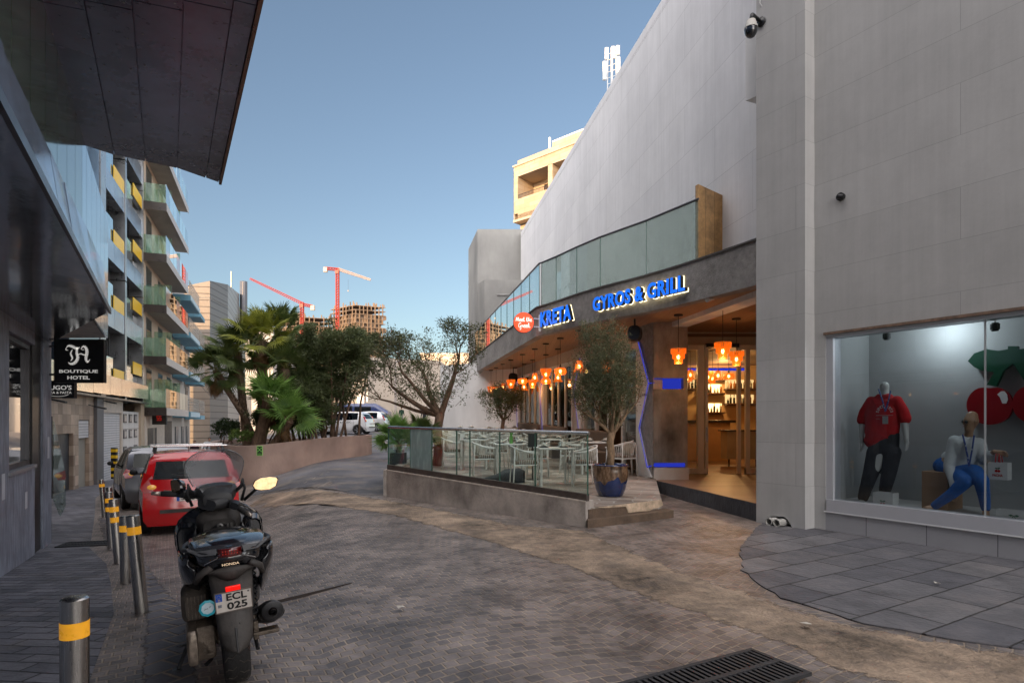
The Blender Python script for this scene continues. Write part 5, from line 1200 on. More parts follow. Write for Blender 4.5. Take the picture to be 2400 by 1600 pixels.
for k in range(6): mb.box(-.106+.002*abs(k-2.5)*.5, -.085, .135+.018*k, .139+.018*k, .39, .52)
L_('ribs', mb, dirty_al, ab)
L_ = _L
mb = MB(); mb.tube([(.0,.10,.29),(-.02,.10,.36),(-.03,.11,.40)], .018, 8); mb.tube([(.05,.14,.39),(-.06,.10,.35),(-.04,.09,.25)], .009, 6); mb.tube([(.1,.2,.42),(-.07,.13,.38),(-.1,.12,.30)], .006, 6); mb.box(-.03,.03,.07,.11,.26,.33); mb.box(.3,.9,.05,.2,.2,.42); mb.box(.2,.8,-.16,.05,.24,.42); L_('crankcase', mb, dirty_al, sc_, bevel=.006)
# twin shocks
for sy in (-1, 1):
    mb = MB(); a, b = V3((-.02,.112*sy,.33)), V3((.07,.125*sy,.64)); P = []
    for k in range(96): t_ = k/95; d_ = (b-a); q = a+d_*t_; ang = t_*2*PI*10; P.append(q+V3((math.cos(ang)*.026, math.sin(ang)*.026, 0)))
    mb.tube(P, .0052, 5); mb.cyl(a-V3((0,0,.06)), b, .011, 8)
    L_('shock_absorber', mb, blackm, sc_, smooth=True)
# swingarm right and muffler
mb = MB(); mb.box(-.045,.03,-.135,-.105,.22,.335); mb.box(-.06,.02,-.25,-.10,.245,.27); mb.tube([(-.02,-.12,.32),(.0,-.115,.36)], .018, 8); mb.box(.0,.5,-.135,-.11,.26,.31); L_('swingarm', mb, dirty_al, sc_, bevel=.006)
_L = L_
def L_(name, mb, m, par, **k):
    mb.v = [V3((v.x, v.y*.96+.004, v.z*.94-.045)) for v in mb.v]; return _L(name, mb, m, par, **k)
mf = loft([(-.135,.475,.052,.052,2,-.225,-.1),(-.13,.475,.064,.064,2,-.225,-.1),(-.10,.468,.070,.070,2,-.224,-.1),(-.02,.44,.073,.075,2,-.222),(.12,.39,.072,.074,2,-.215),(.30,.33,.065,.066,2,-.205),(.40,.30,.03,.03,2,-.19),(.8,.26,.02,.02,2,-.10)], 24)
mu = L_('muffler', mf, satin_blk, sc_, smooth='auto')
mb = MB(); Mq = Matrix.Translation((-.150,-.225,.478))@Matrix.Rotation(R(-84),4,'Y'); mb.lathe([(.024,.0),(.026,-.03),(.045,-.022),(.040,-.034),(.018,-.004),(.018,.04)], 20, M=Mq); L_('tailpipe', mb, mat('tailpipe_metal', (.06,.05,.045), .4, metal=.7), mu, smooth='auto')
mb = loft([(-.06,.44,.078,.052,2,-.226),(.02,.42,.080,.05,2,-.224),(.22,.37,.076,.05,2,-.212)], 20); L_('heat_shield', mb, dusty, mu, smooth='auto')
L_ = _L
# inner rear mudguard and number plate holder
def slab_loft(name, secs, m_, th=.012, par=None, **k):
    # secs: (z, x, half width) -> curved vertical sheet
    mb = MB(); rows = []
    for z, x, hw in secs: rows.append([V3((x+.035*(abs(t)**2.2), hw*t, z)) for t in (-1,-.75,-.5,-.25,0,.25,.5,.75,1)])
    mb.grid(rows); return L_(name, mb, m_, par or sc_, smooth=True, solid=th, **k)
slab_loft('rear_mudguard', [(.72,-.14,.115),(.66,-.20,.112),(.60,-.245,.105),(.54,-.275,.097),(.46,-.300,.090),(.39,-.318,.086),(.33,-.330,.078),(.29,-.338,.05),(.272,-.342,.012)], dusty)
mb = MB(); mb.tube([(-.322,0,.41),(-.349,0,.28)], [.007,.004], 6); mb.tube([(-.310+0,.022*math.cos(a),.430+.022*math.sin(a)) for a in [PI+PI*k/8 for k in range(9)]], .005, 5); L_('mudguard_rib', mb, satin_blk, sc_)
PM = Matrix.Translation((-.318,0,.560))@Matrix.Scale(.86,4)@Matrix.Rotation(R(-14),4,'Y')@frame((0,0,0),(0,-1,0),(0,0,1))@Matrix.Rotation(R(1.5),4,'Z')
def pbox(x0,x1,y0,y1,z0,z1): b = MB(); b.box(x0,x1,y0,y1,z0,z1,M=PM); return b
pw_ = mat('plate_white', (.72,.66,.60), .4, var=.08, scale=8)
np_ = L_('number_plate', pbox(-.105,.105,-.068,.068,0,.003), pw_, sc_, bevel=.002)
fr_ = MB()
for b in ((-.110,.110,-.073,-.066,-.001,.005),(-.110,.110,.066,.073,-.001,.005),(-.110,-.104,-.073,.073,-.001,.005),(.104,.110,-.073,.073,-.001,.005)): fr_.box(*b, M=PM)
L_('plate_frame', fr_, mat('plate_rim', (.16,.13,.11), .5), np_)
blk_ink = mat('plate_ink', (.01,.01,.01), .5, var=0)
for s, w_, y in (('ECL', .120, .034), ('025', .120, -.030)):
    mb = MB(); mb.merge(textmb(s, width=w_, height=.051, off=.03, ext=.001), PM@Matrix.Translation((.018,y,.004))); L_('plate_characters', mb, blk_ink, np_)
mb = pbox(-.103,-.066,.012,.066,.003,.0042); eb = L_('plate_blue_band', mb, mat('plate_blue', (.01,.09,.50), .4, var=0), np_)
mb = MB(); mb.merge(textmb('M', width=.011, height=.014), PM@Matrix.Translation((-.084,.022,.0052)))
for k in range(12): a = 2*PI*k/12; mb.box(-.085+.010*math.cos(a)-.001,-.085+.010*math.cos(a)+.001,.046+.010*math.sin(a)-.001,.046+.010*math.sin(a)+.001,.0045,.0052,M=PM)
L_('plate_country_mark', mb, mat('plate_gold', (.85,.55,.10), .4, var=0), eb)
mb = pbox(-.094,-.072,-.030,-.010,.003,.0045); L_('plate_emblem', mb, mat('plate_emblem_grey', (.22,.24,.28), .5), np_)
mb = MB(); mb.lathe([(0,0),(.006,0),(.006,.004),(0,.005)], 10, M=PM@Matrix.Translation((.088,.052,.002))); L_('bolt', mb, chrome, np_)
mb = pbox(-.042,.045,.074,.106,-.004,.010); L_('reflector', mb, mat('reflector_red', (.9,.01,.005), .15, var=0, emit=(1,.01,.005), es=.25), sc_, bevel=.002)
TM = Matrix.Translation((-.295,.130,.540))@Matrix.Scale(.9,4)@frame((0,0,0),(0,-1,0),(0,0,1))@Matrix.Rotation(R(-12),4,'Z')
mb = MB(); mb.lathe([(0,.0),(.050,.0),(.050,.010),(.036,.012),(.036,.006),(0,.006)], 9, M=TM); td = L_('tax_disc_holder', mb, mat('disc_blue', (.02,.33,.42), .35, var=.1), sc_)
mb = MB(); mb.lathe([(0,.0075),(.036,.0075)], 20, M=TM); L_('tax_disc', mb, mat('disc_paper', (.48,.58,.62), .7, var=.12, scale=30), td)
mb = MB(); mb.merge(textmb('May 20', width=.042, height=.011), TM@Matrix.Translation((0,0,.0085))@Matrix.Rotation(R(35),4,'Z')); L_('disc_writing', mb, blk_ink, td)
TZ = .045
_L = L_
def L_(name, mb, m, par, **k):
    mb.v = [v+V3((0,0,TZ)) for v in mb.v]; return _L(name, mb, m, par, **k)
# tail: lower valance (dusty), upper tail (gloss), tail lamps
tail = loft([(-.255,.735,.085,.030,3.2),(-.235,.735,.130,.050,3.2),(-.18,.745,.165,.068,3.2),(-.08,.745,.192,.085,3.0),(.08,.735,.21,.100,3.0),(.30,.70,.205,.125,3.0),(.52,.64,.18,.15,3.0),(.62,.60,.15,.15,3)], 32)
tb2 = L_('tail_fairing', tail, gloss_blk, sc_, smooth='auto')
# stepped rear panel around the lamp
mb = MB()
rows = [(.800,-.215,.165),(.775,-.262,.160),(.745,-.275,.120),(.715,-.268,.105)]
mb.grid([[V3((x+.05*(abs(t)**2), hw*t, z-.012*abs(t))) for t in (-1,-.66,-.33,0,.33,.66,1)] for z, x, hw in rows]); L_('tail_panel', mb, gloss_blk, sc_, smooth=True, solid=.008)
mb = MB(); mb.grid([[V3((x+.06*abs(t)**2.2, hw*t, z+dz*abs(t))) for t in (-1,-.7,-.4,-.15,.15,.4,.7,1)] for z, x, hw, dz in ((.700,-.255,.155,-.035),(.675,-.270,.10,-.02),(.640,-.262,.075,0),(.612,-.235,.05,0))]); va = L_('tail_valance', mb, dusty, sc_, smooth=True, solid=.01)
for sd in (-1,1):
    mb = MB(); mb.tube([(-.24,sd*.10,.70),(-.20,sd*.155,.66),(-.12,sd*.175,.60)], [.020,.020,.014], 8); L_('valance_wing', mb, dusty, va, smooth=True)
mb = MB(); mb.merge(textmb('HONDA', width=.088, height=.014, ext=.002, off=.02), Matrix.Translation((-.283,0,.712))@frame((0,0,0),(0,-1,0),(0,0,1))); L_('badge_lettering', mb, mat('badge_gold', (.75,.55,.35), .3, metal=.6, var=0, emit=(.8,.6,.4), es=.15), va)
mb = MB(); mb.grid([[V3((-.288+.02*abs(t), .058*t, z)) for t in (-1,-.5,0,.5,1)] for z in (.800,.785,.765,.752)]); tl = L_('tail_lamp', mb, mat('tail_lamp_red', (.10,.006,.006), .08, var=0, coat=1), sc_, solid=.012, smooth=True)
mb = MB()
for k in range(6):
    for r_ in range(2): mb.ell((-.297+.0, -.036+.0145*k, .772+.014*r_), .004,.004,.004, 6, 4)
L_('lamp_diodes', mb, mat('diode', (.35,.02,.01), .2, var=0, emit=(1,.03,.01), es=.03), tl)
clearlens = mat('clear_lens', (.16,.16,.165), .06, var=.2, scale=20, coat=1, spec=.8)
for sd in (-1, 1):
    mb = MB(); mb.ext([V3(p) for p in ((-.262,sd*.065,.800),(-.215,sd*.16,.792),(-.13,sd*.215,.805),(-.15,sd*.205,.785),(-.225,sd*.15,.765),(-.272,sd*.07,.768))], (-.016,0,.006)); L_('indicator_lens', mb, clearlens, tl, smooth='auto')
    mb = MB(); mb.tube([(-.283,sd*.062,.762),(-.28,sd*.066,.752),(-.25,sd*.13,.722)], .0035, 5); L_('chrome_line', mb, chrome, tl)
L_ = _L
# seat and grab rails
seat = loft([(x_, z_-.045, *r_) for x_, z_, *r_ in [(-.06,.845,.06,.018,2.6),(-.04,.850,.115,.036,2.6),(.05,.862,.150,.048,2.6),(.22,.862,.170,.052,2.6),(.36,.845,.175,.055,2.6),(.44,.800,.180,.055,2.6),(.60,.775,.17,.06,2.6),(.80,.775,.13,.06,2.5),(.90,.775,.08,.04,2.5)]], 28)
L_('seat', seat, mat('seat_vinyl', (.045,.045,.048), .42, var=.15, bump=.08, bscale=120), sc_, smooth=True)
mb = MB(); P = [(.36,-.185,.80),(.15,-.225,.835),(-.02,-.228,.850),(-.13,-.18,.842),(-.20,0,.835),(-.13,.18,.842),(-.02,.228,.850),(.15,.225,.835),(.36,.185,.80)]
P = curve([(p[0],p[1]) for p in P], 32); Z = [.795+.035*math.sin(PI*min(1,max(0,k/32)))**.6 for k in range(33)]
mb.tube([(p[0],p[1],z) for p, z in zip(P, Z)], [.0125]*33, 10, sx=1.2); L_('grab_rail', mb, satin_blk, sc_, smooth=True)
mb = loft([(-.262,.825,.06,.006,2.5),(-.25,.828,.14,.010,2.5),(-.17,.842,.19,.016,2.5),(-.04,.855,.205,.020,2.5),(.1,.855,.20,.02,2.5)], 24); L_('tail_cowl', mb, mat('silver_black', (.035,.037,.042), .16, coat=.7, var=.2), sc_, smooth=True)
# side fairings reach forward below the seat
for sd in (-1, 1):
    mb = MB()
    rows = []
    for x, zt1, zb1, y1, y2 in ((-.14,.79,.72,.20,.17),(-.06,.80,.60,.235,.16),(.05,.795,.52,.25,.17),(.20,.78,.45,.255,.19),(.40,.74,.42,.25,.20),(.62,.66,.40,.235,.20),(.8,.52,.36,.22,.20)):
        rows.append([V3((x+ (0 if t<.6 else -.03*(t-.6)), sd*(y1+(y2-y1)*t**1.6+.02*math.sin(PI*t)), zt1+(zb1-zt1)*t)) for t in (0,.2,.4,.6,.8,1)])
    mb.grid(rows); L_('side_fairing', mb, gloss_blk, sc_, smooth=True, solid=.012)
mb = loft([(.30,.42,.17,.10,3),(.60,.36,.21,.13,3.5),(.95,.33,.22,.10,3.5),(1.15,.40,.20,.14,3)], 20); L_('footwell', mb, satin_blk, sc_, smooth='auto')
mb = loft([(.72,.56,.07,.16,2.6),(.85,.56,.08,.16,2.6),(1.02,.62,.10,.20,2.6)], 18); L_('centre_tunnel', mb, satin_blk, sc_, smooth=True)
# leg shield / front fairing
mb = MB(); rows = []
for z, hw, x, bow in ((.30,.17,1.18,.10),(.42,.23,1.13,.13),(.56,.275,1.09,.14),(.70,.30,1.06,.14),(.80,.30,1.05,.14),(.87,.265,1.06,.12),(.92,.19,1.09,.08),(.94,.12,1.12,.05)):
    rows.append([V3((x-bow*abs(t)**2.5*(-.2)+bow*(1-abs(t))*.35, hw*t, z-.03*abs(t)**3)) for t in [-1+.125*k for k in range(17)]])
mb.grid(rows); L_('leg_shield', mb, gloss_blk, sc_, smooth=True, solid=.02)
fr2 = loft([(1.06,.64,.29,.26,3),(1.16,.64,.29,.27,3),(1.28,.66,.26,.25,2.6),(1.42,.68,.20,.20,2.4),(1.55,.66,.12,.12,2.2),(1.62,.63,.05,.05,2)], 30); L_('front_fairing', fr2, gloss_blk, sc_, smooth=True)
for sd in (-1,1):
    mb = loft([(1.00,.70,.05,.085,3.2,sd*.225),(.985,.70,.06,.10,3.2,sd*.225),(1.06,.71,.07,.12,3.2,sd*.225)], 18); L_('glove_box_pod', mb, gloss_blk, sc_, smooth='auto')
mb = loft([(.97,.74,.09,.055,3),(.96,.76,.11,.07,3),(1.05,.80,.15,.09,3),(1.12,.84,.17,.09,3)], 20); L_('inner_fairing', mb, dusty, sc_, smooth='auto')
mb = MB(); mb.lathe([(0,0),(.022,0),(.024,.008),(.012,.012),(0,.006)], 18, M=Matrix.Translation((.955,-.0,.775))@Matrix.Rotation(R(-90),4,'Y')); mb.box(.95,.965,-.06,-.045,.755,.79); mb.box(.95,.965,-.085,-.07,.755,.79); L_('ignition_lock', mb, mat('lock_grey', (.10,.095,.09), .35, metal=.6), sc_)
mb = loft([(1.35,.60,.10,.05,2.5),(1.48,.615,.10,.035,2.5),(1.66,.56,.08,.03,2.5),(1.75,.45,.05,.03,2.5)], 18); L_('front_mudguard', mb, gloss_blk, sc_, smooth=True)
mb = MB(); mb.tube([(1.46,.07,.29),(1.34,.07,.62)], .025, 10); mb.tube([(1.46,-.07,.29),(1.34,-.07,.62)], .025, 10); L_('front_fork', mb, blackm, sc_)
# dash and screen surround
mb = loft([(1.00,.955,.06,.045,3),(1.01,.965,.10,.055,3),(1.10,1.00,.135,.06,2.8),(1.20,1.02,.15,.06,2.6),(1.30,.99,.14,.05,2.4)], 24); dsh = L_('dashboard', mb, satin_blk, sc_, smooth='auto')
mb = MB(); mb.ext([V3(p) for p in ((1.015,.075,.985),(1.10,.115,1.055),(1.10,-.115,1.055),(1.015,-.045,.985),(.995,.0,.955))], (-.006,0,.006)); L_('instrument_glass', mb, mat('instrument_glass', (.06,.055,.055), .12, var=.2, coat=.8), dsh)
mb = MB(); rows = []
for t in [-1+.1*k for k in range(21)]:
    for_ = abs(t)
    hw = .135+.052*1; yb_ = t*.19
    col = []
    for s in [0,.15,.3,.45,.6,.75,.9,1]:
        w2 = (.155+.045*math.sin(PI*min(1,s*.75)))*(1 if s < .6 else math.sqrt(max(0.02,1-((s-.6)/.46)**2)))
        zz = 1.00+.335*s + .075*(1-s)*for_**2
        col.append(V3((1.19-.13*s+.10*s*s*0-.10*for_**2+.03, t*w2, zz)))
    rows.append(col)
mb.grid(rows); L_('windscreen', mb, glassmat('windscreen_clear', (.86,.88,.90), 2.0, alpha=.40, acol=(.50,.52,.56), dirt=.2), sc_, smooth=True)
edge_ = [r_[-1] for r_ in rows]; mb = MB(); mb.tube([r_ for r_ in rows[0]]+edge_+[r_ for r_ in reversed(rows[-1])], .0035, 5); L_('screen_rim', mb, clearlens, sc_, smooth=True)
for sd in (-1,1):
    mb = MB(); mb.tube([(1.12,sd*.13,1.0),(1.09,sd*.175,1.045),(1.06,sd*.185,1.10)], [.014,.014,.008], 6); mb.tube([(1.12,sd*.17,.93),(1.08,sd*.195,1.02),(1.06,sd*.185,1.10)], [.012,.010,.006], 6); mb.tube([(1.12,sd*.13,1.0),(1.14,0,1.005)], .014, 6); L_('screen_bracket', mb, satin_blk, sc_, smooth=True)
# handlebars turned left, lever, mirrors
SR = Matrix.Translation((1.10,0,.97))@Matrix.Rotation(R(-36),4,V3((-.44,0,.9)))@Matrix.Translation((-1.10,0,-.97))
hb = MB()
def tr_(ps): return [SR@V3(p) for p in ps]
hb.tube(tr_([(1.10,.0,.93),(1.06,.14,.955),(.99,.24,.955)]), .016, 8); hb.tube(tr_([(1.10,.0,.93),(1.06,-.14,.955),(.99,-.24,.955)]), .016, 8)
hbo = L_('handlebar', hb, black, sc_, smooth=True)
for sd in (-1,1):
    mb = MB(); mb.tube(tr_([(1.02,sd*.20,.957),(.935,sd*.335,.945)]), .020, 10); L_('grip', mb, rubber, hbo, smooth=True)
    mb = MB(); mb.tube(tr_([(.935,sd*.335,.945),(.90,sd*.385,.94)]), [.017,.012], 8); mb.tube(tr_([(1.09,sd*.17,.965),(1.06,sd*.27,.962),(1.0,sd*.36,.955)]), .007, 6); L_('lever', mb, mat('lever_alloy_%d'%(sd+1), (.45,.38,.32), .35, metal=.8), hbo, smooth=True)
    mb = loft([(1.07,.965,.03,.03,3,sd*.17),(1.02,.965,.045,.035,3,sd*.19),(.97,.965,.03,.025,3,sd*.21)], 12); mb.v = [SR@v for v in mb.v]; L_('switch_block', mb, black, hbo, smooth='auto')
mb = loft([(.98,.93,.07,.04,3),(1.05,.955,.12,.055,3),(1.16,.97,.10,.05,3)], 18); mb.v = [SR@v for v in mb.v]; L_('handlebar_cover', mb, satin_blk, hbo, smooth='auto')
def mirror(base, c, sd, up, yaw, glow=False, w_=.088, h_=.048):
    mb = MB(); mb.tube([base, V3(base).lerp(V3(c),.55)+V3((.0,0,.01)), V3(c)+V3((.01,-sd*.04,-.02))], [.013,.012,.011], 8); st_ = L_('mirror_arm', mb, satin_blk, sc_, smooth=True)
    Mm = Matrix.Translation(V3(c))@Matrix.Rotation(R(yaw),4,'Z')@Matrix.Rotation(R(up),4,'Y')
    sh = [(-1,-.15),(-.8,.55),(-.35,.95),(.4,1),(.95,.8),(1.05,.45),(.85,-.55),(.35,-1),(-.4,-1),(-.85,-.7)]
    def ring(s, x): return [Mm@V3((x, -sd*-1*a*w_*s*sd*sd if 0 else a*sd*-1*w_*s*-1, b*h_*s)) for a, b in sh]
    mb = MB(); r0 = ring(.98,-.004); r1 = ring(1.06,.010); r2 = ring(.7,.05); i0 = len(mb.v); mb.v += r0+r1+r2; n_ = len(sh)
    for k in range(n_):
        j = (k+1)%n_; mb.f += [(k,j,n_+j,n_+k),(n_+k,n_+j,2*n_+j,2*n_+k)]
    mb.f.append(tuple(2*n_+k for k in range(n_))); hs_ = L_('mirror_shell', mb, gloss_blk, st_, smooth='auto')
    mb = MB(); mb.poly(ring(.97,.0)); L_('mirror_glass', mb, amber_m, st_)
mirror((1.12,-.19,.93), (.99,-.335,1.050), -1, 4, -4)
mirror((1.15,.19,.96), (1.13,.265,1.085), 1, 2, -62, w_=.07, h_=.055)
# stands
mb = MB(); mb.tube([(.52,.17,.25),(.40,.27,.10),(.36,.315,.012)], [.013,.012,.012], 8); mb.box(.33,.40,.295,.345,-.005,.012); L_('side_stand', mb, satin_blk, sc_)
mb = MB(); mb.tube([(.30,.12,.24),(.06,.13,.13),(.02,.16,.12)], .012, 8); mb.tube([(.30,-.12,.24),(.06,-.13,.13)], .012, 8); L_('centre_stand', mb, satin_blk, sc_)
# ---------------------------------------------------------------- cars
carglass = glassmat('car_glass', (.20,.23,.24), .55)
def lerpf(T, x):
    if x <= T[0][0]: return T[0][1]
    for (a, b), (c, d) in zip(T, T[1:]):
        if x <= c: u = (x-a)/(c-a); u = u*u*(3-2*u)*.5+u*.5; return b+(d-b)*u
    return T[-1][1]
def hatch(name, label, loc, heading, paint, L=3.75, Wd=1.69, Hh=1.5, group=None, detail=2, wheel_m=None, plate=None, tail='high'):
    t = thing(name, label, 'car', loc, group); t.rotation_euler = (0,0,heading)
    w0 = Wd/2; belt = .93*Hh/1.5; 
    roof = [(0,Hh-.16),(.25,Hh-.07),(.55,Hh-.02),(1.3,Hh),(1.9,Hh-.03),(2.35,Hh-.12),(L-.85,1.0*Hh/1.5),(L-.4,.88*Hh/1.5),(L-.1,.70),(L,.60)]
    beltT = [(0,belt+.10),(.5,belt+.05),(1.5,belt),(L-1.2,belt-.04),(L-.85,.93*Hh/1.5),(L-.4,.80*Hh/1.5),(L,.52)]
    widT = [(0,w0*.93),(.35,w0*.99),(1.0,w0),(L-1,w0),(L-.4,w0*.95),(L-.1,w0*.80),(L,w0*.66)]
    wr = w0*.74; rw_, fw_ = .60, L-.72; RW = .30
    xr = [(.15,.06),(.30,.0),(.55,.0),(.70,.05),(belt+.10,.10),(Hh-.10,.38),(Hh,.50)]
    def bottom(x):
        z = .20
        for xc in (rw_, fw_):
            d = abs(x-xc)
            if d < RW+.055: z = max(z, RW+math.sqrt((RW+.055)**2-d*d)-.02)
        return z
    def station(x, rear=False):
        wd = lerpf(widT, x); zb = bottom(x); zr = lerpf(roof, x); bl = min(lerpf(beltT, x), zr-.03)
        if rear: zr = Hh-.09; bl = belt+.10
        gl = max(0, min(1, (zr-bl)/(Hh-belt)))
        ry = wd*.95+(wr-wd*.95)*gl
        pts = [(wd*.90, zb), (wd*.985, max(.32, zb+.02)), (wd*1.0, max(.55, zb+.03)), (wd*.985, bl-.10), (wd*.955, bl), (ry+.015, zr-.055-.02*gl), (ry*.93, zr-.012), (ry*.5, zr+.012*gl), (0, zr+.018*gl)]
        out_ = []
        for y, z in pts: out_.append((lerpf(xr, z)+ (.02 if rear else 0) if rear else x, y, z))
        return out_
    xs_ = sorted(set([round(.52+.09*k, 3) for k in range(int((L-.55)/.09))] + [rw_-.355, rw_+.355, fw_-.355, fw_+.355, L-.02, L]))
    xs_ = [x for x in xs_ if x > .5]
    # rear overhang stations stay slanted, blending into upright ones
    st0 = station(0, True); S = [st0]
    for u in (.25, .5, .75):
        s1 = station(.52); S.append([tuple(a[i]+(b[i]-a[i])*u for i in range(3)) for a, b in zip(st0, s1)])
    S += [station(x) for x in xs_]
    body, sg, ws = MB(), MB(), MB()
    nS = len(S)
    for sd in (-1, 1):
        for k in range(nS-1):
            for j in range(8):
                q = [S[k][j], S[k+1][j], S[k+1][j+1], S[k][j+1]]; q = [(x, sd*y, z) for x, y, z in q]
                xm = sum(p[0] for p in q)/4; zsl = lerpf(roof, xm)
                A0 = 2.35
                tgt = body
                if j == 4 and .62 < xm < L-1.15 and not (1.52 < xm < 1.62) and zsl-lerpf(beltT, xm) > .12: tgt = sg
                if j >= 5 and 2.33 < xm < L-.88: tgt = ws
                tgt.quad(*q)
    # rear face
    R0 = [(x, y, z) for x, y, z in st0]; rb, rg = MB(), MB(); N = 12
    rows = []
    for (x, y, z) in R0[:7]: rows.append([(x-.07*(1-(abs(-1+2*q/N))**2.4)*(1.0 if z < 1.2 else .4), y*(-1+2*q/N), z) for q in range(N+1)])
    for a in range(6):
        for q in range(N):
            f4 = (rows[a][q], rows[a][q+1], rows[a+1][q+1], rows[a+1][q])
            (rg if (a == 4 and 1 <= q <= N-2) else body).quad(*f4)
    top = [S[0][k] for k in range(6,9)]
    fill = [(x, -y, z) for x, y, z in top] ; pl_ = [top[0], top[1], top[2], fill[1], fill[0]] + [rows[6][q] for q in range(1, N)]
    body.poly(pl_[::1])
    # nose and underside
    F_ = S[-1]; body.poly([(x, y, z) for x, y, z in F_] + [(x, -y, z) for x, y, z in reversed(F_[:-1])])
    body.add([(.1,-w0*.86,.24),(L-.1,-w0*.7,.24),(L-.1,w0*.7,.24),(.1,w0*.86,.24)], [(0,1,2,3)])
    bo = L_('body', body, paint, t, smooth='auto')
    L_('side_windows', sg, carglass, t, smooth=True); L_('windscreen', ws, carglass, t, smooth=True); rgo = L_('rear_window', rg, carglass, t, smooth=True)
    tyr = tyre(RW, .19, .20, 28); rimm = MB().lathe([(.20,-.085),(.19,-.09),(.185,-.05),(.06,-.06),(.05,-.075),(0,-.075)], 24, M=Matrix.Rotation(R(90),4,'X'))
    sp = MB()
    for k in range(5): a = 2*PI*k/5; sp.ext([V3((.03*math.cos(a+1.57)+.03*math.cos(a), .085, .03*math.sin(a+1.57)+.03*math.sin(a))), V3((.19*math.cos(a)+.03*math.cos(a+1.57), .085, .19*math.sin(a)+.03*math.sin(a+1.57))), V3((.19*math.cos(a)-.03*math.cos(a+1.57), .085, .19*math.sin(a)-.03*math.sin(a+1.57))), V3((-.03*math.cos(a+1.57)+.03*math.cos(a), .085, -.03*math.sin(a+1.57)+.03*math.sin(a)))], (0,-.02,0))
    arch = MB(); arch.box(rw_-.33, rw_+.33, -w0*.86, w0*.86, .22, .62); arch.box(fw_-.33, fw_+.33, -w0*.80, w0*.80, .22, .60); L_('wheel_wells', arch, blackm, t)
    for xw in (rw_, fw_):
        for sd in (-1, 1):
            wo = L_('wheel', tyr, rubber, t, smooth=True); wo.location = (xw, sd*(w0-.115), RW); wo.rotation_euler = (0,0,0 if sd > 0 else PI)
            ro = L_('rim', sp, wheel_m or chrome, wo, smooth='auto'); r2 = L_('hub_back', MB().lathe([(.205,.03),(0,.03)], 20, M=Matrix.Rotation(R(90),4,'X')) if 0 else rimm, blackm, wo)
    if detail >= 1:
        lr = bpy.data.materials.get('lamp_red') or mat('lamp_red', (.45,.008,.008), .1, var=0, coat=1)
        la = bpy.data.materials.get('lamp_amber') or mat('lamp_amber', (.75,.38,.05), .1, var=0, coat=1, emit=(1,.5,.1), es=.12)
        for sd in (-1, 1):
            z0_, z1_ = (.80,1.03) if tail == 'low' else (.80, 1.16)
            prof = [(lerpf(xr,z)-.012, sd*(y), z) for y, z in ((w0*.60,z0_+.02),(w0*.92,z0_),(w0*.97,z0_+.1),(w0*.90,z1_),(w0*.76,z1_-.06),(w0*.64,z0_+.12))]
            mb = MB(); mb.ext([V3(p) for p in prof], (.05,0,0)); lo = L_('tail_lamp', mb, lr, t)
            mb = MB(); mb.ell((lerpf(xr,.90)-.016, sd*w0*.76, z0_+.10), .02,.075,.045, 14, 8); L_('indicator', mb, la, lo, smooth=True)
            mb = MB(); mb.ell((L-1.28, sd*(w0+.09), belt+.08), .05,.075,.062, 12, 8); mb.box(L-1.30, L-1.26, sd*w0*.93 if sd > 0 else sd*(w0+.05), sd*(w0+.05) if sd > 0 else sd*w0*.93, belt+.03, belt+.06); L_('door_mirror', mb, blackm if detail > 1 else paint, t, smooth=True)
            mb = MB(); mb.ell((L-.17, sd*w0*.70, .66), .10,.14,.08, 12, 8); L_('headlamp', mb, clearlens, t, smooth=True)
        mb = MB(); mb.box(-.085,-.06,-.52,.52,.44,.50); L_('bumper_strip', mb, dusty, t)
        mb = MB()
        for sd in (-1,1):
            for x0,x1 in ((1.57,1.58),(L-1.22,L-1.21),(.85,.86)): mb.box(x0,x1,sd*w0*1.002-.002,sd*w0*1.002+.002,.35,belt-.06)
        L_('door_gaps', mb, blackm, t)
        mb = MB(); mb.tube([V3((lerpf(xr,belt+.12)-.08,.0,belt+.12)), V3((lerpf(xr,belt+.2)-.09,.33,belt+.19))], .008, 5); L_('wiper', mb, black, rgo)
        mb = MB()
        for yy_ in (-.36,.36):
            mb.ell((1.75,yy_,1.02), .07,.21,.30, 10, 7); mb.ell((1.72,yy_,1.33), .05,.11,.09, 10, 6)
        mb.box(.55,1.1,-.6,.6,.3,.98); L_('seats', mb, mat('seat_dark', (.03,.03,.032), .8) if not bpy.data.materials.get('seat_dark') else bpy.data.materials['seat_dark'], t, smooth='auto')
    if plate:
        Mp = Matrix.Translation((-.080,.0,.70))@frame((0,0,0),(0,-1,0),(0,0,1))
        mb = MB(); mb.box(-.26,.26,-.055,.055,0,.012,M=Mp); po = L_('number_plate', mb, pw_, t)
        mb = MB(); mb.box(-.258,-.215,-.053,.053,.012,.014,M=Mp); L_('plate_blue_band', mb, bpy.data.materials['plate_blue'], po)
        mb = MB(); mb.merge(textmb(plate, width=.42, height=.075, off=.02, ext=.001), Mp@Matrix.Translation((.025,0,.0135))); L_('plate_characters', mb, blk_ink, po)
    return t
carred = mat('car_red', (.62,.008,.012), .16, var=.04, coat=1, spec=.5)
cargrey = mat('car_grey', (.17,.18,.20), .22, metal=.5, var=.05, coat=.9)
carwhite = mat('car_white', (.62,.62,.63), .2, var=.04, coat=.9); carsilver = mat('car_silver', (.58,.57,.58), .22, metal=.2, var=.04, coat=.9)
hd = math.atan2(.85,-.53)
rc = hatch('parked_car', 'red hatchback with silver roof bars parked nose away just beyond the scooter', (-5.86,10.96,gz(-6.3,11.8)), hd, carred, plate='SOO 102', Hh=1.5)
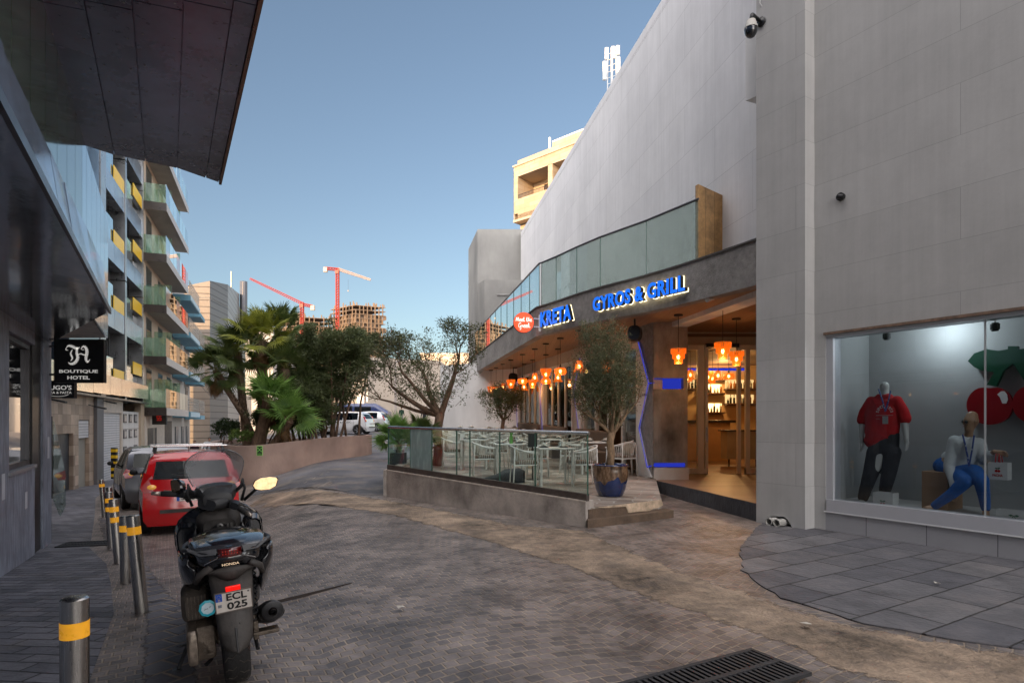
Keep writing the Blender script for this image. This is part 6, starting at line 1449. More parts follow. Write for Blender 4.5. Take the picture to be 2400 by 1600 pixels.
for x in (.75, 1.55):
    for sd in (-1,1): mb = MB(); mb.ext([V3((x-.10,sd*.56,1.475)),V3((x+.10,sd*.56,1.475)),V3((x+.05,sd*.54,1.60)),V3((x-.04,sd*.54,1.60))], (0,sd*.05,0)); L_('roof_bar_foot', mb, black, rc, bevel=.01)
    mb = MB(); mb.box(x-.035,x+.035,-.66,.66,1.595,1.622); L_('roof_bar', mb, chrome, rc, bevel=.008)
mb = MB(); mb.tube([(1.0,0,1.51),(.92,0,1.66)], .006, 5); L_('aerial', mb, black, rc)
Mr = Matrix.Translation((-.012,.60,.815))@frame((0,0,0),(0,-1,0)); mb = MB(); mb.merge(textmb('TOYOTA', width=.16, height=.02, ext=.002), Mr@Matrix.Translation((0,0,.03))); L_('badge_lettering', mb, chrome, rc)
gc = hatch('parked_car', 'silver-grey hatchback parked ahead of the red car beside the pavement bollards', (-8.56,14.65,gz(-9.2,15.6)), math.atan2(.80,-.60), cargrey, L=3.95, Hh=1.52, tail='low')
wc = hatch('parked_car', 'white hatchback with small writing on its side, nearest car in the car park, facing left', (-9.15,38.8,gz(-10,39)), math.atan2(.12,-.99), carwhite, L=4.0, Wd=1.72, Hh=1.47, detail=1, plate='KRT 418')
mb = MB(); mb.merge(textmb('EVENTS & MUSIC', width=1.5, height=.12, ext=.004), Matrix.Translation((1.75,.865,.80))@frame((0,0,0),(-1,0,0),(0,0,1))); L_('side_lettering', mb, blk_ink, wc)
sv = hatch('parked_car', 'silver five door hatchback with dark wheels parked behind the white one in the car park', (-8.9,43,gz(-9.5,43)), math.atan2(.05,-1), carsilver, L=3.8, Wd=1.65, Hh=1.45, detail=1)
bvp = mat('van_blue', (.02,.035,.13), .25, coat=.8, var=.05)
van = thing('parked_van', 'dark blue van with a flat roof seen over the roofs of the two hatchbacks', 'van', (X(851,52),52,gz(X(851,52),52)))
mb = loft([(-2.3,1.2,.85,.75,5),(-2.2,1.15,.95,.9,6),(1.2,1.15,.95,.9,6),(1.7,1.0,.93,.75,5),(2.3,.85,.88,.5,5)], 24); mb.v = [v+V3((0,0,0)) for v in mb.v]; L_('body', mb, bvp, van, smooth='auto')
mb = MB(); mb.box(-1.9,-.7,-.965,-.95,1.2,1.75); mb.box(-.5,.9,-.965,-.95,1.2,1.75); L_('side_windows', mb, darkglass, van)
for xw in (-1.5,1.5):
    for sd in (-1,1): wo = L_('wheel', tyre(.33,.2,.2,20), rubber, van, smooth=True); wo.location = (xw, sd*.86, .33)
dc = hatch('parked_car', 'pale small car far down the left street behind the two walkers', (-19.0,38,gz(-19,38)), math.atan2(.95,-.3), carwhite, L=3.8, detail=0)
# ================================================================ bollards
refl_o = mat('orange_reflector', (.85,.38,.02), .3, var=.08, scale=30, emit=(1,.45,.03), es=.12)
bst = mat('bollard_steel', (.42,.40,.38), .26, metal=1, var=.22, scale=9, stretch=(1,1,.08), bump=.05, bscale=30)
def bollard(x, y, h, lean, label, r=.052, rot=0, two=False):
    z = gz(x, y); t = thing('bollard', label, 'bollard', (x, y, z-.02), 'steel bollards along the pavement edge')
    t.rotation_euler = (R(lean[1]), R(lean[0]), rot)
    p = L_('post', MB().lathe([(r,0),(r,h-.006),(r-.006,h),(r*.7,h+.002),(0,h+.003)], 36), bst, t, smooth='auto')
    for k, zc in enumerate((h-.165, h-.30) if two else (h-.165,)):
        L_('reflective_band', MB().lathe([(r+.0012,zc),(r+.0012,zc+.068)], 36), refl_o, t, smooth=True)
    return t
for a in ((-1.845,2.52,.83,(0,0),'nearest steel bollard, cut off by the bottom of the picture at the left'),
          (-3.17,5.12,.86,(-5.5,0),'leaning steel bollard second nearest, standing just left of the scooter'),
          (-4.15,6.42,.74,(-1,0),'short upright bollard half hidden directly behind the leaning one'),
          (-5.12,7.78,.86,(-5,0),'third leaning bollard, beside the rear wheel of the red car'),
          (-6.2,9.25,.90,(-3,0),'fourth bollard standing between the pavement and the grey car'),
          (-7.55,11.3,.86,(-5,0),'fifth bollard beside the driver side of the grey car'),
          (-9.0,13.2,.86,(-5,0),'farthest bollard, at the front of the row by the striped guard')):
    bollard(*a, two=a[1] > 6.5 and a[1] < 10)
# ================================================================ terrace furniture
ch_w = mat('chair_white', (.66,.65,.62), .4, var=.04); ch_c = mat('cushion_taupe', (.17,.125,.09), .85, var=.12, scale=10, bump=.2, bscale=60); ch_p = mat('pillow_beige', (.36,.32,.25), .85, var=.1, bump=.2, bscale=50)
def make_chair():
    t = thing('terrace_chair', 'x', 'chair', (0,0,0), 'white rope back armchairs on the terrace')
    for sx, sy in ((.24,.25),(.24,-.25),(-.22,.22),(-.22,-.22)):
        mb = MB(); top = (sx*.98, sy, .66 if sx > 0 else .74); mb.tube([(sx*1.12, sy*1.1, 0), (sx, sy, .44), top], [.011,.016,.014], 8); L_('leg', mb, ch_w, t, smooth=True)
    mb = MB(); mb.box(-.23,.25,-.24,.24,.40,.43); L_('seat_frame', mb, ch_w, t, bevel=.01)
    mb = MB(); mb.box(-.22,.25,-.225,.225,.432,.495); L_('cushion', mb, ch_c, t, bevel=.025)
    P = [(.27,.26,.655),(.05,.285,.67),(-.17,.24,.74),(-.27,.0,.79),(-.17,-.24,.74),(.05,-.285,.67),(.27,-.26,.655)]
    Q = [cr([V3(p) for p in P], k/30) for k in range(31)]
    mb = MB(); mb.tube(Q, .017, 8, sx=1.0); rl = L_('arm_rail', mb, ch_w, t, smooth=True)
    mb = MB()
    for k in range(3, 28):
        q = Q[k]; b = V3((q.x*.86, q.y*.86, .435 if True else 0)); mb.tube([q, b], .0055, 4, cap=False)
    L_('rope_back', mb, ch_w, t)
    mb = MB(); mb.ell((-.17,0,.62), .07,.21,.15, 14, 8, M=Matrix.Rotation(R(-14),4,'Y')); L_('pillow', mb, ch_p, t, smooth=True)
    return t
def make_table():
    t = thing('terrace_table', 'x', 'table', (0,0,0), 'white square tables on the terrace')
    mb = MB(); mb.box(-.36,.36,-.38,.38,.725,.755); L_('table_top', mb, ch_w, t, bevel=.006)
    for sx in (-.31,.31):
        for sy in (-.33,.33): mb = MB(); mb.tube([(sx,sy,0),(sx,sy,.725)], [.022,.03], 4); L_('leg', mb, ch_w, t)
    return t
chair0, table0 = make_chair(), make_table(); used = [False, False]
plate_b = mat('plate_dark', (.05,.055,.07), .3, var=0); plate_wt = mat('plate_white2', (.62,.62,.60), .3, var=0)
plp = mesh('plate', MB().lathe([(0,.004),(.07,.004),(.12,.016),(.125,.018),(.07,0),(0,0)], 20), plate_b, smooth=True)
glp = mesh('drinking_glass', MB().lathe([(0,.004),(.028,.004),(.034,.09),(.036,.09),(.030,0),(0,0)], 14), clear, smooth=True)
npb = MB(); npb.grid([[(-.10+.2*u, -.05+.1*v, .012+.05*math.sin(PI*u)*math.sin(PI*v)+.012*math.sin(9*u+4*v)) for u in [k/8 for k in range(9)]] for v in [k/6 for k in range(7)]])
npp = mesh('napkin', npb, mat('napkin_cloth', (.50,.46,.40), .9, var=.1), smooth=True, solid=.006)
def put_chair(x, y, rz, label):
    c = chair0 if not used[0] else dup(chair0); used[0] = True
    c.location = (x, y, zf(y)); c.rotation_euler = (0,0,rz); c['label'] = label; return c
tabs = [(.84,12.0,.12,'nearest','right end of the terrace glass'),(-.05,13.5,.1,'second','middle of the terrace glass'),(-.95,15.2,.0,'third','shattered pane'),
        (2.02,14.15,-.25,'tree-side','potted olive'),(1.0,15.3,-.2,'fifth','door nearest the pillar'),(-.1,17.2,.1,'sixth','centre of the terrace'),(1.25,17.3,-.2,'seventh','middle glass doors'),
        (-1.35,18.6,.05,'eighth','big olive trunk'),(.55,19.4,-.15,'ninth','blue light line between the doors'),(-.75,20.9,0,'tenth','small olive tree'),(-1.75,22.6,0,'eleventh','outer edge of the terrace far back'),(-.1,22.9,-.1,'twelfth','farthest doors')]
random.seed(11)
for k, (x, y, rz, nm, near) in enumerate(tabs):
    tb = table0 if not used[1] else dup(table0); used[1] = True
    tb.location = (x, y, zf(y)); tb.rotation_euler = (0,0,rz); tb['label'] = 'white square table, %s from the front, by the %s' % (nm, near)
    c_, s_ = math.cos(rz), math.sin(rz)
    for sd in (-1, 1):
        for off in ((0,) if k not in (5,6,8) else (0,)):
            d = .60+random.uniform(-.03,.06); px_, py_ = x+sd*d*c_-off*s_, y+sd*d*s_+off*c_
            put_chair(px_, py_, rz+(PI if sd > 0 else 0)+random.uniform(-.25,.25), 'white rope armchair on the %s side of the %s terrace table from the front' % ('right' if sd > 0 else 'left', nm))
        q = dup(plp, (x+sd*.20*c_, y+sd*.20*s_, zf(y)+.757)); tag(q, 'dark plate on the %s half of the %s terrace table from the front' % ('right' if sd > 0 else 'left', nm), 'plate', 'plates on the terrace tables')
        q = dup(glp, (x+sd*.16*c_-.2*s_, y+sd*.16*s_+.22, zf(y)+.757)); tag(q, 'drinking glass on the %s half of the %s terrace table from the front' % ('right' if sd > 0 else 'left', nm), 'glass', 'glasses on the terrace tables')
        q = dup(npp, (x+sd*.2*c_, y+sd*.2*s_-.02, zf(y)+.775), rz=random.uniform(0,3)); tag(q, 'folded beige napkin on the %s plate of the %s terrace table' % ('right' if sd > 0 else 'left', nm), 'napkin', 'napkins on the terrace tables')
put_chair(2.50,13.55,2.2,'white rope back armchair right of the potted olive, against the glass door')
# dark brown banquette along the doors
for k, (y0, y1, lb) in enumerate(((18.3,20.4,'brown upholstered banquette against the middle of the terrace front'),(21.0,23.6,'brown upholstered banquette against the far end of the terrace front'),(15.0,17.3,'brown upholstered banquette nearest the entrance pillar along the terrace front'))):
    t = thing('banquette', lb, 'bench', tuple(F(y0,zf(y0),.2)), 'brown banquettes'); d = F(y1,0)-F(y0,0); dz_ = V3((0,0,zf(y1)-zf(y0)))
    mb = MB(); mb.obox(F(y0,zf(y0),.10), d+dz_, FN*.5, (0,0,.44)); part('seat', mb, ch_c, t, bevel=.02)
    mb = MB(); mb.obox(F(y0,zf(y0)+.44,.10), d+dz_, FN*.12, (0,0,.50)); part('backrest', mb, ch_c, t, bevel=.03)
# serving items seen through the glass: green bottle, dark cooler, dark bag on the floor
c = V3((-.02,13.4,zf(13.4)+.757)); mb = MB(); mb.lathe([(0,0),(.04,0),(.04,.14),(.02,.20),(.05,.26),(.02,.30)], 12, o=c, wob=lambda q,z: 1+.2*math.sin(q*3)*(z>.1)); solo('herb_pot', mb, mat('herb_green', (.10,.30,.05), .6), 'small green herb plant in a pot on the second table from the front', 'plant', tuple(c))
c = V3((.45,13.0,zf(13)));  t = thing('menu_stand', 'black menu stand standing between the two front tables', 'stand', tuple(c)); mb = MB(); mb.cyl(c, c+V3((0,0,.72)), .02, 8); mb.cyl(c, c+V3((0,0,.02)), .14, 16); part('post', mb, black, t); mb = MB(); mb.box(c.x-.1,c.x+.1,c.y-.02,c.y+.03,c.z+.70,c.z+1.0); part('board', mb, black, t)
mb = MB(); mb.merge(loft([(-.42,.05,.10,.05,2.5),(-.2,.08,.16,.08,2.5),(.0,.14,.18,.14,2.5),(.3,.15,.18,.15,3),(.42,.13,.14,.12,3)], 16), Matrix.Translation((-.15,12.5,ZFL))); solo('dark_bag', mb, blackm, 'dark blue-black bag lying on the terrace floor under the second table', 'bag', (-.15,12.5,ZFL), smooth=True)
# loudspeakers and white spotlight under the soffit
for (x, y, z, s, lb) in ((2.62,12.75,3.42,.17,'black loudspeaker under the soffit next to the concrete pillar'),(.05,24.0,3.3,.2,'black loudspeaker in the far corner of the soffit')):
    t = thing('loudspeaker', lb, 'speaker', (x,y,z)); mb = MB(); mb.merge(loft([(-s*.7,0,s*.75,s*.9,3),(0,0,s*.95,s*1.0,3),(s*.9,0,s*.5,s*.55,3)], 18), Matrix.Translation((x,y,z))@Matrix.Rotation(R(70),4,'Z')@Matrix.Rotation(R(10),4,'Y')); part('cabinet', mb, black, t, smooth='auto'); mb = MB(); mb.cyl((x,y,z+s*.8),(x,y,ZC),.02,8); part('bracket', mb, black, t)
c = pt(1664,700,10.6); t = thing('spotlight', 'small white cylindrical spotlight hanging from the soffit edge below the word GRILL', 'lamp', tuple(c)); mb = MB(); mb.cyl(c+V3((-.07,-.04,-.03)), c+V3((.07,.04,.03)), .045, 16); part('head', mb, plain_white, t, smooth='auto'); mb = MB(); mb.cyl(c+V3((.02,0,.02)), V3((c.x+.04,c.y,ZC+.01)), .012, 8); part('stem', mb, plain_white, t)
# ================================================================ pendant lamps
amb = bpy.data.materials.new('amber_glass'); amb.use_nodes = True; n_ = amb.node_tree; b_ = n_.nodes['Principled BSDF']; b_.inputs['Base Color'].default_value = (.75,.16,.01,1); b_.inputs['Roughness'].default_value = .25; b_.inputs['Emission Color'].default_value = (1,.20,.01,1); b_.inputs['Emission Strength'].default_value = .22; b_.inputs['Alpha'].default_value = .62
bulb_m = emat('bulb_glow', (1,.60,.16), 9)
def shade(kind):
    if kind == 'tier':
        mb = MB()
        for r, z0, z1 in ((.150,.07,.17),(.118,-.03,.085),(.078,-.13,-.02)):
            for q in range(26): a = 2*PI*q/26; u = V3((math.cos(a),math.sin(a),0)); v = V3((-u.y,u.x,0)); mb.obox(u*r-v*r*.10+V3((0,0,z0)), v*r*.20, u*.006, (0,0,z1-z0))
        return mb
    rib = lambda q, z: 1+.05*math.cos(q*PI)
    if kind == 'bell': return MB().lathe([(.03,.15),(.07,.13),(.085,.02),(.10,-.06),(.155,-.12)], 32, wob=rib)
    return MB().lathe([(.05,.09),(.13,.075),(.155,.02),(.155,-.04),(.12,-.085),(.06,-.09)], 32, wob=rib)
lamp_protos = {}
def pendant(kind, px, prow, rosey, lb, s=1, lit=False, Yf=None, z=None):
    Y = Yf or 2.19*1400/(988-rosey); x = (px-1200)/1400*Y; z = z or 2.87
    if kind not in lamp_protos:
        t = thing('pendant_lamp', lb, 'lamp', (x, Y, z), 'amber pendant lamps'); tt = t
        L_('shade', shade(kind), amb, t, smooth=(kind != 'tier')); mb = MB(); mb.ell((0,0,.0), .032,.032,.045, 12, 8); L_('bulb', mb, bulb_m, t, smooth=True)
        mb = MB(); mb.cyl((0,0,.10),(0,0,.19),.03,10,.012); mb.tube([(0,0,.17),(0,0,ZC-2.87)], .006, 6); L_('cord', mb, black, t); mb = MB(); mb.cyl((0,0,ZC-2.87-.03),(0,0,ZC-2.87-.001),.09,18); L_('ceiling_rose', mb, mat('rose_bronze_'+kind, (.03,.022,.018), .5), t)
        lamp_protos[kind] = t
    else:
        t = dup(lamp_protos[kind], (x, Y, z), label=lb)
    if z != 2.87:
        pass
    if lit: pl_light('pendant_glow', (x, Y, z-.12), 3, .05, (1,.5,.16))
    return t
kinds = ['tier','bell','drum']
Lp = [(1150.8,867),(1162.9,861),(1178.6,853),(1197.4,843),(1193.5,869),(1207.2,861),(1224.8,830),(1228.3,853),(1253.5,817),(1248.3,843),(1279.4,805),(1279.4,830.5),(1313.2,792),(1307.7,817)]
Kp = ['tier','drum','bell','tier','tier','drum','drum','bell','bell','tier','tier','drum','drum','bell']
nm_ = ['first','second','third','fourth','fifth','sixth','seventh','eighth','ninth','tenth','eleventh','twelfth','thirteenth','fourteenth']
for k, ((px, ry), kd) in enumerate(zip(Lp, Kp)): pendant(kd, px, 0, ry, '%s amber %s pendant lamp counted from the far left end of the terrace soffit' % (nm_[k], {'tier':'three tiered','bell':'bell shaped','drum':'round drum'}[kd]), lit=k in (1,4,6,9,11,12))
pendant('tier', 1424, 0, 774, 'tiered amber pendant lamp hidden among the top leaves of the potted olive', lit=True)
pendant('bell', 1357, 0, 774, 'bell shaped amber pendant lamp just left of the potted olive crown')
pendant('drum', 1375, 0, 792, 'round amber pendant lamp showing through the left of the potted olive crown')
pendant('tier', 1590, 0, 737, 'tiered amber pendant lamp hanging in front of the concrete pillar', lit=True)
pendant('tier', 1694, 0, 715, 'largest tiered amber pendant lamp in front of the open bar door', lit=True)
pendant('tier', 1726, 0, 746, 'tiered amber pendant lamp right of the open bar door', lit=True)
for px, Y, kd, lb in ((1683,16.2,'bell','bell shaped amber lamp inside the bar behind the largest pendant'),(1670,17.4,'tier','tiered amber lamp inside the bar left of the shelves'),(1660,16.8,'tier','leftmost tiered amber lamp inside the open bar door'),(1708,16.4,'drum','round amber lamp inside the bar in front of the right shelves'),(1618,16.0,'bell','bell shaped amber lamp seen through the narrow side window of the bar'),(1611,17.5,'drum','round amber lamp behind the narrow side window of the bar')):
    t = dup(lamp_protos[kd], ((px-1200)/1400*Y, Y, 2.80), label=lb); t.scale = (.95,.95,.95)
for px, Y, kd, lb in ((1446,17.4,'tier','tiered amber lamp inside the dining room, left of the open doors'),(1469,16.6,'bell','bell shaped amber lamp inside the dining room between the open doors'),(1489,15.9,'tier','tiered amber lamp inside the dining room, nearest the pillar')):
    t = dup(lamp_protos[kd], ((px-1200)/1400*Y+.35, Y, 2.80), label=lb); t.scale = (.95,.95,.95)
# ================================================================ lettering on the fascia
sign_blue = mat('sign_blue', (.01,.15,.85), .35, var=.03, emit=(.01,.18,1), es=.32)
def letters(name, label, a, b, zc, h, txt):
    d = (b-a); L = d.length; nrm = V3((-d.y, d.x, 0)).normalized()
    if nrm.y > 0: nrm = -nrm
    M0 = frame((a+b)/2+nrm*.11+V3((0,0,zc)), d)
    t = thing(name, label, 'sign', tuple((a+b)/2+V3((0,0,zc))))
    mb = MB(); mb.merge(textmb(txt, width=L, height=h, off=.03, ext=.012, space=1.1), M0); part('letter_faces', mb, sign_blue, t)
    mb = MB(); mb.merge(textmb(txt, width=L, height=h*1.0, off=.035, ext=.085, space=1.1), M0@Matrix.Translation((0,0,-.087))); part('letter_bodies', mb, black, t)
    mb = MB(); mb.merge(textmb(txt, width=L*1.005, height=h*1.06, off=.045, ext=.008, space=1.1), M0@Matrix.Translation((.0,0,-.100))); part('halo_light', mb, halo, t)
letters('kreta_sign', 'blue letters KRETA with a warm back light on the concrete fascia', V3((1.44,13.66,0))+V3((0,0,0)), V3((.80,14.80,0)), 4.06, .36, 'KRETA') if False else letters('kreta_sign', 'blue letters KRETA with a warm back light on the concrete fascia', V3((.80,14.78,0)), V3((1.44,13.68,0)), 4.06, .36, 'KRETA')
letters('gyros_sign', 'blue letters GYROS & GRILL with a warm back light on the concrete fascia', V3((1.84,12.95,0)), V3((3.22,10.88,0)), 4.07, .30, 'GYROS & GRILL')
c = pt(1227,756,14.7); t = thing('round_sign', 'round red projecting sign with white handwriting Meet the Greek at the bend of the fascia', 'sign', tuple(c))
sgd = V3((.9,.43,0)).normalized(); Ms = frame(c, V3((1,.12,0)))
mb = MB(); mb.lathe([(0,-.05),(.245,-.05),(.245,.04),(0,.04)], 40, M=Ms); part('disc', mb, red_paint, t, smooth='auto')
mb = MB(); mb.lathe([(.245,-.055),(.252,-.055),(.252,.03),(.245,.03)], 40, M=Ms); part('rim', mb, mat('rim_dark_red', (.20,.02,.01), .4), t, smooth=True)
def script(P, x0, y0, s): return [Ms@V3((x0+s*x, y0+s*y, .048)) for x, y in P]
mb = MB()
W_ = {'M':[(0,0),(.25,1.3),(.5,.1),(.8,1.35),(1.0,0),(1.15,.1)],'e':[(0,.35),(.45,.5),(.35,.8),(.05,.6),(.05,.1),(.4,0),(.6,.2)],'t':[(0,.4),(.25,1.4),(.15,.1),(.35,0),(.55,.2)],'h':[(0,.3),(.25,1.4),(.1,0),(.3,.6),(.45,.5),(.5,.05),(.7,.2)],'G':[(.8,1.1),(.5,1.35),(.1,.8),(.15,.1),(.6,.0),(.75,.5),(.45,.5),(.8,.5),(.75,-.5),(.4,-.6)],'r':[(0,.4),(.15,.7),(.2,.5),(.4,.6),(.35,.1),(.55,.2)],'k':[(0,.3),(.25,1.4),(.1,0),(.15,.4),(.45,.7),(.2,.4),(.5,0),(.65,.15)],'-':[(0,0),(.7,.2)]}
def write(txt, x, y, s, adv=.62):
    for ch in txt:
        if ch == ' ': x += s*.4; continue
        P = W_[ch]; Q = [cr([V3((*p,0)) for p in P], k/14) for k in range(15)]; mb.tube([Ms@V3((x+s*q.x, y+s*q.y, .046)) for q in Q], .0055, 5)
        x += s*(1.2 if ch == 'M' else .95 if ch == 'G' else adv)
write('Meet the', -.195, .025, .075); write('Greek', -.135, -.125, .085)
part('handwriting', mb, emat('sign_script_light', (1,.9,.8), .9), t)
mb = MB(); mb.tube([c+V3((.25,0,.1)), c+V3((.42,.1,.1))], .015, 6); mb.tube([c+V3((.25,0,-.1)), c+V3((.42,.1,-.1))], .015, 6); mb.box(c.x+.38,c.x+.43,c.y+.05,c.y+.16,c.z-.2,c.z+.2); part('bracket', mb, plain_white, t)
# ================================================================ cameras on the pilaster and wall
c = PP(.02, 0)+WN*.35; c = V3((c.x-.02, c.y, 0)); 
zc_ = EYE+(988-45)/1400*c.y
t = thing('dome_camera', 'black and white dome security camera on a bracket at the top of the pilaster', 'security camera', (c.x, c.y, zc_))
c = pt(1760,52,8.95); A = PP(.12,0); A.z = c.z+.12
mb = MB(); mb.tube([A-WN*.0, A+WN*.14+V3((0,0,.02)), c+V3((.02,0,.10)), c+V3((0,0,.02))], [.02,.03,.035,.035], 10); mb.cyl(A, A+WN*.03, .07, 14); part('bracket', mb, black, t, smooth=True)
mb = MB(); mb.cyl(c+V3((0,0,-.10)), c+V3((0,0,.02)), .10, 20, .065); part('housing', mb, mat('camera_grey', (.50,.48,.44), .5), t, smooth='auto')
mb = MB(); mb.ell(c+V3((0,0,-.12)), .095,.095,.12, 18, 10); part('dome', mb, gloss_blk, t, smooth=True)
mb = MB(); mb.tube([A+WN*.02, A+V3((.05,0,.15)), A+V3((-.03,0,.30)), A+V3((.02,0,.5))], .008, 6); part('cable', mb, plain_white, t)
c = W(.10,.02); c.z = EYE+(988-462)/1400*c.y; c = pt(1972,462,8.32)
t = thing('wall_camera', 'small black bullet camera on the bare wall above the shop window', 'security camera', tuple(c)); mb = MB(); mb.cyl(c-WN*.05, c+WN*.04, .055, 18); part('base', mb, black, t, smooth='auto'); mb = MB(); mb.cyl(c+WN*.04+V3((-.03,0,0)), c+WN*.10+V3((.07,0,-.015)), .035, 14); part('barrel', mb, black, t, smooth='auto')
# ================================================================ plants
def leafmat(name, c1, c2, tr=.25, sc=2.5):
    m = bpy.data.materials.new(name); m.use_nodes = True; n = m.node_tree; b = n.nodes['Principled BSDF']; K = n.links.new
    b.inputs['Roughness'].default_value = .5; b.inputs['Specular IOR Level'].default_value = .35
    tc = n.nodes.new('ShaderNodeTexCoord'); no = n.nodes.new('ShaderNodeTexNoise'); no.inputs['Scale'].default_value = sc; no.inputs['Detail'].default_value = 8; no.inputs['Roughness'].default_value = .75; K(tc.outputs['Object'], no.inputs[0])
    cr_ = n.nodes.new('ShaderNodeValToRGB'); cr_.color_ramp.elements[0].position = .35; cr_.color_ramp.elements[1].position = .68; cr_.color_ramp.elements[0].color = (*c1, 1); cr_.color_ramp.elements[1].color = (*c2, 1); K(no.outputs[0], cr_.inputs[0]); K(cr_.outputs[0], b.inputs['Base Color'])
    t = n.nodes.new('ShaderNodeBsdfTranslucent'); K(cr_.outputs[0], t.inputs[0]); mx = n.nodes.new('ShaderNodeMixShader'); mx.inputs[0].default_value = tr
    K(b.outputs[0], mx.inputs[1]); K(t.outputs[0], mx.inputs[2]); K(mx.outputs[0], n.nodes['Material Output'].inputs[0]); return m
bark = mat('bark', (.16,.10,.065), .9, var=.4, scale=14, bump=1, bscale=30, stretch=(1,1,.3))
bark2 = mat('olive_bark', (.30,.20,.12), .9, var=.45, scale=16, bump=1, bscale=24, stretch=(1,1,.4))
def rv_(): 
    while True:
        v = V3((random.uniform(-1,1),random.uniform(-1,1),random.uniform(-1,1)))
        if .05 < v.length < 1: return v.normalized()
def grow(mb, p, d, L, r, depth, tips, spread=.6, up=.15, kids=(2,3), shrink=.72, segs=4, pull=None):
    pts = [p]; rs = [r]
    for k in range(segs):
        d = (d+rv_()*.16+V3((0,0,up*.3))).normalized()
        if pull: d = (d+pull(pts[-1])*.25).normalized()
        p = p+d*(L/segs); pts.append(p); rs.append(r*(1-.35*(k+1)/segs))
    mb.tube(pts, rs, 8 if r > .02 else 5, cap=False)
    if depth == 0: tips.append((p, d)); return
    if depth <= 2:
        tips.append((pts[len(pts)//2], d)); 
    for q in range(random.randint(*kids)):
        a = d.orthogonal().normalized(); a.rotate(Matrix.Rotation(random.uniform(0,2*PI),3,d)); nd = (d+a*spread*random.uniform(.6,1.3)+V3((0,0,up))).normalized()
        grow(mb, p, nd, L*shrink*random.uniform(.8,1.15), rs[-1]*.72, depth-1, tips, spread, up, kids, shrink, segs, pull)
def leaves(tips, n, lL, lW, R_, droop=0, tw=None):
    mb = MB()
    if tw: pass
    for k in range(n):
        p, d = random.choice(tips)
        c = p+rv_()*R_*random.random()**.6
        a = (rv_()+d*.7+V3((0,0,-droop))).normalized(); s = a.cross(rv_())
        if s.length < .1: continue
        s.normalize(); L = lL*random.uniform(.6,1.25); w_ = lW*random.uniform(.7,1.2); bend = a.cross(s)*L*random.uniform(-.15,.15)
        i = len(mb.v); mb.v += [c, c+a*L*.45+s*w_*.5+bend, c+a*L, c+a*L*.45-s*w_*.5+bend]; mb.f.append((i,i+1,i+2,i+3))
    return mb
def twigs(mb, tips, n, L, r=.003):
    for k in range(n):
        p, d = random.choice(tips); q = p+(rv_()+d*.8).normalized()*L*random.uniform(.5,1.2); mb.tube([p, p.lerp(q,.5)+rv_()*.02, q], [r,r*.8,r*.4], 4, cap=False)
olive = leafmat('olive_leaves', (.055,.070,.032), (.24,.26,.14), .25, 7)
olive_d = leafmat('dark_olive_leaves', (.05,.062,.026), (.16,.18,.08), .3, 6)
# big olive-like tree on the terrace edge
random.seed(21)
def tree1():
    x, y = -1.98, 16.0; z = zf(y); t = thing('tree', 'gnarled thin leaved tree with a forking trunk on the terrace behind the shattered pane', 'tree', (x,y,z))
    mb = MB(); tips = []
    b0 = V3((x,y,z)); top = V3((x+.06,y,z+1.40))
    mb.tube([b0, b0+V3((.02,0,.5)), b0+V3((-.01,0,1.0)), top], [.16,.125,.115,.12], 12)
    c = V3((x-.35,y,z+2.6))
    def lim(p1, p2, r, dep, L):
        mid = top.lerp(V3(p1),.6)+V3((0,random.uniform(-.1,.1),-.06)); mb.tube([top-V3((0,0,.08)), mid, V3(p1)], [r*1.15,r,r*.85], 8, cap=False)
        d = (V3(p1)-mid).normalized(); grow(mb, V3(p1), (d+V3(p2)).normalized(), L, r*.8, dep, tips, .65, .12, (2,3), .74)
    lim((x-.75,y-.1,z+1.75), (-.5,0,.35), .065, 4, .62); lim((x-.30,y+.25,z+2.05), (-.2,.1,.9), .07, 4, .60); lim((x-.55,y-.3,z+2.05), (-.45,-.1,.8), .055, 4, .55)
    lim((x+.38,y,z+2.25), (.1,0,.9), .075, 4, .58); lim((x+.25,y-.2,z+1.9), (.5,0,.6), .05, 3, .6); lim((x-1.05,y+.1,z+1.62), (-.9,0,.25), .045, 3, .6)
    for k in range(170):
        v = rv_()*random.uniform(.45,1); p = V3((x-.28+v.x*1.30, y+v.y*.9, z+2.42+v.z*.95)); tips.append((p, v)); mb.tube([p-V3((v.x*.3,v.y*.3,.22)), p], [.006,.003], 4, cap=False)
    tips[:] = [(p, d) for p, d in tips if p.z > z+1.35]
    twigs(mb, tips, 500, .22)
    part('trunk', mb, bark, t, smooth=True, weld=False); part('crown', leaves(tips, 11000, .085, .026, .20, .1), olive_d, t, weld=False)
tree1()
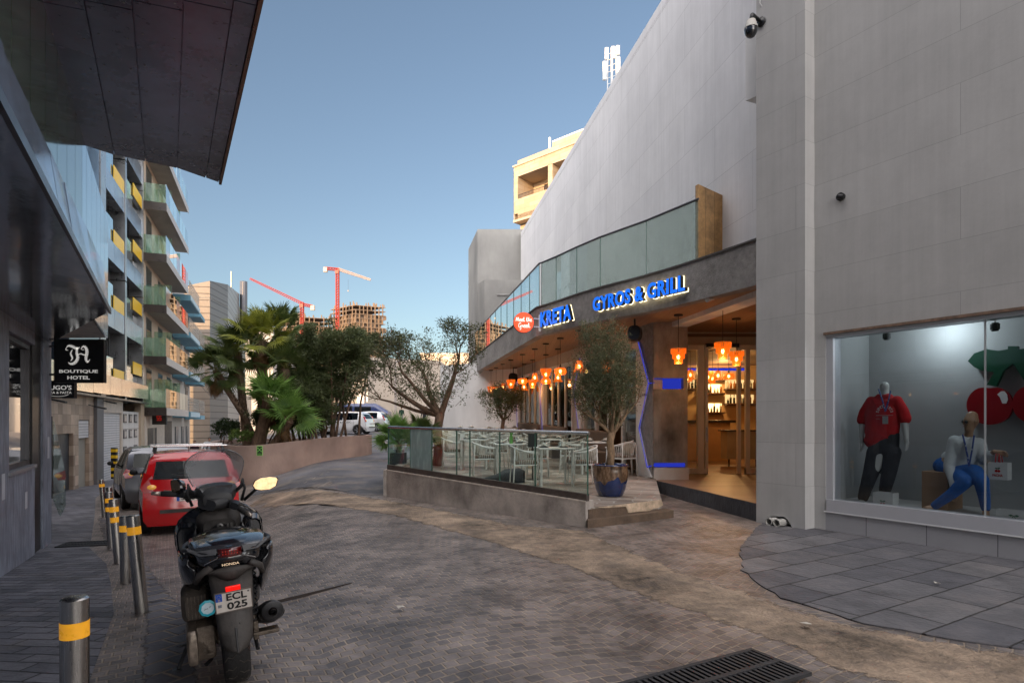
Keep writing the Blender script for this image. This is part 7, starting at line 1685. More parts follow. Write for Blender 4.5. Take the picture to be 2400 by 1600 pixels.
# potted olive
random.seed(8)
px_, py_ = 1.69, 10.25
pot = thing('plant_pot', 'large blue glazed pot with a brown dripping rim standing on the terrace corner', 'pot', (px_,py_,ZFL))
mb = MB(); mb.lathe([(0,0),(.19,0),(.215,.02),(.262,.14),(.290,.28),(.298,.42),(.292,.50),(.305,.525),(.300,.545),(.272,.545),(.265,.50),(.265,.46),(0,.46)], 48, o=(px_,py_,ZFL)); part('body', mb, mat('pot_blue', (.006,.022,.10), .1, var=.25, scale=6, coat=.8), pot, smooth=True)
mb = MB(); N_ = 96; rr = lambda z: .262+(.290-.262)*(z-.14)/.14 if z < .28 else .290+.008*min(1,(z-.28)/.14) if z < .42 else .298-.006*(z-.42)/.08 if z < .5 else .305
i0 = []
dr = [random.uniform(.25,.36)-(.05 if k%4==0 else 0) for k in range(24)]
for q in range(N_):
    a = 2*PI*q/N_; f = q/4; k = int(f); u = f-k; u = u*u*(3-2*u); zb_ = dr[k%24]*(1-u)+dr[(k+1)%24]*u
    row = []
    for s in range(9): z_ = zb_+(.527-zb_)*s/8; r_ = rr(z_)+.003; row.append(V3((px_+r_*math.cos(a), py_+r_*math.sin(a), ZFL+z_)))
    i0.append(row)
mb.grid(i0+[i0[0]]); part('brown_glaze', mb, mat('pot_glaze', (.14,.085,.05), .25, var=.7, scale=16, coat=.4, stretch=(1,1,.35)), pot, smooth=True)
mb = MB(); mb.lathe([(0,.49),(.26,.47)], 20, o=(px_,py_,ZFL)); part('soil', mb, bpy.data.materials['soil'], pot)
t = thing('olive_tree', 'bushy young olive tree growing in the blue pot at the terrace corner', 'tree', (px_,py_,ZFL+.48))
mb = MB(); tips = []; b0 = V3((px_,py_,ZFL+.47))
top = b0+V3((.02,0,.62)); mb.tube([b0+V3((-.02,0,0)), b0+V3((.012,0,.25)), b0+V3((-.008,.0,.45)), top], [.075,.066,.062,.070], 12)
ctr = V3((px_-.08,py_,2.34))
for (dx, dy, dz) in ((-.55,.1,.7),(-.3,-.3,1),(.1,.2,1.1),(.35,-.15,.9),(.55,.2,.6),(-.2,.45,.8),(-.75,-.1,.45),(0,-.5,.7)):
    grow(mb, top-V3((0,0,.04)), V3((dx,dy,dz)).normalized(), .42, .032, 3, tips, .5, .22, (3,3), .74)
for (p, q) in (((-.22,0,.98),(-.25,.05,1.35)),((.2,-.05,1.0),(.26,.05,1.28)),((-.02,.1,1.05),(-.05,0,1.52))): grow(mb, top+V3((p[0],p[1],p[2]*.8)), V3((0,0,1)), .28, .010, 2, tips, .25, .6, (2,2), .8)
# keep a crown of the pictured outline: pull stray tips into a tall egg
T2 = []
for p, d in tips:
    v = p-ctr; e = math.sqrt((v.x/.58)**2+(v.y/.55)**2+(v.z/.86)**2)
    if e > 1: v = v/e
    T2.append((ctr+v, d))
for k in range(800):
    v = rv_()*random.uniform(.35,1.0); T2.append((ctr+V3((v.x*.58,v.y*.55,v.z*.86)), (v+V3((0,0,.6))).normalized()))
for k in range(14):   # upright shoots on top
    a = random.uniform(0,2*PI); q = ctr+V3((.42*math.cos(a)*random.random()**.5, .42*math.sin(a)*.8, .62+random.uniform(0,.12)))
    for s in range(5): T2.append((q+V3((0,0,.05*s)), V3((0,0,1))))
    mb.tube([q-V3((0,0,.2)), q+V3((.01,0,.26))], [.004,.002], 4)
twigs(mb, T2, 420, .18)
part('trunk', mb, bark2, t, smooth=True, weld=False); part('crown', leaves(T2, 21000, .054, .014, .13, .0), olive, t, weld=False)
# small olive far back
random.seed(31)
x, y = -.36, 22.0; t = thing('olive_tree', 'small dark olive tree on the terrace in front of the white end wall', 'tree', (x,y,zf(y)))
mb = MB(); tips = []; b0 = V3((x,y,zf(y))); top = b0+V3((.04,0,1.05)); mb.tube([b0, b0+V3((-.03,0,.5)), top], [.09,.075,.07], 10)
for k in range(6): a = k*PI/3; grow(mb, top-V3((0,0,.03)), V3((.6*math.cos(a),.6*math.sin(a),.8)).normalized(), .45, .03, 3, tips, .5, .2, (2,3), .75)
part('trunk', mb, bark, t, smooth=True, weld=False); part('crown', leaves(tips+[(V3((x,y,zf(y)+1.75))+V3((v.x*.85,v.y*.8,v.z*.72)), v) for v in [rv_()*random.uniform(.3,1) for k in range(120)]], 7500, .085, .024, .18), olive_d, t, weld=False)
# fan palms
def fan(M, L=.75, pet=.7, nb=28, span=250, droop=.25, w_=.05):
    """one fan leaf: stalk along +x of M, blades radiating"""
    A, B = MB(), MB()
    A.tube([M@V3((0,0,0)), M@V3((pet*.5,0,.04)), M@V3((pet,0,0))], [.014,.010,.008], 5, cap=False)
    for k in range(nb):
        a = R(-span/2+span*k/(nb-1)); l = L*(1-.18*abs(a)/2)*random.uniform(.9,1.08); u = V3((math.cos(a),math.sin(a),0)); v = V3((-u.y,u.x,0)); rise = .10*(1 if k%2 else -1)*0
        c0 = V3((pet,0,0)); p1 = c0+u*l*.5+V3((0,0,-.03*l)); p2 = c0+u*l+V3((0,0,-droop*l*random.uniform(.5,1.3)))
        i = len(B.v); B.v += [M@c0, M@(p1+v*w_*.5*l), M@p2, M@(p1-v*w_*.5*l), M@(p1+V3((0,0,.018)))]; B.f += [(i,i+1,i+4),(i+1,i+2,i+4),(i+4,i+2,i+3),(i,i+4,i+3)]
    return A, B
def palm(name, label, base, head, nl, L, mats, seed, lean=None, trunk_r=.16, elev=(-35,85), dead=0, pet=.7, dirs=None, trunk_m=None, cat='palm', w_=.085):
    random.seed(seed); t = thing(name, label, cat, tuple(base)); base, head = V3(base), V3(head)
    mid = base.lerp(head,.5)+V3(lean or (0,0,0))
    tr = MB(); P = [base, base.lerp(mid,.5)+V3(lean or (0,0,0))*.2, mid, mid.lerp(head,.5), head]; tr.tube(P, [trunk_r*1.25,trunk_r*1.05,trunk_r,trunk_r*1.05,trunk_r*1.15], 12)
    for k in range(int((head-base).length*60)):   # fibrous leaf bases
        u = random.random(); p = base.lerp(mid,u*2) if u < .5 else mid.lerp(head,u*2-1); a = random.uniform(0,2*PI); o = V3((math.cos(a),math.sin(a),0)); s = V3((-o.y,o.x,0))*.035
        q = p+o*trunk_r*.9; tr.add([q-s, q+s, q+o*.07+V3((0,0,.13))], [(0,1,2)])
    part('trunk', tr, trunk_m or bark, t, weld=False)
    st, bl, dd = MB(), MB(), MB()
    for k in range(nl):
        az = 2.399*k+random.uniform(-.2,.2); el = R(elev[0]+(elev[1]-elev[0])*((k+.5)/nl)**.8)
        M = Matrix.Translation(head+V3((0,0,random.uniform(-.1,.05))))@Matrix.Rotation(az,4,'Z')@Matrix.Rotation(-el,4,'Y')@Matrix.Rotation(random.uniform(-.9,.9),4,'X')
        A, B = fan(M, L*random.uniform(.85,1.1), pet*random.uniform(.8,1.15), w_=w_); st.merge(A); bl.merge(B)
    for k in range(dead):
        az = random.uniform(0,2*PI); M = Matrix.Translation(head-V3((0,0,.1+random.random()*.3)))@Matrix.Rotation(az,4,'Z')@Matrix.Rotation(R(60+random.uniform(0,25)),4,'Y'); A, B = fan(M, L*.6, pet*.5, 14, 120, .5); dd.merge(A); dd.merge(B)
    part('leaf_stalks', st, mats[1], t, weld=False); part('fan_leaves', bl, mats[0], t, weld=False)
    if dead: part('dead_leaves', dd, mats[2], t, weld=False)
    return t
pg = leafmat('palm_green', (.07,.16,.035), (.25,.40,.09), .3, 2); pgd = leafmat('palm_dark', (.045,.08,.022), (.16,.20,.06), .25, 2); py = leafmat('palm_yellow', (.10,.14,.025), (.42,.42,.06), .4, 1.5)
pdd = leafmat('palm_dead', (.16,.085,.035), (.34,.20,.09), .2, 4); pst = mat('palm_stalk', (.20,.19,.05), .5)
def at(px, py, Y): return tuple(pt(px, py, Y))
bz = .72
palm('fan_palm', 'tallest fan palm with a yellowing crown rising from the planter', (-9.0,21.3,bz), at(612,800,21.3), 24, .66, (py, pst, pdd), 1, (.1,0,0), .17, (-40,85), 22, .75)
palm('fan_palm', 'dark fan palm head behind and right of the tallest palm', (-8.6,22.2,bz), at(655,780,22.4), 22, .62, (pgd, pst, pdd), 2, (.1,0,0), .15, (-35,85), 18, .8)
palm('fan_palm', 'leaning fan palm drooping over the left side of the planter', (-9.0,20.9,bz), at(505,868,20.9), 18, .60, (pgd, pst, pdd), 3, (.35,0,-.35), .10, (-45,80), 18, .6)
palm('fan_palm', 'green fan palm with a brown skirt on the left of the planter group', (-9.3,21.0,bz), at(556,826,21.4), 22, .64, (pgd, pst, pdd), 7, (0,0,0), .13, (-45,80), 20, .7)
palm('fan_palm', 'low bright green fan palm in the middle of the planter', (-8.6,20.2,bz), at(632,940,20.0), 13, .75, (pg, pst, pdd), 4, (0,0,0), .2, (-5,80), 4, .55)
palm('fan_palm', 'lowest bright green fan palm spreading over the planter rim', (-7.95,19.9,bz), at(678,985,19.6), 12, .72, (pg, pst, pdd), 5, (0,0,0), .14, (-15,75), 3, .5)
palm('fan_palm', 'yellow green fan palm at the right of the palm group', (-8.1,21.3,bz), at(668,866,21.4), 20, .62, (pgd, pst, pdd), 6, (0,0,0), .15, (-10,85), 10, .75)
# leafy bushes in the planter
random.seed(41)
def bush(name, label, base, ctr, rad, nb, nl, lL, lW, m_, seed, dep=4, cat='bush', r0=.05, shr=.72):
    random.seed(seed); base, ctr = V3(base), V3(ctr); t = thing(name, label, cat, tuple(base)); mb = MB(); tips = []
    for k in range(nb):
        a = 2*PI*k/nb+random.random(); q = ctr+V3((rad[0]*.55*math.cos(a), rad[1]*.5*math.sin(a), -rad[2]*.35)); st = base+V3((.25*math.cos(a),.2*math.sin(a),0))
        mb.tube([st, st.lerp(q,.5)+rv_()*.15, q], [r0,r0*.8,r0*.6], 6, cap=False); grow(mb, q, (q-base).normalized(), rad[2]*.42, r0*.5, dep-1, tips, .6, .2, (2,3), shr)
    T2 = []
    for p, d in tips:
        v = p-ctr; e = math.sqrt(sum((v[i]/rad[i])**2 for i in range(3)))
        if e > 1.08: v = v/e*random.uniform(.9,1.1)
        T2.append((ctr+v, d))
    for k in range(max(90, int(len(T2)*1.3))):
        v = rv_()*random.uniform(.35,1.0); T2.append((ctr+V3((v.x*rad[0],v.y*rad[1],v.z*rad[2])), v))
    part('stems', mb, bark, t, smooth=True, weld=False); part('foliage', leaves(T2, nl, lL, lW, min(rad)*.22, .1), m_, t, weld=False); return t
ficus = leafmat('bush_leaves', (.045,.065,.026), (.16,.19,.075), .3, 3)
bush('leafy_bush', 'big dark leafy bush filling the right half of the planter', (-6.6,21.9,.75), at(785,852,22.0), (1.6,1.2,1.5), 6, 26000, .14, .040, ficus, 51)
bush('leafy_bush', 'upper right lobe of shrubbery leaning over the far end of the planter', (-6.0,22.6,.75), at(842,826,22.8), (.95,.9,.9), 2, 9000, .13, .036, ficus, 52)
bush('leafy_bush', 'mid height dark shrub between the palm trunks and the tall leafy bush', (-7.6,21.6,.75), at(705,900,21.8), (.9,.8,.9), 5, 8000, .13, .038, ficus, 57, 3)
bush('leafy_bush', 'lower lobe of greenery under the tall leafy bush', (-6.7,21.7,.75), at(768,915,21.9), (.95,.8,.75), 5, 8000, .13, .038, ficus, 58, 3)
bush('leafy_bush', 'young palms and shrubs massed round the foot of the palm trunks', (-8.6,20.9,.75), at(640,985,20.9), (1.0,.7,.5), 5, 6000, .12, .035, ficus, 59, 3, r0=.02)
bush('leafy_bush', 'dense low shrub under the palms at the right end of the planter', (-7.0,21.2,.75), at(728,955,21.3), (.95,.9,.95), 6, 11000, .13, .038, ficus, 53, 3)
bush('low_shrub', 'small dark shrub at the far left end of the planter', (-10.3,21.6,.72), at(533,1004,21.5), (.55,.5,.36), 5, 2500, .08, .045, leafmat('shrub_dark', (.02,.04,.015), (.07,.11,.035), .2, 4), 54, 3, r0=.02)
bush('low_shrub', 'pale green flowering ground plant in the planter left of the palm trunks', (-9.5,19.9,.72), at(563,1020,20), (.45,.4,.22), 4, 1300, .07, .045, leafmat('shrub_pale', (.06,.12,.02), (.22,.30,.08), .3, 5), 55, 3, r0=.015)
# pot palms beside the terrace
for (x, y, hz, s, lb, sd) in ((-2.72,14.3,.95,.62,'fan palm in a dark pot behind the left end of the terrace glass',61),(-2.35,15.3,1.0,.6,'second fan palm right behind the first at the terrace edge',62)):
    pb = zf(y); t = thing('dark_pot', ('tall dark square pot holding the front terrace palm' if sd == 61 else 'tall dark square pot holding the rear terrace palm'), 'pot', (x,y,pb-.2)); mb = MB(); mb.box(x-.17,x+.17,y-.17,y+.17,pb-.25,pb+.48); part('body', mb, mat('pot_dark_%d'%sd, (.02,.022,.035), .4), t, bevel=.01)
    palm('fan_palm', lb, (x,y,pb+.45), (x,y,pb+.72), 15, s*.62, (pg if sd == 61 else pgd, pst, pdd), sd, None, .05, (-15,85), 0, .42, w_=.09)
# ================================================================ people and mannequins
def skin(name, J, E_, m, parent, sub=2, side=None, vox=None, sm_=5):
    """one continuous surface: tapered elliptic limbs and joints fused into a single skin. J[name]=(point, radius or (side radius, depth radius))"""
    off = offof(parent); S_ = V3(side if side is not None else SIDE[0]).normalized(); mb = MB()
    rr = lambda k: (J[k][1], J[k][1]) if isinstance(J[k][1], (int, float)) else J[k][1]
    D_ = S_.cross(V3((0,0,1))).normalized()
    for k in J:
        p = V3(J[k][0]); rx, ry = rr(k); rz = min(rx, ry); M = Matrix((S_, D_, V3((0,0,1)))).transposed().to_4x4()
        mb.ell(p, rx, ry, rz, 14, 8, M=M)
    for a, b in E_:
        p, q = V3(J[a][0]), V3(J[b][0]); d = (q-p)
        if d.length < 1e-4: continue
        d.normalize(); u = S_-d*S_.dot(d)
        if u.length < .25: u = V3((0,0,1))-d*d.z
        u.normalize(); v = d.cross(u); ra, rb = rr(a), rr(b)
        if abs(S_.dot(d)) > .95: ra = (min(ra),)*2; rb = (min(rb),)*2
        i = len(mb.v); n = 16
        for c, r_ in ((p, ra), (q, rb)): mb.v += [c+u*r_[0]*math.cos(2*PI*k/n)+v*r_[1]*math.sin(2*PI*k/n) for k in range(n)]
        for k in range(n): mb.f.append((i+k, i+(k+1)%n, i+n+(k+1)%n, i+n+k))
        mb.f.append(tuple(i+k for k in reversed(range(n)))); mb.f.append(tuple(i+n+k for k in range(n)))
    ob = mesh(name, mb, m, off); C.objects.link(ob)
    q = ob.modifiers.new('Remesh', 'REMESH'); q.mode = 'VOXEL'; q.voxel_size = vox or VOX[0]
    q = ob.modifiers.new('Smooth', 'SMOOTH'); q.factor = .5; q.iterations = sm_
    bpy.context.view_layer.update(); dg = bpy.context.evaluated_depsgraph_get(); m2 = bpy.data.meshes.new_from_object(ob.evaluated_get(dg))
    bpy.data.objects.remove(ob); m2.name = name; m2.materials.clear(); m2.materials.append(m)
    m2.polygons.foreach_set('use_smooth', [True]*len(m2.polygons))
    o = bpy.data.objects.new(name, m2); C.objects.link(o); o.parent = parent; return o
SIDE = [WD]; VOX = [.0085]
def hand(J, E_, wrist, d, side, palm, pre, r=.009, curl=.35):
    """palm, four fingers of unequal length and a thumb leaving its side"""
    d = V3(d).normalized(); s = V3(side).normalized(); n_ = d.cross(s).normalized(); w_ = V3(wrist)
    J[pre+'p'] = (w_+d*.045, (.030,.020)); E_.append((palm, pre+'p'))
    for k, (o, L) in enumerate(((-.026,.066),(-.009,.078),(.009,.074),(.026,.058))):
        a = w_+d*.085+s*o; J[f'{pre}{k}a'] = (a, r*1.05); J[f'{pre}{k}b'] = (a+d*L*.5+n_*L*curl*.3, r*.95); J[f'{pre}{k}c'] = (a+d*L*.85+n_*L*curl, r*.8)
        E_ += [(pre+'p', f'{pre}{k}a'), (f'{pre}{k}a', f'{pre}{k}b'), (f'{pre}{k}b', f'{pre}{k}c')]
    a = w_+d*.03-s*.035+n_*.008; J[pre+'ta'] = (a, r*1.15); J[pre+'tb'] = (a+d*.035-s*.018+n_*.012, r)
    E_ += [(pre+'p', pre+'ta'), (pre+'ta', pre+'tb')]
def wp(px, py, out):
    r = (px-1200)/1400; o = V3(WN)*out
    t = (r*(W0.y+o.y)-(W0.x+o.x))/(WD.x-r*WD.y); p = W0+WD*t+o; p.z = EYE+(988-py)/1400*p.y; return p
mskin = mat('mannequin_white', (.46,.47,.45), .35, var=.02); tan = mat('mannequin_tan', (.36,.22,.13), .4, var=.03)
redc = mat('red_cotton', (.42,.006,.010), .85, var=.12, scale=5, bump=.25, bscale=9); blkc = mat('black_cotton', (.012,.013,.017), .8, var=.2, bump=.3, bscale=10)
whc = mat('white_knit', (.50,.53,.53), .9, var=.08, scale=6, bump=.4, bscale=14); blc = mat('blue_fleece', (.005,.085,.32), .85, var=.12, scale=6, bump=.35, bscale=9)
lan = mat('lanyard_navy', (.02,.05,.20), .6, var=0); lan_w = mat('lanyard_print', (.45,.50,.55), .6, var=0); card = mat('card_white', (.52,.54,.54), .5, var=0)
def A_(px, py, o=-.50): return wp(px, py, o)
ma = thing('mannequin', 'headless white mannequin in a red T-shirt and black trousers in the shop window', 'mannequin', tuple(wp(2062,1190,-.5)))
J, E_ = {}, []
J['hip'] = (A_(2072,1050), (.125,.09)); J['waist'] = (A_(2070,1020), (.125,.09)); J['chest'] = (A_(2070,962), (.14,.09)); J['nb'] = (A_(2072,927), (.075,.065)); J['neck'] = (A_(2073,914), (.055,.055)); J['nt'] = (A_(2073,904), (.058,.058))
E_ += [('hip','waist'),('waist','chest'),('chest','nb'),('nb','neck'),('neck','nt')]
for sd, P in (('l', ((2044,941),(2022,985),(2019,1030),(2023,1040))), ('r', ((2100,940),(2120,980),(2124,1028),(2127,1042)))):
    J[sd+'s'] = (A_(*P[0]), .05); J[sd+'e'] = (A_(*P[1]), .050); J[sd+'w'] = (A_(*P[2], -.46), .030); E_ += [('chest',sd+'s'),(sd+'s',sd+'e'),(sd+'e',sd+'w')]
    hand(J, E_, A_(*P[2], -.46)+V3((0,0,-.01)), (0.05,-.1,-1), WN, sd+'w', sd+'h')
J['lk'] = (A_(2045,1105,-.44), .07); J['la'] = (A_(2022,1172,-.5), .042); J['lt'] = (A_(2016,1182,-.36), (.045,.03)); J['rk'] = (A_(2086,1100,-.5), .07); J['ra'] = (A_(2074,1168,-.56), .042); J['rt'] = (A_(2076,1180,-.42), (.045,.03))
E_ += [('hip','lk'),('lk','la'),('la','lt'),('hip','rk'),('rk','ra'),('ra','rt')]
skin('body', J, E_, mskin, ma, vox=.0055, sm_=3)
S = {'chest':(A_(2068,960), (.225,.13)), 'mid':(A_(2069,992), (.225,.135)), 'hem':(A_(2066,1012), (.225,.14)), 'hem2':(A_(2054,1032), (.165,.13)), 'nb':(A_(2072,933), (.13,.08)), 'ls':(A_(2042,940), .07), 'le':(A_(2026,966), .070), 'lf':(A_(2022,984), .078), 'rs':(A_(2102,939), .07), 're':(A_(2117,964), .070), 'rf':(A_(2121,981), .078)}
skin('t_shirt', S, [('chest','mid'),('mid','hem'),('hem','hem2'),('chest','nb'),('chest','ls'),('ls','le'),('le','lf'),('chest','rs'),('rs','re'),('re','rf')], redc, ma)
S = {'hip':(A_(2071,1040), (.20,.12)), 'top':(A_(2074,1018), (.19,.11)), 'lh':(A_(2053,1060), .118), 'lk':(A_(2041,1108,-.44), .100), 'la':(A_(2027,1150,-.48), .078), 'le':(A_(2023,1165,-.49), .070), 'rh':(A_(2090,1060), .118), 'rk':(A_(2084,1105,-.5), .095), 'ra':(A_(2074,1148,-.55), .076)}
skin('trousers', S, [('hip','top'),('hip','lh'),('lh','lk'),('lk','la'),('la','le'),('hip','rh'),('rh','rk'),('rk','ra')], blkc, ma)
def lanyard(par, pts, cardp, out, w_=.010, word=None):
    mb = MB(); mb.tube([wp(x,y,out+d) for x,y,d in pts], w_, 6); L_o = part('lanyard', mb, lan, par)
    mb = MB()
    for k in range(len(pts)-1):
        for s in (.2,.6): p = wp(pts[k][0]+(pts[k+1][0]-pts[k][0])*s, pts[k][1]+(pts[k+1][1]-pts[k][1])*s, out+pts[k][2]+w_); mb.obox(p-WD*.005, WD*.010, (0,0,.018), WN*.003)
    part('lanyard_print', mb, lan_w, L_o)
    p = wp(cardp[0], cardp[1], out+.012); mb = MB(); mb.obox(p-WD*.036, WD*.072, (0,0,-.105), WN*.004); c_ = part('name_card', mb, card, par)
    return p
lanyard(ma, [(2059,912,-.06),(2064,925,.01),(2070,945,.03),(2075,964,.035)], (2075,975), -.345); lanyard(ma, [(2087,916,-.05),(2083,935,.01),(2075,964,.035)], (2075,975), -.345)
def chest_text(par, txt, px, py, out, rad, h, sp, m_):
    mb = MB(); n = len(txt)
    for k, ch in enumerate(txt):
        if ch == ' ': continue
        a = R(90+sp*(n-1)/2-sp*k); c = wp(px, py, out); q = c+WD*rad*math.cos(a)+V3((0,0,rad*math.sin(a)))
        mb.merge(textmb(ch, height=h, off=.02, ext=.002), frame(q, WD*math.cos(a-PI/2)+V3((0,0,math.sin(a-PI/2))), V3((0,0,math.cos(a-PI/2)))-WD*math.sin(a-PI/2)))
    return part('printed_lettering', mb, m_, par)
prw = mat('print_white', (.62,.62,.60), .7, var=0)
chest_text(ma, 'SINCE 1973', 2073, 968, -.338, .095, .038, 17, prw)
mb = MB(); c = wp(2073,974,-.34); mb.obox(c-WD*.11, WD*.22, (0,0,.012), WN*.003); mb.obox(c-WD*.11+V3((0,0,-.045)), WD*.05, (0,0,.008), WN*.003); part('printed_bar', mb, mat('print_pink', (.45,.18,.18), .7, var=0), ma)
# seated mannequin
mbn = thing('mannequin', 'bald tan mannequin in sunglasses, white sweater and blue trousers sitting on a wooden box', 'mannequin', tuple(wp(2260,1215,-.5)))
B = lambda x, y, o=-.52: wp(x, y, o)
J, E_ = {}, []
J['hip'] = (B(2222,1092,-.62), (.12,.10)); J['waist'] = (B(2240,1072,-.56), (.10,.08)); J['chest'] = (B(2262,1042,-.48), (.125,.09)); J['nb'] = (B(2270,1023,-.46), (.055,.05)); J['neck'] = (B(2271,1014,-.45), (.042,.042)); J['jaw'] = (B(2272,1003,-.43), (.052,.058)); J['head'] = (B(2276,986,-.44), (.078,.090)); J['crown'] = (B(2278,975,-.45), (.062,.072))
E_ += [('hip','waist'),('waist','chest'),('chest','nb'),('nb','neck'),('neck','jaw'),('jaw','head'),('head','crown')]
J['ls'] = (B(2238,1032,-.46), .05); J['le'] = (B(2224,1092,-.40), .040); J['lw'] = (B(2236,1143,-.30), .027); J['rs'] = (B(2294,1036,-.50), .05); J['re'] = (B(2306,1075,-.52), .038); J['rw'] = (B(2330,1058,-.42), .026)
E_ += [('chest','ls'),('ls','le'),('le','lw'),('chest','rs'),('rs','re'),('re','rw')]
hand(J, E_, B(2237,1145,-.30), (.02,0,-1), WD, 'lw', 'lh'); hand(J, E_, B(2331,1057,-.42), WD+V3((0,0,-.25)), V3((0,0,1)), 'rw', 'rh', curl=.6)
J['lk'] = (B(2262,1130,-.28), .062); J['la'] = (B(2186,1189,-.30), .036); J['lt'] = (B(2170,1190,-.24), (.032,.024)); J['rk'] = (B(2300,1128,-.30), .062); J['ra'] = (B(2310,1196,-.40), .036); J['rt'] = (B(2312,1212,-.30), (.036,.024))
E_ += [('hip','lk'),('lk','la'),('la','lt'),('hip','rk'),('rk','ra'),('ra','rt')]
skin('body', J, E_, tan, mbn, vox=.0055, sm_=3)
hc = B(2276,989,-.445); face = (WN*.72-WD*.69).normalized(); fs = face.cross(V3((0,0,1))).normalized()
mb = MB(); n0 = hc+face*.074; mb.add([n0+V3((0,0,.012)), n0+fs*.014+V3((0,0,-.030)), n0-fs*.014+V3((0,0,-.030)), n0+face*.024+V3((0,0,-.026))], [(0,1,3),(0,3,2),(1,2,3)]); part('nose', mb, tan, mbn, smooth=True)
mb = MB(); q = hc+face*.076+V3((0,0,-.052)); mb.ell(q, .022,.010,.007, 10, 6); part('mouth', mb, mat('lip_tone', (.30,.13,.09), .5), mbn, smooth=True)
for s in (-1, 1): mb = MB(); mb.ell(hc+fs*s*.080+V3((0,0,-.01))-face*.005, .010,.018,.030, 10, 6); part('ear', mb, tan, mbn, smooth=True)
mb = MB()
for s in (-1, 1):
    q = hc+face*.070+fs*s*.034+V3((0,0,.006)); mb.ell(q, .034,.024,.016, 12, 8, M=frame((0,0,0), fs, (0,0,1)).to_3x3().to_4x4()@Matrix.Diagonal((1,1,1,1)))
sgl = part('sunglasses', mb, gloss_blk, mbn, smooth=True)
mb = MB()
for s in (-1, 1): mb.tube([hc+face*.068+fs*s*.06+V3((0,0,.012)), hc+fs*s*.088+V3((0,0,.010)), hc-face*.02+fs*s*.084], .0035, 5)
mb.tube([hc+face*.082-fs*.02+V3((0,0,.01)), hc+face*.082+fs*.02+V3((0,0,.01))], .003, 5); part('glasses_frame', mb, black, sgl)
S = {'chest':(B(2262,1046,-.48), (.165,.12)), 'mid':(B(2258,1072,-.52), (.155,.12)), 'hem':(B(2256,1090,-.53), (.15,.11)), 'nb':(B(2266,1031,-.47), (.10,.075)), 'back':(B(2226,1072,-.64), (.10,.09)), 'ls':(B(2238,1034,-.46), .078), 'le':(B(2224,1092,-.40), .062), 'lf':(B(2235,1132,-.32), .048), 'lc':(B(2237,1146,-.30), .045), 'rs':(B(2294,1040,-.50), .078), 're':(B(2306,1078,-.52), .062), 'rf':(B(2322,1064,-.45), .045)}
skin('sweater', S, [('chest','mid'),('mid','hem'),('chest','nb'),('mid','back'),('chest','ls'),('ls','le'),('le','lf'),('lf','lc'),('chest','rs'),('rs','re'),('re','rf')], whc, mbn)
S = {'hip':(B(2216,1092,-.62), (.145,.12)), 'hp2':(B(2236,1102,-.56), (.13,.11)), 'lk':(B(2262,1128,-.28), .082), 'lm':(B(2232,1156,-.28), .066), 'la':(B(2192,1184,-.30), .052), 'rt':(B(2284,1106,-.42), .095), 'rk':(B(2300,1126,-.30), .082), 'rm':(B(2306,1160,-.34), .064), 'ra':(B(2310,1190,-.39), .050)}
skin('trousers', S, [('hip','hp2'),('hp2','lk'),('lk','lm'),('lm','la'),('hp2','rt'),('rt','rk'),('rk','rm'),('rm','ra')], blc, mbn)
lanyard(mbn, [(2256,1018,-.02),(2262,1040,.05),(2268,1070,.06),(2271,1092,.07)], (2271,1098), -.40); lanyard(mbn, [(2283,1020,-.02),(2280,1045,.05),(2271,1092,.07)], (2271,1098), -.40)
# display box, bags, cherries, spotlights
p = wp(2160,1103,-.42); q = wp(2199,1103,-.42); mb = MB(); u = (q-p); u.z = 0; top = p.z
mb.obox(V3((p.x,p.y,ZF)), u*1.55, -WN*.42, (0,0,top-ZF)); solo('display_box', mb, mat('box_wood', (.27,.16,.09), .7, var=.1, stretch=(1,1,.1), scale=8), 'plain wooden display box under the seated mannequin', 'box', tuple(p), bevel=.004)
bagw = mat('bag_white', (.52,.53,.52), .55, var=.03); bagr = mat('bag_red', (.45,.01,.015), .5, var=0); bagg = mat('bag_green', (.005,.10,.05), .5, var=0)
def cherries(c, ux, s, out, par, name='cherry_print', col=None):
    mb = MB()
    for k in (-1, 1): mb.lathe([(0,.003),(.5*s,.003),(.5*s,0)], 18, M=frame(c+ux*k*.48*s+out*.002, ux))
    part(name, mb, col or bagr, par); mb = MB()
    for k in (-1, 1):
        q = c+V3((0,0,s*1.15)); mb.poly([q+out*.003, q+ux*k*.5*s+V3((0,0,.28*s))+out*.003, q+ux*k*1.05*s+V3((0,0,.1*s))+out*.003, q+ux*k*.6*s-V3((0,0,.2*s))+out*.003])
        mb.tube([q+out*.003, c+ux*k*.45*s+V3((0,0,.45*s))+out*.003], .06*s, 4)
    part('leaf_print', mb, bagg, par)
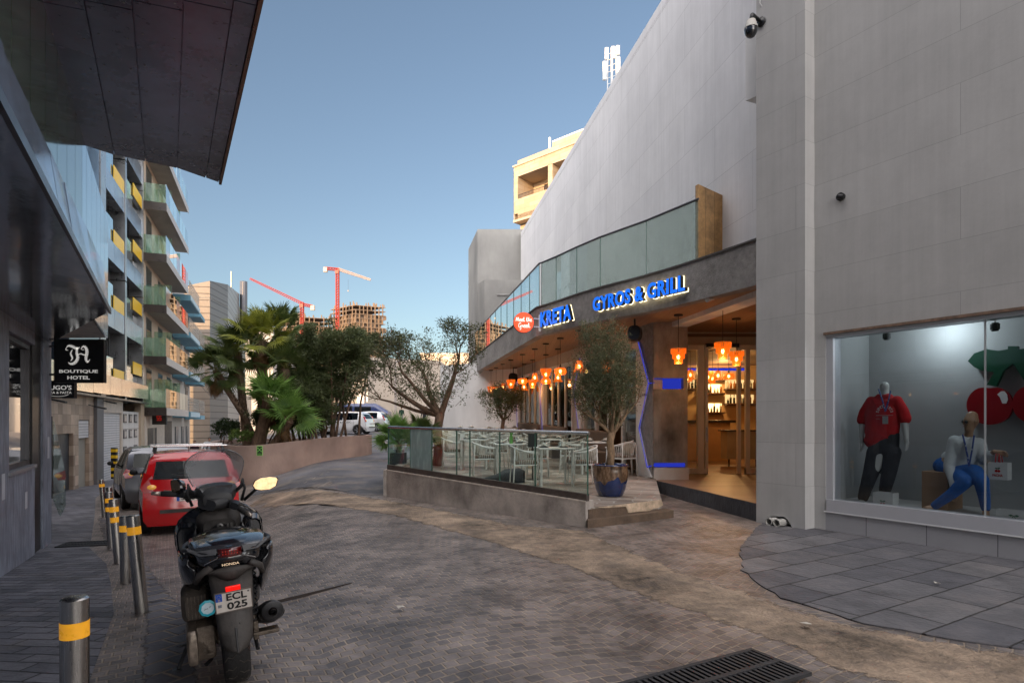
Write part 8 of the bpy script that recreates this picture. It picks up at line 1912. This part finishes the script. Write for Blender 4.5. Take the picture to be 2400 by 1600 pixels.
def bag(label, px0, px1, py0, py1, out, depth, yaw=0, word=None, handle=True, open_top=True):
    a = wp(px0, py1, out); b = wp(px1, py1, out); h = wp(px0, py0, out).z-a.z; b.z = a.z; u = b-a; n_ = V3((-u.y,u.x,0)).normalized()
    if n_.dot(WN) < 0: n_ = -n_
    t = thing('shopping_bag', label, 'bag', tuple(a)); mb = MB(); A0, B0 = a, b; A1, B1 = a-n_*depth, b-n_*depth; H = V3((0,0,h))
    for p, q in ((A0,B0),(B0,B1),(B1,A1),(A1,A0)): mb.quad(p, q, q+H, p+H)
    mb.quad(A0,B0,B1,A1); part('bag_body', mb, bagw, t, solid=.002)
    uu = u.normalized(); c = (a+b)/2; w_ = u.length
    if word: mb = MB(); mb.merge(textmb(word, width=w_*.55, height=h*.15, off=.03), frame(c+H*.25+n_*.003, uu)); part('lettering', mb, bagr, t)
    cherries(c+H*(.50 if word else .35), uu, w_*.15, n_, t)
    if handle:
        mb = MB()
        for s in (.38, .62): pp_ = a+u*.35; mb.tube([a+u*.38+H, a+u*.42+H+V3((0,0,.10)), a+u*.58+H+V3((0,0,.10)), a+u*.62+H], .006, 6)
        mb.tube([a+u*.4+H-n_*depth*.6, a+u*.43+H+V3((0,0,.11))-n_*depth*.5, a+u*.58+H+V3((0,0,.11))-n_*depth*.5, a+u*.62+H-n_*depth*.6], .006, 6); part('handle', mb, bagr, t)
    return t
bag('white paper bag with red cherries and the word PACHA hanging from the mannequin hand', 2316, 2361, 1082, 1122, -.38, .12, word='PACHA')
bag('open white paper bag with cherries standing at the feet of the headless mannequin', 2046, 2092, 1152, 1193, -.26, .16, handle=False)
bag('white paper bag lying in the lower right corner of the shop window', 2334, 2420, 1192, 1228, -.22, .14, handle=False)
ch = thing('cherry_wall_sign', 'huge flat red twin cherries with green leaves on the shop window back wall', 'wall sign', tuple(wp(2320,950,-1.05)))
chr_ = mat('cherry_red', (.30,.006,.012), .35, var=.05); chg = mat('cherry_green', (.004,.060,.028), .4, var=.05); D1 = -1.02
def ov(cx, cy, rx, ry, nm, m_, o, th=.06, hook=0):
    mb = MB(); P = [wp(cx+rx*math.cos(2*PI*k/36)*(1-hook*math.sin(2*PI*k/36)), cy-ry*math.sin(2*PI*k/36)-(-6*math.exp(-((math.cos(2*PI*k/36))*3)**2) if math.sin(2*PI*k/36) > 0 and hook == 0 and rx > 30 else 0), o) for k in range(36)]; mb.ext(P, -WN*th); return part(nm, mb, m_, ch)
ov(2319,949,54,46,'cherry',chr_,D1); ov(2424,946,52,46,'cherry',chr_,D1)
for cx, cy in ((2346,930),(2448,928)): mb = MB(); P = [(0,-13),(8,-14),(14,-6),(16,6),(12,15),(3,15),(0,7),(-3,0),(-9,-6)]; mb.ext([wp(cx+x,cy+y,D1+.008) for x,y in P], -WN*.01); part('highlight', mb, plain_white, ch)
mb = MB(); P = [(2268,846),(2283,828),(2312,818),(2340,822),(2362,818),(2362,811),(2385,811),(2385,819),(2410,815),(2440,822),(2462,846),(2440,862),(2420,872),(2402,868),(2418,900),(2408,903),(2374,852),(2352,868),(2335,905),(2312,902),(2330,872),(2300,868),(2283,860)]
mb.ext([wp(x,y,D1+.01) for x,y in P], -WN*.06); part('leaves', mb, chg, ch)
for px, py, lb in ((2078,788,'ribbed black spotlight at the left of the shop window ceiling'),(2332,766,'ribbed black spotlight at the right of the shop window ceiling')):
    c = wp(px,py,-.5); t = thing('shop_spotlight', lb, 'lamp', tuple(c)); mb = MB()
    for k in range(6): mb.cyl(c+V3((0,0,.012*k-.03)), c+V3((0,0,.012*k-.024)), .05, 14)
    mb.cyl(c+V3((0,0,-.05)), c+V3((0,0,.05)), .036, 14); part('head', mb, blackm, t); mb = MB(); mb.cyl(c+V3((0,0,.04)), V3((c.x,c.y,3.3)), .012, 8); part('stem', mb, plain_white, t)
pl_light('shop_lamp', wp(2200,770,-.75), 9, .03, (.85,.95,1))
# ---------------------------------------------------------------- passers-by
def person(label, x, y, h, hd_, top_c, leg_c, hair_c, skin_c, stride=.18, bag_c=None, shorts=False, long_hair=False, group=None):
    VOX[0] = .018; z = gz(x, y); t = thing('person', label, 'person', (x, y, z), group); f = V3((math.cos(hd_), math.sin(hd_), 0)); s = V3((-f.y, f.x, 0)); k = h/1.75; SIDE[0] = s
    P = lambda a, b, c: V3((x,y,z))+(f*a+s*b+V3((0,0,c)))*k
    J = {'hip':(P(0,0,.93),(.13*k,.09*k)),'waist':(P(0,0,1.10),(.115*k,.085*k)),'chest':(P(.01,0,1.33),(.15*k,.10*k)),'nb':(P(.01,0,1.47),.06*k),'neck':(P(.02,0,1.53),.048*k),'head':(P(.035,0,1.63),(.072*k,.085*k)),'crown':(P(.03,0,1.70),(.055*k,.065*k))}
    E_ = [('hip','waist'),('waist','chest'),('chest','nb'),('nb','neck'),('neck','head'),('head','crown')]
    for n_, q, st_ in (('l',1,stride),('r',-1,-stride)):
        J[n_+'h'] = (P(0,.09*q,.86),.085*k); J[n_+'k'] = (P(st_*.6+.04,.095*q,.48),.055*k); J[n_+'a'] = (P(st_,.095*q,.09),.036*k); J[n_+'t'] = (P(st_+.15,.11*q,.035),(.035*k,.03*k))
        J[n_+'s'] = (P(.01,.19*q,1.41),.05*k); J[n_+'e'] = (P(-st_*.5-.02,.24*q,1.14),.038*k); J[n_+'w'] = (P(-st_*.8+.08,.25*q,.90),.026*k)
        E_ += [('hip',n_+'h'),(n_+'h',n_+'k'),(n_+'k',n_+'a'),(n_+'a',n_+'t'),('chest',n_+'s'),(n_+'s',n_+'e'),(n_+'e',n_+'w')]
        hand(J, E_, P(-st_*.8+.08,.25*q,.90), V3((0,0,-1))+f*.2, f, n_+'w', n_+'f', r=.010)
    skin('body', J, E_, skin_c, t)
    S = {'chest':(P(.01,0,1.33),(.18*k,.125*k)),'waist':(P(0,0,1.10),(.155*k,.115*k)),'hem':(P(0,0,.95),(.16*k,.115*k)),'nb':(P(.01,0,1.45),.085*k)}; e2 = [('chest','waist'),('waist','hem'),('chest','nb')]
    for n_, q, st_ in (('l',1,stride),('r',-1,-stride)): S[n_+'s'] = (J[n_+'s'][0], .068*k); S[n_+'e'] = (J[n_+'e'][0], .052*k); S[n_+'w'] = (J[n_+'w'][0].lerp(J[n_+'e'][0],.12), .040*k); e2 += [('chest',n_+'s'),(n_+'s',n_+'e'),(n_+'e',n_+'w')]
    skin('jacket', S, e2, top_c, t)
    S = {'hip':(P(0,0,.92),(.145*k,.105*k))}; e2 = []
    for n_, q, st_ in (('l',1,stride),('r',-1,-stride)):
        S[n_+'h'] = (J[n_+'h'][0], .095*k); S[n_+'k'] = (J[n_+'k'][0], .070*k); e2 += [('hip',n_+'h'),(n_+'h',n_+'k')]
        if not shorts: S[n_+'a'] = (J[n_+'a'][0]+V3((0,0,.03)), .052*k); e2.append((n_+'k',n_+'a'))
    skin('trousers', S, e2, leg_c, t)
    mb = MB(); mb.ell(P(.012,0,1.675), .088*k, .088*k, .095*k, 14, 10); 
    if long_hair: mb.ell(P(-.05,0,1.55), .075*k, .10*k, .17*k, 12, 8)
    part('hair', mb, hair_c, t, smooth=True)
    mb = MB(); mb.ell(P(.115,0,1.62), .012,.012,.02, 8, 6); part('nose', mb, skin_c, t, smooth=True)
    mb = MB()
    for q in (-1,1): mb.ell(P(.100,.028*q,1.645), .010,.010,.007, 8, 5)
    part('eyes', mb, black, t); mb = MB(); mb.ell(P(.098,0,1.575), .010,.022,.006, 8, 5); part('mouth', mb, mat('lips_%d'%int(abs(x)*10), (.25,.08,.07), .5, var=0), t)
    if bag_c:
        mb = MB(); mb.tube([P(.13,.10,1.10),P(.12,.12,1.40),P(0,.13,1.46),P(-.12,.12,1.38)], .018, 6); mb.tube([P(.13,-.10,1.10),P(.12,-.12,1.40),P(0,-.13,1.46),P(-.12,-.12,1.38)], .018, 6); mb.ell(P(-.19,0,1.25), .10,.15,.22, 12, 8); part('backpack', mb, bag_c, t, smooth=True)
    return t
sk1 = mat('skin_tone', (.36,.19,.12), .5, var=.05); sk2 = mat('skin_tone_light', (.48,.28,.19), .5, var=.05); hb_ = mat('hair_dark', (.012,.009,.007), .5, var=.2)
person('bearded man in a pale grey hoodie with backpack straps in the left street', (491-1200)/1400*36, 36, 1.78, R(-62), mat('hoodie_grey', (.36,.38,.40), .9, var=.1), mat('jeans_dark', (.03,.035,.05), .9), hb_, sk1, .16, mat('backpack_dark', (.02,.02,.03), .8))
person('woman with long dark hair walking beside the man in the grey hoodie', (456-1200)/1400*36.6, 36.6, 1.62, R(-60), mat('top_plum', (.03,.02,.03), .9), blkc, mat('hair_brown', (.03,.012,.007), .5, var=.2), sk2, .13, None, long_hair=True)
person('person in a dark green top and shorts standing in the car park', (941-1200)/1400*60, 60, 1.72, R(80), mat('top_green', (.01,.035,.02), .9), mat('shorts_grey', (.16,.15,.14), .9), mat('hair_auburn', (.08,.03,.012), .6), sk2, .05, shorts=True)
person('person in dark clothes seen behind the rear terrace palm near the olive trunk', (995-1200)/1400*50, 50, 1.78, R(100), mat('coat_black', (.012,.013,.018), .9), blkc, hb_, sk1, .06)
# litter and drain odds on the paving
random.seed(77)
lit = mat('litter_pale', (.60,.56,.50), .8, var=.1)
for (px, py, s, lb) in ((938,1423,.035,'small crumpled pale paper scrap on the cobbles right of the scooter'),(1888,1462,.05,'white torn paper scrap lying on the sandy concrete strip'),(2196,1366,.03,'tiny pale scrap on the slate slabs under the shop window')):
    g = gp(px, py, .03); mb = MB(); mb.poly([g+V3((s*math.cos(a)*random.uniform(.5,1.2), s*math.sin(a)*random.uniform(.5,1.2), random.uniform(0,.02))) for a in [k*PI/3 for k in range(6)]]); solo('paper_scrap', mb, lit, lb, 'litter', tuple(g), solid=.002)
